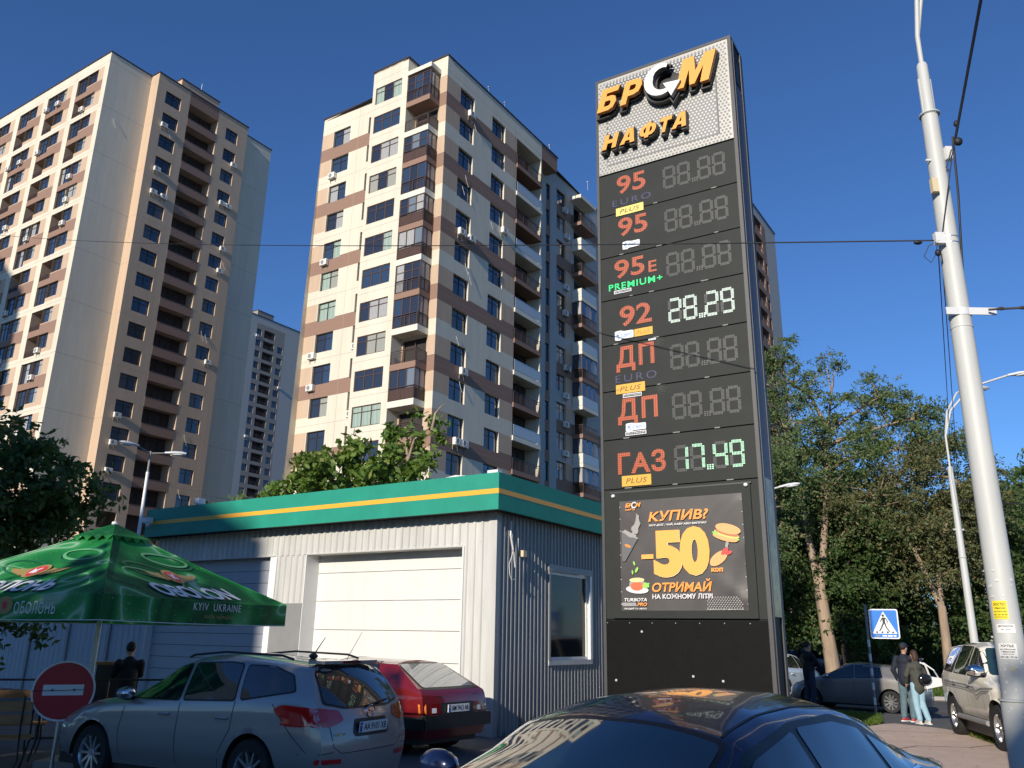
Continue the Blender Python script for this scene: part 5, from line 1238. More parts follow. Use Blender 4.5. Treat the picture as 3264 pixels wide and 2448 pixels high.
# grass blades
def grass(name, poly, n, h, m, seed, zb=.03, clip=None):
    rs = np.random.RandomState(seed); P = np.array(poly); mn, mx = P.min(0), P.max(0); pts = []
    from mathutils.geometry import intersect_point_tri_2d
    def inside(x, y):
        c = False
        for i in range(len(P)):
            a, b = P[i], P[i-1]
            if (a[1] > y) != (b[1] > y) and x < (b[0]-a[0])*(y-a[1])/(b[1]-a[1])+a[0]: c = not c
        return c
    while len(pts) < n:
        x, y = mn+(mx-mn)*rs.rand(2)
        if inside(x, y): pts.append((x, y))
    p = np.array(pts); a = rs.rand(n)*2*PI; hh = h*(.4+rs.rand(n)); w = .012+rs.rand(n)*.012; le = rs.randn(n, 2)*h*.5
    v = np.zeros((n, 3, 3)); v[:, 0, :2] = p-np.c_[np.cos(a), np.sin(a)]*w[:, None]; v[:, 1, :2] = p+np.c_[np.cos(a), np.sin(a)]*w[:, None]; v[:, 2, :2] = p+le; v[:, :2, 2] = zb; v[:, 2, 2] = zb+hh
    me = bpy.data.meshes.new(name); me.vertices.add(n*3); me.vertices.foreach_set('co', v.ravel()); me.loops.add(n*3); me.loops.foreach_set('vertex_index', np.arange(n*3)); me.polygons.add(n); me.polygons.foreach_set('loop_start', np.arange(n)*3); me.update(calc_edges=True); me.materials.append(m); return put(name, me)
gm = leafmat('grass blade', (.05, .10, .015), (.13, .20, .03), (.22, .20, .07), .4)
g1 = grass('grass', GRASS, 26000, .09, gm, 1); g1['kind'] = 'stuff'; g1['label'] = 'short green grass beside the path'
fp = [(10, 31), (13.6, 29.8), (17.5, 29.4), (24, 30.8), (30, 38), (30, 48), (9, 48)]
g2 = grass('grass', fp, 30000, .12, gm, 2); g2['kind'] = 'stuff'; g2['label'] = 'sunlit grass under the trees beyond the crossing'
g3 = grass('grass', [(9.6, 19.2), (10.1, 19.4), (9.0, 14.8), (8.3, 12.5), (8.0, 12.6), (8.7, 15)], 2500, .1, gm, 3); g3['kind'] = 'stuff'

# fallen leaves and small stones
_r = np.random.RandomState(9); _P = []
while len(_P) < 900:
    _x, _y = _r.uniform(2, 14), _r.uniform(4, 29)
    _P.append((_x, _y, .045))
lf = leafmat('fallen leaf', (.20, .13, .04), (.32, .22, .07), (.10, .12, .03), .1)
def litter(P):
    mb = MB()
    for x, y, z in P:
        a = _r.rand()*6.28; s = _r.uniform(.012, .035); c, n_ = math.cos(a)*s, math.sin(a)*s
        mb.face([(x-c, y-n_, z), (x+n_*.5, y-c*.5, z+.006), (x+c, y+n_, z+.002), (x-n_*.5, y+c*.5, z+.004)], lf)
    o = mb.obj('fallen_leaves'); o['kind'] = 'stuff'; o['label'] = 'small dry leaves scattered on path and road'
litter(_P)
for (pts, w) in (([(5.6, 11.5), (6.3, 12.4), (7.2, 12.6), (8.0, 13.2)], .012), ([(6.6, 15.4), (7.4, 16.1), (8.3, 16.0), (9.2, 16.6)], .012), ([(7.0, 18.2), (8.0, 18.7), (9.3, 18.4)], .010)):
    mb = MB()
    for i in range(len(pts)-1):
        a, b = Vector(pts[i]), Vector(pts[i+1]); d = (b-a).normalized(); n_ = Vector((-d.y, d.x))*w
        mb.face([(a.x-n_.x, a.y-n_.y, .0245), (b.x-n_.x, b.y-n_.y, .0245), (b.x+n_.x, b.y+n_.y, .0245), (a.x+n_.x, a.y+n_.y, .0245)], M['soil'])
    struct(mb.obj('pavement_crack'))
# ------------------------------------------------------------------ trees
def quads_mesh(name, C, half, normals_jit, m, rs, elong=1.9, droop=.0):
    n = len(C); d = rs.randn(n, 3); d /= np.linalg.norm(d, axis=1)[:, None]; d[:, 2] -= droop; d /= np.linalg.norm(d, axis=1)[:, None]
    u = rs.randn(n, 3); u -= (u*d).sum(1)[:, None]*d; u /= np.linalg.norm(u, axis=1)[:, None]
    L = (half*elong*(.6+.8*rs.rand(n)))[:, None]; W = (half*(.6+.8*rs.rand(n)))[:, None]
    v = np.stack([C-d*L, C+u*W, C+d*L, C-u*W], 1).reshape(-1, 3)
    me = bpy.data.meshes.new(name); me.vertices.add(n*4); me.vertices.foreach_set('co', v.ravel()); me.loops.add(n*4); me.loops.foreach_set('vertex_index', np.arange(n*4)); me.polygons.add(n); me.polygons.foreach_set('loop_start', np.arange(n)*4); me.update(calc_edges=True); me.materials.append(m); return me
def tree_meshes(seed, H, crown, trunk_r, nclump, nleaf, leaf, leafm, barkm='bark', fork=.3, spread=.55, sprays=True, lean=(0, 0), droop=.3):
    """crown: list of (x,y,z,rx,ry,rz) ellipsoids; returns branch mesh and foliage mesh"""
    rs = np.random.RandomState(seed); rnd = random.Random(seed); cl = []
    vol = np.array([c[3]*c[4]*c[5] for c in crown]); vol = vol/vol.sum()
    for i in range(nclump):
        c = crown[rs.choice(len(crown), p=vol)]; d = rs.randn(3); d /= np.linalg.norm(d); r_ = rs.rand()**.45
        cl.append((c[0]+c[3]*d[0]*r_, c[1]+c[4]*d[1]*r_, c[2]+c[5]*d[2]*r_))
    cl = np.array(cl)
    mb = MB(); f = H*fork; base = Vector((0, 0, -.1)); fk = Vector((lean[0], lean[1], f)); 
    mb.tube([base, base.lerp(fk, .25)+Vector((rnd.uniform(-.05, .05), 0, 0)), base.lerp(fk, .6), fk], [trunk_r*1.25, trunk_r, trunk_r*.88, trunk_r*.78], barkm, 10)
    # main limbs to centres of crown blobs
    limbs = []
    pool = [fk]
    for ci, c in enumerate(crown):
        e = Vector((c[0], c[1], c[2]+c[5]*.3)); m1 = fk.lerp(e, .35)+Vector((rnd.uniform(-.3, .3), rnd.uniform(-.3, .3), H*.05)); m2 = fk.lerp(e, .7)+Vector((rnd.uniform(-.4, .4), rnd.uniform(-.4, .4), H*.03))
        sc = 1.0
        if ci > 1:
            st = min(pool, key=lambda p: (p-e).length+max(0, p.z-e.z+.8)*3); m1 = st.lerp(e, .4)+Vector((rnd.uniform(-.25, .25), rnd.uniform(-.25, .25), .1)); m2 = st.lerp(e, .75)+Vector((rnd.uniform(-.3, .3), rnd.uniform(-.3, .3), .12)); sc = .55
        else: st = fk
        mb.tube([st-Vector((0, 0, .15)), m1, m2, e], [trunk_r*.62*sc, trunk_r*.40*sc, trunk_r*.2*sc, trunk_r*.06*sc], barkm, 7); limbs.append((st, m1, m2, e)); pool += [m1, m1.lerp(m2, .5), m2]
    allp = [p.lerp(q, t) for L in limbs for p, q in zip(L[:-1], L[1:]) for t in (0, .33, .66)]
    A = np.array([tuple(p) for p in allp])
    for c in cl:
        dd = ((A-c)**2).sum(1)+((A[:, 2] > c[2])*2.0); j = int(dd.argmin()); p = Vector(A[j]); e = Vector(c)
        if (e-p).length < .15: continue
        m_ = p.lerp(e, .5)+Vector((rnd.uniform(-.2, .2), rnd.uniform(-.2, .2), rnd.uniform(-.05, .25)))*min(1, (e-p).length*.5)
        mb.tube([p, m_, e], [trunk_r*.12+.008, trunk_r*.07+.006, .006], barkm, 4, False)
    br = mb.mesh('trunk', smooth=60)
    per = nleaf//nclump; cs = []
    for c in cl:
        R_ = spread*(.6+.8*rs.rand())
        if sprays:      # leaflets strung along short sprays radiating from the clump
            ns = max(4, per//14); q = per//ns
            dirs = rs.randn(ns, 3); dirs[:, 2] = dirs[:, 2]*.6-.1; dirs /= np.linalg.norm(dirs, axis=1)[:, None]
            t = rs.rand(ns, q, 1); p = c+dirs[:, None, :]*R_*(t**.8)*1.25; p[:, :, 2:] -= droop*R_*t**2; p += rs.randn(ns, q, 3)*leaf*1.3; cs.append(p.reshape(-1, 3))
        else:
            p = rs.randn(per, 3)*R_*.45; cs.append(c+p)
    C = np.concatenate(cs); return br, quads_mesh('crown', C, leaf, 0, leafm, rs, droop=.25)
def tree(label, loc, seed, H, crown, rz=0, group=None, **k):
    t = thing('tree', label, 'tree', loc, rz, group); b, f = tree_meshes(seed, H, crown, **k); put('trunk', b, t); put('crown', f, t); return t, b, f
LG = leafmat('acacia leaf', (.075, .13, .045), (.16, .215, .085), (.24, .17, .07)); LG2 = leafmat('dark green leaf', (.045, .09, .026), (.095, .145, .042), (.12, .13, .05)); LB = leafmat('light green leaf', (.07, .14, .025), (.17, .25, .05), (.27, .28, .09)); LO = leafmat('olive leaf', (.09, .11, .045), (.17, .18, .075), (.25, .17, .07))

# big acacia on the right, visible forked trunk
tree('tall forked acacia with a pale bare trunk behind the pedestrian sign', (13.3, 35.4, 0), 11, 13.5,
     [(-1.2, .0, 9.2, 2.0, 2.0, 2.4), (1.0, 0, 11.2, 1.3, 1.4, 1.7), (-1.0, 0, 12.0, 1.1, 1.2, 1.2), (.6, .2, 8.6, 2.0, 2.0, 1.5), (3.2, .5, 10.6, 1.6, 1.5, 1.7), (4.2, 0, 9.6, 1.7, 1.5, 1.4), (5.0, 0, 8.6, 1.3, 1.3, 1.1), (2.4, 0, 9.0, 1.4, 1.4, 1.2), (1.0, 0, 6.0, 1.4, 1.4, 1.0), (-1.8, 0, 6.3, 1.2, 1.3, 1.3), (3.8, 1.5, 7.4, 1.7, 1.5, 1.2)],
     trunk_r=.27, nclump=210, nleaf=60000, leaf=.028, leafm=LG, fork=.25, spread=.5, lean=(-.25, .1))[0].scale = (1.13, 1.13, 1.13)
tree('thin leaning acacia just left of the forked trunk', (10.3, 33.0, 0), 12, 10, [(-.6, 0, 5.5, 1.3, 1.4, 1.8), (.5, 0, 8.3, 1.5, 1.5, 1.5), (-1.2, .5, 9.6, 1.4, 1.3, 1.4)], trunk_r=.15, nclump=60, nleaf=22000, leaf=.032, leafm=LG, fork=.35, spread=.6, lean=(-.5, 0))
tree('broad olive acacia between the big trunk and the second lamp post', (17.5, 34.5, 0), 13, 11, [(0, 0, 6.2, 2.4, 2.2, 2.2), (-2.2, 0, 7.5, 1.9, 1.9, 1.7), (1.8, 0, 7.8, 1.7, 1.8, 1.6), (.3, 0, 9.0, 1.7, 1.7, 1.2)], trunk_r=.2, nclump=110, nleaf=40000, leaf=.034, leafm=LO, fork=.3, spread=.7)
mid = [(14.2, 36.5, 14, 7.5, LG2), (11.6, 39, 15, 8.5, LG), (20.5, 37.5, 16, 8.5, LG2), (23.8, 40.5, 17, 9.0, LG2), (16.6, 42, 18, 9.5, LG2), (9.5, 45, 19, 11, LG2), (27.5, 45.0, 20, 10.5, LG2), (32, 50, 21, 11, LG2), (21, 50, 22, 11, LG2), (14, 56, 23, 12, LG2), (37, 58, 24, 11.5, LO), (28, 62, 25, 12, LG2), (43, 66, 26, 12, LG2)]
names = ['dark shady tree right behind the grey hatchback', 'leafy tree rising behind the leaning acacia', 'dark bushy tree left of the second lamp post', 'dark bushy tree right of the second lamp post', 'deep green tree in the second row of the park', 'tall tree peeking past the right edge of the price sign', 'dark tree behind the off-road car roof', 'dark tree between the two nearer lamp posts', 'tree in the back row behind the pedestrian sign', 'farthest park tree behind the acacias', 'olive tree right of the thick lamp post near the frame edge', 'round tree in the far row of the park', 'pale distant tree at the right edge of the picture']
protos = {}
for (x, y, s, h, lm), nm in zip(mid, names):
    key = (s % 4, lm.name); k_ = h/9.0*1.08
    if key not in protos:
        protos[key] = tree_meshes(s, 9, [(0, 0, 5.0, 2.6, 2.6, 2.6), (-1.5, .5, 6.6, 1.7, 1.7, 1.6), (1.6, -.3, 6.9, 1.7, 1.7, 1.6), (.2, 0, 8.0, 1.4, 1.4, 1.2), (0, 0, 3.0, 2.5, 2.5, 1.3)], trunk_r=.2, nclump=120, nleaf=30000, leaf=.048, leafm=lm, barkm='barkd', fork=.3, spread=.8)
    b, f = protos[key]; t = thing('tree', nm, 'tree', (x, y, 0), s*1.3, 'park trees beyond the crossing'); t.scale = (k_, k_, k_); put('trunk', b, t); put('crown', f, t)
# dark undergrowth behind
rs = np.random.RandomState(5); C = np.c_[rs.uniform(6, 52, 60000), rs.uniform(47, 75, 60000), rs.rand(60000)**1.3*3.2]
C[:, 1] += (C[:, 0]-6)*.35
o = put('undergrowth', quads_mesh('undergrowth', C, .10, 0, LG2, rs)); o['kind'] = 'stuff'; o['label'] = 'dark mass of bushes far back in the park'
# shrubs behind the hut
tree('bright green mulberry with long upright shoots above the green fascia', (-4.4, 27.5, 0), 31, 9.4, [(-.2, 0, 6.4, 1.5, 1.3, 1.1), (-1.2, 0, 7.2, .7, .8, 1.1), (.9, 0, 7.4, .8, .8, 1.1), (1.6, 0, 8.5, .45, .4, .9), (.3, 0, 8.2, .4, .4, .8), (-1.9, 0, 6.6, .6, .6, .6), (2.15, 0, 9.3, .25, .25, .5), (-.7, 0, 8.0, .4, .4, .8)], trunk_r=.16, nclump=72, nleaf=4600, leaf=.072, leafm=LB, fork=.45, spread=.40, sprays=True, droop=-.2)
tree('small olive-leaved tree left of the mulberry above the fascia', (-7.2, 26.6, 0), 32, 8, [(0, 0, 5.9, .8, .8, .6), (.9, 0, 6.9, .6, .6, .8), (.2, 0, 6.6, .3, .3, .5)], trunk_r=.1, nclump=34, nleaf=3200, leaf=.06, leafm=LB, fork=.5, spread=.4)
tree('short green treetop above the fascia in front of the distant grey tower', (-9.3, 27.2, 0), 33, 7, [(0, 0, 5.3, .8, .8, .5), (-1.5, 0, 5.0, .6, .7, .4), (.7, 0, 5.9, .3, .3, .45)], trunk_r=.1, nclump=30, nleaf=3000, leaf=.055, leafm=LG, fork=.5, spread=.4)
# dark ash tree, left edge
tree('dark ash tree in shade at the left edge behind the umbrella', (-11.6, 17.6, 0), 34, 6.8, [(0, 0, 4.4, 2.2, 1.9, 1.6), (1.3, 0, 5.0, 1.1, 1.1, 1.0), (-1.5, 0, 5.2, 1.6, 1.4, 1.3), (2.4, 0, 4.6, .8, .8, .7), (0, 0, 2.6, 2.6, 1.8, 1.0), (-3, 0, 4.5, 1.6, 1.5, 1.8), (-1.3, 0, 6.8, .9, .9, 1.2), (.1, 0, 6.2, .6, .6, .8), (-2.4, 0, 6.6, 1.0, .9, 1.0)], trunk_r=.14, nclump=190, nleaf=34000, leaf=.045, leafm=LG2, barkm='barkd', fork=.3, spread=.5)

# ------------------------------------------------------------------ trees and a block behind the viewer (they shade the forecourt)
for i, (x, y, h, s) in enumerate(((-12.5, -7.5, 9.3, 41), (-7.4, -15.0, 11.0, 42), (-16.0, -14, 11, 43), (-6.4, -9.8, 7.6, 44), (-21, -6, 12, 45), (8, -12, 7, 46), (-11.6, -1.2, 8.3, 47), (-8.2, -2.4, 6.4, 48))):
    key = (s % 2, LG.name, 'b')
    if key not in protos: protos[key] = tree_meshes(s, 9, [(0, 0, 5.2, 2.4, 2.4, 2.0), (-1.5, .5, 6.4, 1.6, 1.6, 1.6), (1.6, -.3, 6.7, 1.6, 1.6, 1.6), (.2, 0, 7.8, 1.5, 1.5, 1.2)], trunk_r=.2, nclump=90, nleaf=12000, leaf=.11, leafm=LG, fork=.3, spread=.9)
    b, f = protos[key]; t = thing('tree', ('tallest street tree left behind the viewer', 'leafy street tree farther back on the left', 'street tree beside the beige block', 'small street tree straight behind the viewer', 'wide street tree at the far left', 'low street tree behind the viewer on the right', 'low bushy street tree on the left, closest to the viewer', 'low bushy street tree closest to the estate car')[i], 'tree', (x, y, 0), s, 'street trees behind the viewer'); t.scale = (h/9,)*3; put('trunk', b, t); put('crown', f, t)
def back_block(label, loc, W, Dp, H, rz, wall='beige'):
    t = thing('apartment_building', label, 'building', loc, rz); mb = MB(); fl = int(H//3); holes = []
    for k in range(fl):
        for c in range(int(W//3.2)): holes.append((.8+3.2*c, 2.6+3.2*c, H-2.8-3*k, H-1.1-3*k, .2, 'glassb'))
    facade(mb, lambda s, z, d: (s, Dp-d, z), 0, W, 0, H, holes, [], wall)
    mb.face([(0, 0, 0), (W, 0, 0), (W, 0, H), (0, 0, H)], wall)
    for x in (0, W): mb.face([(x, 0, 0), (x, Dp, 0), (x, Dp, H), (x, 0, H)], 'cream')
    mb.face([(0, 0, H), (W, 0, H), (W, Dp, H), (0, Dp, H)], 'dark'); mb.obj('wall', t); return t
back_block('beige apartment block behind the viewer on the left', (-73.3, -39, 0), 38, 14, 27, R(8))
back_block('tall apartment tower out of view on the left', (-131, 0, 0), 24, 18, 78, R(-5), 'brown')
# ------------------------------------------------------------------ green parasol
def canopy_mat(name):
    m = mat(name, (.02, .25, .07), .62, spec=.25); n, l = nodes_of(m); b = n['Principled BSDF']
    tc = n.new('ShaderNodeTexCoord'); w = n.new('ShaderNodeTexNoise'); w.inputs['Scale'].default_value = .75; w.inputs['Detail'].default_value = 1.2; w.inputs['Distortion'].default_value = 1.6; l.new(tc.outputs['Object'], w.inputs['Vector'])
    mul = n.new('ShaderNodeMath'); mul.operation = 'MULTIPLY'; mul.inputs[1].default_value = 5; l.new(w.outputs[0], mul.inputs[0]); pp = n.new('ShaderNodeMath'); pp.operation = 'PINGPONG'; pp.inputs[1].default_value = 1; l.new(mul.outputs[0], pp.inputs[0])
    r = n.new('ShaderNodeValToRGB'); l.new(pp.outputs[0], r.inputs[0]); e = r.color_ramp.elements; e[0].color = (.006, .11, .035, 1); e[0].position = .0; e[1].color = (.42, .66, .46, 1); e[1].position = 1
    for p, c in ((.35, (.012, .20, .05)), (.66, (.03, .30, .075)), (.88, (.09, .42, .15))): q = e.new(p); q.color = (*c, 1)
    v = n.new('ShaderNodeTexVoronoi'); v.inputs['Scale'].default_value = 16; l.new(tc.outputs['Object'], v.inputs['Vector']); lt = n.new('ShaderNodeMath'); lt.operation = 'LESS_THAN'; lt.inputs[1].default_value = .16; l.new(v.outputs['Distance'], lt.inputs[0])
    n2 = n.new('ShaderNodeTexNoise'); n2.inputs['Scale'].default_value = 1.1; l.new(tc.outputs['Object'], n2.inputs['Vector']); gt = n.new('ShaderNodeMath'); gt.operation = 'GREATER_THAN'; gt.inputs[1].default_value = .52; l.new(n2.outputs[0], gt.inputs[0])
    an = n.new('ShaderNodeMath'); an.operation = 'MULTIPLY'; l.new(lt.outputs[0], an.inputs[0]); l.new(gt.outputs[0], an.inputs[1]); k = n.new('ShaderNodeMath'); k.operation = 'MULTIPLY'; k.inputs[1].default_value = .35; l.new(an.outputs[0], k.inputs[0])
    mx = n.new('ShaderNodeMix'); mx.data_type = 'RGBA'; l.new(k.outputs[0], mx.inputs[0]); l.new(r.outputs[0], mx.inputs[6]); mx.inputs[7].default_value = (.5, .75, .5, 1); l.new(mx.outputs[2], b.inputs['Base Color'])
    t = n.new('ShaderNodeBsdfTranslucent'); l.new(mx.outputs[2], t.inputs['Color']); ms = n.new('ShaderNodeMixShader'); ms.inputs[0].default_value = .32; l.new(b.outputs[0], ms.inputs[1]); l.new(t.outputs[0], ms.inputs[2]); l.new(ms.outputs[0], n['Material Output'].inputs[0]); return m
def umbrella():
    C = Vector((-5.86, 12.4, 0)); d = 2.62; cor = [C+az(154.9-90*i)*d for i in range(4)]       # front, right, back, left corners
    t = thing('beer_umbrella', 'green square beer umbrella with white lettering and a pale metal pole', 'umbrella', C); ze, za = 2.17, 3.22; CM = canopy_mat('printed green canvas')
    cor = [c-C for c in cor]; ap = Vector((0, 0, za))
    M['uwhite'] = mat('white print on canvas', (.74, .76, .76), .55); M['ured'] = mat('red print on canvas', (.62, .04, .04), .5); M['ugold'] = mat('gold print on canvas', (.36, .25, .08), .5); M['udark'] = mat('dark print on canvas', (.01, .06, .02), .5)
    for i in range(4):
        a, b = cor[i]+Vector((0, 0, ze)), cor[(i+1) % 4]+Vector((0, 0, ze)); mb = MB(); n = 10; k = mb.mi(CM); idx = {}
        for j in range(n+1):
            for q in range(n+1-0):
                s, u = j/n, q/n      # s from edge to apex, u along the edge
                sag = -.055*math.sin(PI*s)*1.0-.035*math.sin(PI*u)*(1-s); p = (a.lerp(b, u)).lerp(ap, s); p = p+Vector((0, 0, sag*(.4+.6*math.sin(PI*u)))); idx[j, q] = len(mb.v); mb.v.append(tuple(p))
        for j in range(n):
            for q in range(n): mb.f.append((idx[j, q], idx[j, q+1], idx[j+1, q+1], idx[j+1, q])); mb.m.append(k)
        # hanging valance, a little wavy
        o = mb.obj('canopy_panel', t, smooth=50); vb = MB(); kk = 14; nn = (b-a).cross(Vector((0, 0, 1))).normalized(); nn = nn if nn.dot(a) > 0 else -nn
        for j in range(kk):
            P = []
            for u, w in ((j/kk, 0), ((j+1)/kk, 0), ((j+1)/kk, 1), (j/kk, 1)):
                base = a.lerp(b, u)+Vector((0, 0, -.035*math.sin(PI*u)*.4)); P.append(base+Vector((0, 0, -.30*w))+nn*(.012*math.sin(u*31)*w+.004))
            vb.face([tuple(p) for p in P], CM)
        vo = vb.obj('valance', t); e = MB(); e.tube([tuple(a.lerp(b, u)+Vector((0, 0, -.30-.035*math.sin(PI*u)*.4))+nn*(.012*math.sin(u*31)+.004)) for u in [q/kk for q in range(kk+1)]], .006, 'uwhite', 4); e.obj('piping', vo)
        # print: x runs along the edge seen from outside (left to right)
        X_ = (a-b).normalized() if ((a-b).cross(Vector((0, 0, 1)))).dot(nn) < 0 else (b-a).normalized()
        X_ = Vector((0, 0, 1)).cross(nn) ; Ld = (b-a).length; mid = (a+b)/2; slope = (ap-mid); Y_ = slope.normalized(); N_ = X_.cross(Y_)
        def on_panel(me, xc, s, w, h, up=.03):
            """place flat print on the sloping panel: xc along X_ from the middle, s fraction up the slope"""
            org = mid+slope*s+X_*(xc-w/2); mt = Matrix.Identity(4)
            for r_ in range(3): mt[r_][0] = X_[r_]; mt[r_][2] = Y_[r_]; mt[r_][1] = -N_[r_]; mt[r_][3] = org[r_]
            co = np.empty(len(me.vertices)*3, 'f'); me.vertices.foreach_get('co', co); co = co.reshape(-1, 3); outp = []
            for v in co:
                p = mt @ Vector(v); 
                # follow the sag of the canvas
                rel = p-mid; ss = rel.dot(Y_)/slope.length; half = (Ld/2)*(1-ss); uu = .5+rel.dot(X_)/(2*max(half, .1)); uu = min(max(uu, 0), 1)
                sag = (-.055*math.sin(PI*min(max(ss, 0), 1))-.035*math.sin(PI*uu)*(1-ss))*(.4+.6*math.sin(PI*uu)); outp += list(p+Vector((0, 0, sag))+N_*.012)
            me.vertices.foreach_set('co', outp); me.update(); return put('lettering', me, o)
        txt = {3: 'ОБОЛОНЬ', 0: 'OBOLON', 1: 'ОБОЛОНЬ', 2: 'OBOLON'}[i]
        if i in (0, 3):
            on_panel(text_mesh(txt, 1.62, .36, 'udark', 0, .05, -.25, None, .95), .06, .045, 1.62, .36); on_panel(text_mesh(txt, 1.62, .36, 'uwhite', 0, .03, -.25, None, .95), .03, .055, 1.62, .36).location = N_*.006
            def flat(pts, m, nm='emblem', up=0):
                q = MB(); q.face([(x, 0, z) for x, z in pts], m); on_panel(q.mesh(nm), .0, .36, 0, 0).location = N_*up
            for side in (-1, 1):
                for j in range(7): flat([(side*(.13+j*.045), -.10+j*.012), (side*(.20+j*.045), -.13+j*.02), (side*(.30+j*.05), .05+j*.01), (side*(.20+j*.045), .11-j*.02)], 'ugold', up=.002+.001*j)
            flat([(.17*math.cos(a_*PI/12), .20*math.sin(a_*PI/12)) for a_ in range(24)], 'ugold', up=.010)
            flat([(-.10, -.06), (.0, -.19), (.10, -.06), (.13, .06), (.05, .14), (-.05, .14), (-.13, .06)], 'ured', up=.014)
            flat([(-.05, -.09), (-.01, -.08), (.05, .06), (.03, .09), (-.02, .02), (-.07, .07)], 'uwhite', up=.018); flat([(.02, -.10), (.06, -.05), (.04, -.02), (.0, -.05)], 'uwhite', up=.018)
            # big printed loops, like water rings on a bottle
            def ring(cx, cz, rx, rz2, tk, ang, m, up):
                q = MB(); 
                for a_ in range(36):
                    A, B = a_*PI/18, (a_+1)*PI/18; P = []
                    for an, rr in ((A, 0), (B, 0), (B, 1), (A, 1)):
                        x, z = (rx-tk*rr)*math.cos(an), (rz2-tk*rr)*math.sin(an); P.append((cx+x*math.cos(ang)-z*math.sin(ang), 0, cz+x*math.sin(ang)+z*math.cos(ang)))
                    q.face(P, m)
                on_panel(q.mesh('ring_print'), 0, .36, 0, 0).location = N_*up
            pale = mat('pale green print', (.12, .40, .17), .5); drk = mat('deep green print', (.01, .14, .045), .5)
            ring(.28, .50, .40, .17, .05, -.25, pale, .003); ring(.30, .47, .44, .21, .03, -.25, drk, .002); ring(-.35, .12, .42, .2, .03, -.2, drk, .002); ring(-.45, -.1, .5, .22, .025, -.2, pale, .0025)
        # valance lettering
        def on_val(txt, xc, w, h, m, zo):
            me = text_mesh(txt, w, h, m, 0, .0, 0, None, 1.15); mt = Matrix.Identity(4); org = mid+X_*(xc-w/2)+Vector((0, 0, zo))+nn*.022
            for r_ in range(3): mt[r_][0] = X_[r_]; mt[r_][2] = (0, 0, 1)[r_]; mt[r_][1] = -nn[r_]; mt[r_][3] = org[r_]
            me.transform(mt); put('lettering', me, vo)
        if i == 0: on_val('KYIV  UKRAINE', .2, 1.0, .10, 'uwhite', -.135); on_val('КИЇВ УКРАЇНА', .25, .62, .055, 'ugold', -.235)
        if i == 3:
            on_val('ОБОЛОНЬ', .85, .66, .15, 'uwhite', -.24); q = MB(); q.face([(.13*math.cos(a_*PI/8), 0, .11*math.sin(a_*PI/8)) for a_ in range(16)], 'ugold'); q.face([(.04*math.cos(a_*PI/6), -.003, .05*math.sin(a_*PI/6)) for a_ in range(12)], 'ured')
            me = q.mesh('emblem'); mt = Matrix.Identity(4); org = mid+X_*.36+Vector((0, 0, -.14))+nn*.022
            for r_ in range(3): mt[r_][0] = X_[r_]; mt[r_][2] = (0, 0, 1)[r_]; mt[r_][1] = -nn[r_]; mt[r_][3] = org[r_]
            me.transform(mt); put('emblem', me, vo)
    for c in cor:
        q = MB(); q.tube([tuple((c+Vector((0, 0, ze))).lerp(ap, s_)+Vector((0, 0, .008-.022*math.sin(PI*s_)))) for s_ in [j_/10 for j_ in range(11)]], .012, CM, 5); q.obj('seam', t)
    # vent cap
    v = MB(); k = v.mi(CM)
    for i in range(4):
        a, b = cor[i]*.20+Vector((0, 0, za-.16)), cor[(i+1) % 4]*.20+Vector((0, 0, za-.16)); v.face([tuple(a), tuple(b), (0, 0, za+.06)], CM)
        for j in range(4):
            p, q = a.lerp(b, j/4), a.lerp(b, (j+1)/4); v.face([tuple(p), tuple(q), tuple((p+q)/2+Vector((0, 0, -.07)))], CM)
    v.obj('vent_cap', t); MB().lathe([(.0, za+.09), (.04, za+.08), (.045, za+.05), (.03, za+.02)], 'whitem', 12, 'z').obj('finial', t)
    p = MB(); p.tube([(0, 0, .05), (0, 0, za)], .034, 'whitem', 12); p.obj('pole', t, smooth=60); MB().box(-.4, -.4, 0, .4, .4, .08, 'kerb').obj('base', t)
    r = MB()
    for c in cor: r.tube([(0, 0, za-.08), tuple(c*.97+Vector((0, 0, ze-.02)))], .012, 'whitem', 5); r.tube([(0, 0, ze-.1), tuple(c*.5+Vector((0, 0, (za+ze)/2-.05)))], .01, 'whitem', 5)
    r.obj('rib', t)
umbrella()

# ------------------------------------------------------------------ no-entry sign
M['sred'] = mat('red sign face', (.48, .012, .018), .45, var=.06); M['swhite'] = mat('white sign face', (.78, .79, .80), .45, var=.05); M['sblue'] = mat('blue sign face', (.008, .17, .60), .4, var=.03)
def no_entry():
    loc = Vector((-5.72, 11.42, 1.0)); t = thing('no_entry_sign', 'round red no-entry sign with a wired white bar beside the estate car', 'road sign', (loc.x, loc.y, 0), R(25)); r_ = .37
    q = MB(); q.lathe([(r_, 0), (r_, .02)], 'steel', 40, c=(0, 0, 1)); q.prism([(r_*math.cos(a*PI/24), 1+r_*math.sin(a*PI/24)) for a in range(48)], 0, .02, 'swhite', 'steel'); q.obj('rim', t)
    q = MB(); q.prism([(r_*.935*math.cos(a*PI/24), 1+r_*.935*math.sin(a*PI/24)) for a in range(48)], -.003, -.0005, 'sred'); q.obj('disc', t)
    MB().box(-.24, -.006, .945, .23, -.0035, 1.075, 'swhite').obj('bar', t)
    w = MB(); w.tube([(-.36, -.012, 1.0), (-.13, -.014, 1.008), (0, -.012, 1.003), (.12, -.014, 1.012), (.25, -.012, 1.012)], .004, 'black', 5)
    for x in (-.13, .12): w.lathe([(.0, -.016), (.018, -.014), (.018, -.004)], 'acg', 10, c=(x, 0, 1.01))
    w.obj('wire', t); MB().tube([(0, .05, 0), (0, .05, 1.3)], .025, 'steel', 8).obj('post', t)
no_entry()

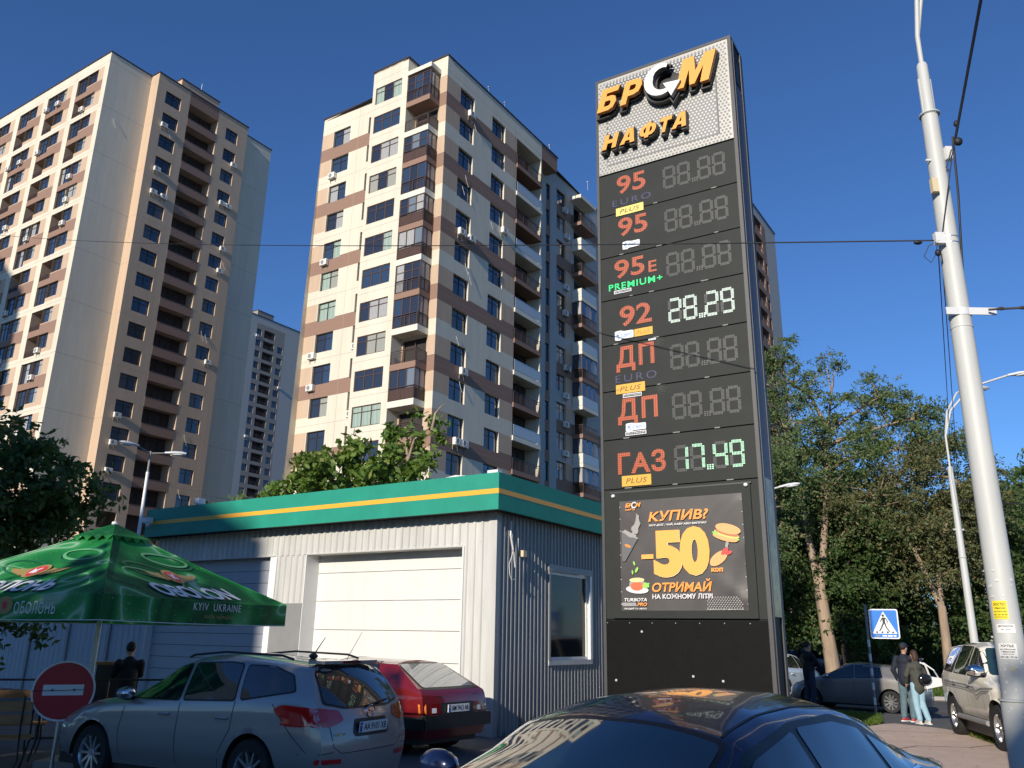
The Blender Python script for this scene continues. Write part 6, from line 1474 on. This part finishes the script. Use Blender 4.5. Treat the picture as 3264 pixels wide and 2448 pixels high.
# ------------------------------------------------------------------ pedestrian crossing sign
def crossing():
    t = thing('crossing_sign', 'blue square pedestrian crossing sign on a black and white striped post', 'road sign', (9.62, 23.05, 0), R(-19)); p = MB(); z = 0; i = 0
    MB().tube([(0, 0, 0), (0, 0, 2.78)], .03, 'acg', 8).obj('post', t)
    for k_ in range(5): MB().tube([(0, 0, .25+k_*.36), (0, 0, .43+k_*.36)], .032, 'swhite', 8, False).obj('stripe', t)
    s0, s1, z0, z1 = .06, .78, 1.90, 2.66; q = MB(); q.prism(rpoly([(s0, z0), (s1, z0), (s1, z1), (s0, z1)], .06), -.05, -.03, 'swhite', 'steel'); o = q.obj('sign_plate', t)
    MB().prism(rpoly([(s0+.03, z0+.03), (s1-.03, z0+.03), (s1-.03, z1-.03), (s0+.03, z1-.03)], .045), -.054, -.0505, 'sblue').obj('blue_field', o)
    cx = (s0+s1)/2; MB().prism(rpoly([(cx-.30, z0+.13), (cx+.30, z0+.13), (cx, z1-.06)], .02), -.058, -.0545, 'swhite').obj('triangle', o)
    m = MB(); y0, y1 = -.061, -.0585
    m.prism([(cx-.01+.032*math.cos(a*PI/6), 2.49+.034*math.sin(a*PI/6)) for a in range(12)], y0, y1, 'pink')
    m.prism([(cx-.04, 2.44), (cx+.035, 2.445), (cx+.03, 2.30), (cx-.03, 2.31)], y0, y1, 'pink'); m.prism([(cx+.02, 2.44), (cx+.05, 2.435), (cx+.10, 2.35), (cx+.08, 2.28), (cx+.065, 2.29), (cx+.075, 2.35)], y0, y1, 'pink')
    m.prism([(cx-.04, 2.44), (cx-.035, 2.40), (cx-.075, 2.33), (cx-.095, 2.34)], y0, y1, 'pink'); m.prism([(cx-.03, 2.31), (cx+.01, 2.30), (cx-.06, 2.17), (cx-.12, 2.08), (cx-.14, 2.10), (cx-.08, 2.20)], y0, y1, 'pink'); m.prism([(cx, 2.31), (cx+.035, 2.30), (cx+.06, 2.20), (cx+.13, 2.08), (cx+.11, 2.07), (cx+.03, 2.19)], y0, y1, 'pink')
    for i in range(4): x = cx-.22+i*.13; m.prism([(x, z0+.145), (x+.055, z0+.145), (x+.045, z0+.19), (x+.015, z0+.19)], y0, y1, 'pink')
    so = m.obj('walking_figure', o)
    for i, (x, w_, col) in enumerate(((-.22, .09, 'acg'), (-.07, .11, 'swhite'), (.06, .12, 'evro'), (.20, .07, 'swhite'))): MB().box(cx+x, -.062, z0+.055, cx+x+w_, -.055, z0+.095, col).obj('sticker', o)
crossing()

# ------------------------------------------------------------------ lamp posts
M['pole'] = mat('grey painted steel pole', (.52, .525, .50), .5, var=.06, vscale=3, stretch=(1, 1, .3), var2=.06, v2scale=.8, bump=.1, bscale=30)
M['pole2'] = mat('flaking painted pole', (.42, .43, .42), .7, var=.35, vscale=9)
M['lamph'] = mat('lamp head casing', (.62, .63, .64), .4); M['lampg'] = mat('lamp lens', (.75, .76, .74), .15, coat=1.0)
def lamp_head(par, loc, d, up=0):
    """cobra head pointing along unit vector d"""
    d = d.normalized(); s = Vector((-d.y, d.x, 0)).normalized(); u = d.cross(s)
    if u.z < 0: u = -u
    mt = Matrix.Identity(4)
    for i in range(3): mt[i][0] = d[i]; mt[i][1] = s[i]; mt[i][2] = u[i]; mt[i][3] = loc[i]
    q = MB(); prof = [(0, .05, .045), (.12, .075, .06), (.35, .125, .085), (.6, .12, .08), (.74, .06, .045)]
    for i in range(len(prof)-1):
        (x0, w0, h0), (x1, w1, h1) = prof[i], prof[i+1]
        R0 = [(x0, w0*math.cos(a*PI/6), max(-.02, h0*math.sin(a*PI/6))) for a in range(12)]; R1 = [(x1, w1*math.cos(a*PI/6), max(-.02, h1*math.sin(a*PI/6))) for a in range(12)]
        for a in range(12): q.face([tuple(mt @ Vector(p)) for p in (R0[a], R0[(a+1) % 12], R1[(a+1) % 12], R1[a])], 'lamph')
    o = q.obj('lamp_head', par, smooth=50); g = MB(); g.ell((0, 0, 0), (.24, .10, .055), 'lampg', 14, 8, None); 
    me = g.mesh('lamp_lens', smooth=60); me.transform(mt @ Matrix.Translation((.46, 0, -.03))); put('lamp_lens', me, o); return o
def big_pole():
    P = Vector((4.77, 8.22, 0)); t = thing('lamp_post', 'thick pale tapering lamp post in the right foreground with pasted notices', 'lamp post', P)
    q = MB(); q.tube([(0, 0, 0), (0, 0, 1.27)], [.155, .15], 'pole', 28); q.obj('base_sleeve', t, smooth=50); q = MB(); q.tube([(0, 0, 1.27), (0, 0, 3.3), (0, 0, 5.4), (0, 0, 7.6)], [.130, .118, .104, .088], 'pole', 28); q.obj('shaft', t, smooth=50)
    for z, r_ in ((1.275, .165), (7.61, .112), (4.98, .112)): MB().lathe([(r_-.012, z-.012), (r_, z-.008), (r_, z+.008), (r_-.03, z+.012)], 'pole', 28, 'z').obj('collar', t, smooth=40)
    MB().tube([(0, 0, 7.6), (0, 0, 8.28), (0, 0, 8.31)], [.066, .060, .05], 'pole', 20).box(-.075, -.01, 7.62, .075, .01, 8.1, 'pole').obj('neck', t, smooth=40)
    a1 = Vector((.30, -.55, 0)); a2 = Vector((.75, -.20, 0)); 
    for d, e in ((a1, 1.0), (a2, 1.2)):
        q = MB(); q.tube([(0, 0, 8.2), (0, 0, 8.7), tuple(d*.10*e+Vector((0, 0, 9.2))), tuple(d*.5*e+Vector((0, 0, 9.85))), tuple(d*1.3*e+Vector((0, 0, 10.4))), tuple(d*2.4*e+Vector((0, 0, 10.7)))], .028, 'pole', 10); q.obj('lamp_arm', t, smooth=60)
        lamp_head(t, d*2.4*e+Vector((0, 0, 10.7)), Vector((d.x, d.y, .1)))
    # clamps
    c = MB(); c.box(-.19, -.10, 5.10, .34, -.085, 5.18, 'whitem'); c.lathe([(.112, 5.10), (.112, 5.18)], 'whitem', 24, 'z'); c.obj('clamp', t)
    c = MB(); c.box(-.20, -.12, 5.92, -.10, -.06, 6.05, 'whitem'); c.lathe([(.104, 5.95), (.104, 5.96)], 'steel', 24, 'z'); c.lathe([(.104, 6.02), (.104, 6.03)], 'steel', 24, 'z'); c.obj('clamp', t)
    MB().box(.07, -.10, 6.98, .14, -.04, 7.14, 'whitem').obj('clamp', t); MB().box(-.14, -.05, 6.98, -.08, -.03, 7.0, 'whitem').obj('bolt', t)
    c = MB(); c.box(-.15, -.12, 6.55, -.085, -.06, 6.72, 'rust'); c.obj('switch_box', t)
    # notices on the viewer side; angle 0 faces the camera
    def notice(nm, a0, a1, z0, z1, m, lines, r_=.1285):
        q = MB(); va = math.atan2(-P.y, -P.x); n = 8
        for i in range(n):
            A, B = va+R(a0+(a1-a0)*i/n), va+R(a0+(a1-a0)*(i+1)/n); q.face([(r_*math.cos(A), r_*math.sin(A), z0), (r_*math.cos(B), r_*math.sin(B), z0), (r_*math.cos(B), r_*math.sin(B), z1), (r_*math.cos(A), r_*math.sin(A), z1)], m)
        o = q.obj(nm, t)
        for s, zz0, hh, fr in lines:
            me = text_mesh(s, 1, hh, 'pink', 0, .02); co = np.empty(len(me.vertices)*3, 'f'); me.vertices.foreach_get('co', co); co = co.reshape(-1, 3); an = va+np.radians(a0+(a1-a0)*((1-fr)/2+fr*co[:, 0])); rr = r_+.002
            out = np.c_[rr*np.cos(an), rr*np.sin(an), zz0+co[:, 2]]; me.vertices.foreach_set('co', out.ravel()); me.update(); put('lettering', me, o)
    Y = mat('yellow paper', (.86, .68, .03), .7); Wp = mat('white paper', (.74, .73, .70), .7, var=.06)
    notice('notice', -48, 12, 2.00, 2.17, Y, [('ХОСТЕЛ', 2.125, .026, .8), ('г.Минская', 2.095, .016, .7), ('на Оболони', 2.065, .014, .8), ('067 231 44 58', 2.035, .014, .85), ('круглосуточно', 2.012, .012, .8)], .1285)
    notice('notice', -42, 30, 1.875, 1.955, Wp, [('АВТОШКОЛА', 1.928, .018, .8), ('кат. А,В,С', 1.902, .010, .5)], .1292)
    notice('notice', -46, 24, 1.64, 1.78, Wp, [('ЖИЛЬЕ', 1.748, .024, .7), ('на Оболони', 1.722, .014, .8), ('г.Минская', 1.70, .014, .7), ('посуточно', 1.678, .012, .6), ('093 381 79 06', 1.652, .014, .9)], .1305)
    notice('paper_scrap', -10, 8, 1.54, 1.57, mat('yellowed scrap', (.66, .58, .32), .8), [], .1315)
    for i in range(26): 
        z = random.choice((random.uniform(1.3, 1.62), random.uniform(1.05, 1.25), random.uniform(2.2, 2.45))); a = random.uniform(-60, 50); r_ = .1315 if z > 1.27 else .1555
        notice('paper_scrap', a, a+random.uniform(3, 12), z, z+random.uniform(.006, .03), mat('torn paper', (.66, .66, .64), .8), [], r_+.001)
    return P
big_pole()
def lamp_post(label, loc, H, dirs, r0=.13, m='pole', rise=2.0, reach=2.2, group='lamp posts along the road'):
    t = thing('lamp_post', label, 'lamp post', loc, 0, group); q = MB(); q.tube([(0, 0, 0), (0, 0, H*.75), (0, 0, H)], [r0, r0*.75, r0*.62], m, 14); q.obj('shaft', t, smooth=50)
    MB().lathe([(r0*.8, H*.6), (r0*.95, H*.6+.03), (r0*.8, H*.6+.06)], m, 14, 'z').box(-r0*1.3, -.02, H*.72, r0*1.3, .02, H*.72+.05, m).obj('collar', t)
    for d in dirs:
        d = Vector(d); q = MB(); q.tube([(0, 0, H-.2), (0, 0, H+rise*.35), tuple(d*.12*reach+Vector((0, 0, H+rise*.65))), tuple(d*.45*reach+Vector((0, 0, H+rise*.92))), tuple(d*reach+Vector((0, 0, H+rise*1.05)))], .035, m, 8); q.obj('lamp_arm', t, smooth=60); lamp_head(t, d*reach+Vector((0, 0, H+rise*1.05)), Vector((d.x, d.y, .12)))
    return t
lamp_post('second lamp post on the right with two curved arms over the trees', (14.25, 26.4, 0), 7.3, [(.98, -.15, 0), (.86, .5, 0)], rise=2.9, reach=2.2)
t3 = lamp_post('short flaky whitish post just left of the thick lamp post', (20.6, 36.6, 0), 7.6, [], r0=.17, m='pole2')
lamp_post('far lamp post with two heads low above the distant trees at the right edge', (34.2, 60.5, 0), 10.6, [(.98, -.1, 0), (.9, .42, 0)], r0=.12, rise=2.0, reach=2.6)
lamp_post('lamp head reaching out from behind the price sign before the trees', (9.0, 30.7, 0), 6.2, [(.93, -.37, 0)], r0=.09, rise=1.0, reach=1.0)
def left_lamp():
    t = thing('lamp_post', 'slim white double-headed lamp post behind the umbrella on the left', 'lamp post', (-12.95, 29.27, 0)); MB().tube([(0, 0, 0), (0, 0, 7.2)], [.075, .055], 'white', 10).obj('shaft', t, smooth=50); MB().tube([(0, 0, 7.2), (0, 0, 7.95)], .04, 'acg', 8).obj('collar', t)
    for d, z in ((Vector((.96, .18, 0)), 7.92), (Vector((-.55, -.83, 0)), 8.05)):
        MB().tube([(0, 0, 7.88), tuple(d*.55+Vector((0, 0, z)))], .022, 'acg', 6).obj('lamp_arm', t); lamp_head(t, d*.5+Vector((0, 0, z)), d)
left_lamp()

# ------------------------------------------------------------------ cables
def cable(label, a, b, sag, r_=.006, n=24):
    a, b = Vector(a), Vector(b); q = MB(); q.tube([tuple(a.lerp(b, i/n)-Vector((0, 0, 4*sag*(i/n)*(1-i/n)))) for i in range(n+1)], r_, 'cable', 5); o = q.obj('cable', smooth=60); tag(o, label, 'cable'); return o
cable('thin black cable crossing the whole picture from the lamp post to the left edge', (4.60, 8.12, 5.96), (-24.0, 35.0, 19.3), .25, .009)
q = MB(); q.tube([(4.66, 8.14, 6.02), (4.86, 8.04, 7.0), (4.90, 8.0, 7.18), (4.52, 6.4, 8.1), (3.9, 4.2, 9.2), (3.0, 1, 10.6)], [.006, .006, .014, .016, .018, .018], 'cable', 6); tag(q.obj('cable', smooth=60), 'thick black cable running up from the lamp post out of the top', 'cable')
q = MB(); q.tube([(4.885, 8.03, 7.2), (4.875, 8.08, 6.5), (4.868, 8.15, 6.0), (4.86, 8.20, 5.6)], .012, 'cable', 6); q.ell((4.92, 8.0, 7.12), (.05, .04, .05), 'cable', 8, 6); q.ell((4.93, 8.0, 7.35), (.03, .03, .04), 'cable', 8, 6); q.tube([(4.86, 8.05, 7.05), (4.8, 8.1, 6.85), (4.83, 8.1, 6.8)], .008, 'cable', 5); tag(q.obj('cable', smooth=60), 'black cable bundle hanging down the right side of the thick post', 'cable')
q = MB(); q.tube([(4.6, 8.1, 5.95), (4.5, 8.14, 5.9), (4.44, 8.15, 5.78), (4.5, 8.14, 5.7), (4.56, 8.12, 5.8), (4.58, 8.1, 5.93)], .005, 'cable', 5); q.ell((4.42, 8.2, 5.97), (.05, .03, .025), 'cable', 8, 6); q.ell((4.57, 8.1, 5.80), (.035, .03, .04), 'cable', 8, 6); tag(q.obj('cable_loop', smooth=60), 'small cable loop and clamp on the left of the thick post', 'cable loop')
cable('left of two thin cables dropping from the post clamp towards the far lamp', (4.57, 8.1, 5.78), (14.2, 26.3, 7.0), .15, .006); cable('right of two thin cables dropping from the post clamp towards the far lamp', (4.60, 8.09, 5.78), (14.3, 26.2, 6.6), .2, .006)
q = MB(); q.tube([(5.0, 8.08, 5.14), (5.35, 7.9, 5.10)], .012, 'barkd', 6); q.tube([(5.35, 7.9, 5.10), (8.5, 6.4, 5.2)], .005, 'cable', 5); q.ell((5.1, 8.02, 5.13), (.035, .02, .02), 'barkd', 8, 6); q.ell((5.27, 7.94, 5.11), (.035, .02, .02), 'barkd', 8, 6); tag(q.obj('stay_wire', smooth=60), 'stay wire with brown insulators leaving the thick post to the right', 'wire')
cable('dark cable sagging from the second lamp post to the right', (14.3, 26.3, 6.2), (24, 22, 6.6), .5, .02)

# ------------------------------------------------------------------ table, benches and rail under the umbrella
M['wood'] = mat('varnished wood', (.36, .17, .06), .5, var=.2, vscale=8, stretch=(1, 6, 6)); M['iron'] = mat('black iron', (.02, .02, .02), .5)
def table_set():
    t = thing('cafe_table', 'wooden cafe table with black iron legs under the umbrella', 'table', (-7.0, 12.0, 0), R(20))
    for i in range(4): MB().box(-.7, -.38+i*.195, .73, .7, -.20+i*.195, .76, 'wood').obj('plank', t)
    for sx in (-1, 1):
        for sy in (-1, 1): MB().tube([(sx*.6, sy*.3, .73), (sx*.62, sy*.34, .35), (sx*.55, sy*.32, 0)], .014, 'iron', 6).obj('leg', t)
    for nm, loc, rz in (('bench on the near side of the cafe table', (-6.65, 11.2, 0), R(20)), ('bench on the far side of the cafe table', (-7.35, 12.9, 0), R(200))):
        b = thing('bench', 'wooden '+nm+' with curved iron frame', 'bench', loc, rz)
        for i in range(3): MB().box(-.65, -.18+i*.13, .43, .65, -.07+i*.13, .455, 'wood').obj('slat', b)
        for i in range(2): MB().box(-.65, -.24-i*.02, .62+i*.15, .65, -.215-i*.02, .73+i*.15, 'wood').obj('back_slat', b)
        for sx in (-1, 1):
            for pts in ([(sx*.55, -.2, .43), (sx*.57, -.22, .2), (sx*.52, -.28, 0)], [(sx*.55, .2, .43), (sx*.57, .24, .2), (sx*.52, .26, 0)]): MB().tube(pts, .012, 'iron', 6).obj('leg', b)
            MB().tube([(sx*.55, -.2, .43), (sx*.55, -.25, .6), (sx*.55, -.28, .95)], .012, 'iron', 6).obj('back_frame', b)
    r = thing('railing', 'low metal railing round the cafe terrace at the bottom left', 'railing', (0, 0, 0)); A, B = Vector((-12.5, 12.2, 0)), Vector((-5.5, 14.4, 0))
    for z in (1.0, .15): MB().tube([tuple(A+Vector((0, 0, z))), tuple(B+Vector((0, 0, z)))], .018, 'dbrown', 6).obj('rail', r)
    for i in range(9): p = A.lerp(B, i/8); MB().tube([(p.x, p.y, 0), (p.x, p.y, 1.0)], .014, 'dbrown', 6).obj('post', r)
    a = thing('bar_counter', 'small wooden counter by the hut wall behind the estate car', 'counter', (-6.8, 15.6, 0), R(25)); MB().box(-.5, -.2, 1.18, .3, .2, 1.23, 'wood').obj('top', a); MB().box(-.45, -.15, 0, .25, .15, 1.18, 'dbrown').obj('front', a)
table_set()

# ------------------------------------------------------------------ people
def remeshed(nm, mb, parent, vox=.016, sm=4):
    o = mb.obj(nm, parent); r = o.modifiers.new('remesh', 'REMESH'); r.mode = 'VOXEL'; r.voxel_size = vox; r.use_smooth_shade = True; s = o.modifiers.new('smooth', 'SMOOTH'); s.iterations = sm; s.factor = .5; return o
def limb(mb, pts, rad, m): 
    mb.tube(pts, rad, m, 12)
    for p, r_ in zip(pts, rad): mb.ell(p, (r_, r_, r_), m, 10, 7)
def person(label, loc, rz, H, skin, top, leg, shoe, hair, arms, hips=((.09, 0), (-.09, 0)), feet=None, cap=None, hairlong=False, female=False, coat=.0, bend=0, head_turn=0):
    """faces local +y; arms: two lists of (shoulder, elbow, wrist)"""
    t = thing('person', label, 'person', loc, rz); k = H/1.78; V = lambda x, y, z: (x*k, y*k, z*k); sh = .19 if not female else .165
    S = mat('skin', (.48, .27, .19), .6); b = MB(); hx, hy = 0, .03+bend
    feet = feet or [((.10, .02), (.11, .0)), ((-.10, -.02), (-.11, -.04))]
    b.ell(V(hx, hy, 1.66), (.075*k, .095*k, .115*k), S, 16, 12); b.ell(V(hx, hy+.085, 1.635), (.016*k, .022*k, .022*k), S); b.ell(V(hx, hy+.05, 1.585), (.05*k, .04*k, .035*k), S)
    for sg in (1, -1): b.ell(V(hx+sg*.078, hy-.005, 1.65), (.012*k, .02*k, .03*k), S)
    limb(b, [V(0, .0+bend*.7, 1.44), V(hx, hy-.01, 1.58)], [.058*k, .052*k], S)
    limb(b, [V(0, 0, .98), V(0, bend*.3, 1.20), V(0, bend*.7, 1.38)], [.10*k, .095*k, .09*k], S)
    for sg, A in zip((1, -1), arms):
        s0, e, w = A; limb(b, [V(*s0), V(*e), V(*w)], [.045*k, .038*k, .026*k], S); d = (Vector(w)-Vector(e)).normalized(); wv = Vector(w)
        b.ell(V(*(wv+d*.05)), (.03*k, .03*k, .035*k), S, 8, 6)
        sd = d.cross(Vector((0, 0, 1))); sd = sd.normalized() if sd.length > .1 else Vector((1, 0, 0))
        for i in range(4): p0 = wv+d*.07+sd*(-.024+.016*i); L = (.055, .065, .06, .048)[i]; b.tube([V(*p0), V(*(p0+d*L*.6+Vector((0, 0, -.006)))), V(*(p0+d*L+Vector((0, 0, -.02))))], [.0095*k, .009*k, .007*k], S, 6)
        p0 = wv+d*.03+sd*.03; b.tube([V(*p0), V(*(p0+sd*.025+d*.03)), V(*(p0+sd*.03+d*.055))], [.011*k, .0105*k, .008*k], S, 6)
    for sg, (kn, an) in zip((1, -1), feet): limb(b, [V(sg*.09, 0, .95), V(kn[0], kn[1]+.02, .50), V(an[0], an[1], .08)], [.075*k, .052*k, .035*k], S)
    remeshed('body', b, t, .014)
    c = MB(); T = top
    c.ell(V(0, .0, 1.02), (.155*k, .115*k, .12*k), T, 14, 9); c.ell(V(0, bend*.3, 1.2), (.165*k, .12*k, .17*k), T, 14, 9); c.ell(V(0, bend*.7, 1.37), ((sh+.015)*k, .135*k, .135*k), T, 14, 9)
    limb(c, [V(0, bend*.3, .92-coat), V(0, bend*.3, 1.1)], [.165*k, .16*k], T)
    c.tube([V(0, -.01+bend*.6, 1.44), V(0, .0+bend*.75, 1.52)], [.09*k, .075*k], T, 12)
    for sg, A in zip((1, -1), arms): s0, e, w = A; w2 = Vector(e).lerp(Vector(w), .93); limb(c, [V(*s0), V(*e), V(*w2)], [.075*k, .062*k, .048*k], T)
    remeshed('jacket', c, t, .015)
    l = MB()
    for sg, (kn, an) in zip((1, -1), feet): limb(l, [V(sg*.085, 0, .93), V(kn[0], kn[1]+.02, .50), V(an[0], an[1], .11)], [.105*k, .082*k, .07*k], leg)
    l.ell(V(0, 0, .95), (.15*k, .11*k, .1*k), leg); remeshed('trousers', l, t, .014)
    for sg, (kn, an) in zip((1, -1), feet):
        q = MB(); q.ell(V(an[0], an[1]+.05, .05), (.045*k, .13*k, .05*k), shoe, 12, 8); q.box(an[0]*k-.042*k, (an[1]-.07)*k, 0, an[0]*k+.042*k, (an[1]+.16)*k, .025*k, 'swhite' if shoe is not M['black'] else 'black'); q.obj('shoe', t, smooth=60)
    h = MB(); h.ell(V(hx, hy-.018, 1.69), (.084*k, .10*k, .105*k), hair, 14, 9)
    if hairlong: h.ell(V(hx, hy-.07, 1.60), (.085*k, .06*k, .13*k), hair, 12, 8)
    remeshed('hair', h, t, .014, 2)
    if cap:
        h = MB(); h.ell(V(hx, hy-.005, 1.715), (.092*k, .108*k, .08*k), cap, 14, 8); h.ell(V(hx, hy+.12, 1.70), (.065*k, .07*k, .012*k), cap, 12, 6); h.obj('cap', t, smooth=60)
    f = MB()
    for sg in (1, -1): f.ell(V(hx+sg*.030, hy+.083, 1.665), (.013*k, .008*k, .008*k), 'black', 8, 5)
    f.obj('eye', t); f = MB(); f.ell(V(hx, hy+.083, 1.60), (.022*k, .008*k, .006*k), mat('lips', (.36, .14, .11), .5), 8, 5); f.obj('mouth', t)
    return t
navy = mat('navy cloth', (.012, .016, .03), .8, var=.15, vscale=9); blackc = mat('black cloth', (.012, .011, .014), .85, var=.15, vscale=9); jeansd = mat('dark denim', (.025, .035, .06), .85, var=.2, vscale=12); jeans = mat('washed denim', (.10, .16, .19), .85, var=.25, vscale=12); jeansl = mat('light blue denim', (.30, .46, .55), .85, var=.15, vscale=12); olive = mat('olive cloth', (.055, .055, .045), .85, var=.15, vscale=9); hairb = mat('dark hair', (.015, .010, .008), .7); hairr = mat('brown hair', (.05, .022, .012), .7)
shb = M['black']; shr = mat('red shoe', (.55, .03, .04), .5); shp = mat('cream shoe', (.72, .56, .46), .6)
# waiting man, arms folded, looking right
person('man in black hoodie and dark jeans standing with folded arms beside the price sign', (8.42, 24.4, 0), R(-75), 1.80, None, blackc, jeansd, shb, hairb, [((.18, 0, 1.42), (.24, .16, 1.16), (-.02, .25, 1.20)), ((-.18, 0, 1.42), (-.24, .16, 1.14), (.04, .22, 1.15))])
# couple
person('man in navy jacket and cap with his arm round the woman', (9.66, 21.25, 0), R(-60), 1.80, None, navy, jeans, shr, hairb, [((.18, 0, 1.43), (.26, .22, 1.34), (.14, .48, 1.40)), ((-.18, 0, 1.42), (-.26, -.06, 1.15), (-.24, .06, .92))], cap=navy, bend=.04)
w = person('woman in olive jacket and light blue jeans seen from behind with a white bag', (9.66, 20.65, 0), R(5), 1.64, None, olive, jeansl, shp, hairr, [((.16, 0, 1.40), (.27, .02, 1.14), (.24, .12, .92)), ((-.16, 0, 1.40), (-.26, .02, 1.16), (-.2, .16, .98))], hairlong=True, female=True, coat=.06, feet=[((.09, .02), (.16, -.05)), ((-.08, 0), (-.04, .0))])
def bags():
    t = thing('shoulder_bag', 'white shoulder bag hanging at the woman\'s right side', 'bag', (9.86, 20.52, 0), R(5)); q = MB(); q.prism([(-.08, .78), (.34, .86), (.30, 1.02), (.02, 1.06), (-.12, .92)], -.05, .06, mat('white leather', (.80, .78, .76), .5)); q.obj('bag_body', t)
    q = MB(); q.tube([(.02, -.08, 1.02), (-.12, -.16, 1.32), (-.14, .0, 1.36)], .022, mat('white leather', (.80, .78, .76), .5), 6); q.tube([(.28, 0, 1.0), (.1, -.12, 1.2), (-.10, -.05, 1.36)], .016, mat('white leather', (.80, .78, .76), .5), 6); q.obj('strap', t)
    t = thing('handbag', 'glossy black handbag worn across the woman\'s back', 'bag', (9.69, 20.45, 0), R(5)); q = MB(); q.ell((0.05, -.04, 1.0), (.17, .07, .13), mat('glossy black leather', (.012, .012, .012), .15, coat=.6), 14, 8); q.obj('bag_body', t, smooth=60)
    q = MB(); q.tube([(-.10, -.03, 1.05), (-.14, .02, 1.3)], .01, 'black', 6); q.tube([(.18, -.03, 1.05), (.12, .05, 1.33)], .01, 'black', 6); q.obj('strap', t)
bags()
# seated customer in the shade behind the estate car bonnet
person('person in dark clothes leaning at the counter behind the estate car bonnet', (-6.5, 15.1, -.15), R(30), 1.72, None, blackc, jeansd, shb, hairb, [((.18, 0, 1.42), (.22, .2, 1.22), (.1, .40, 1.3)), ((-.18, 0, 1.42), (-.22, .2, 1.22), (-.1, .40, 1.3))], bend=.12)

# ------------------------------------------------------------------ cars and signs far in the park
def far_car(label, loc, a, pnt): return grey_hatch('hatchback_car', label, loc, a, pnt, 'cars parked beyond the park', fine=.4)
far_car('small blue car parked far behind the big forked trunk', (16.8, 52, 0), 80, 'dbluep'); far_car('distant dark car parked behind the trees right of the walking couple', (28, 62, 0), -60, 'silverp'); far_car('distant white car parked beyond the park trees', (20.5, 60, 0), 95, 'whitep')
kio = thing('roadside_kiosk', 'dark kiosk with a small red and white sign behind the waiting man', 'kiosk', (12.6, 44, 0), R(-15)); MB().box(-2.2, 0, 0, 1.0, 2, 3.4, mat('dark kiosk wall', (.06, .055, .055), .7)).obj('wall', kio); MB().box(-.2, -.08, 2.0, .15, -.01, 2.6, 'ured').obj('sign_panel', kio); MB().box(.15, -.08, 2.0, .5, -.01, 2.45, 'swhite').obj('sign_panel', kio); MB().box(-2.3, -.4, 3.4, 1.2, 2.1, 3.55, 'acg').obj('roof', kio)
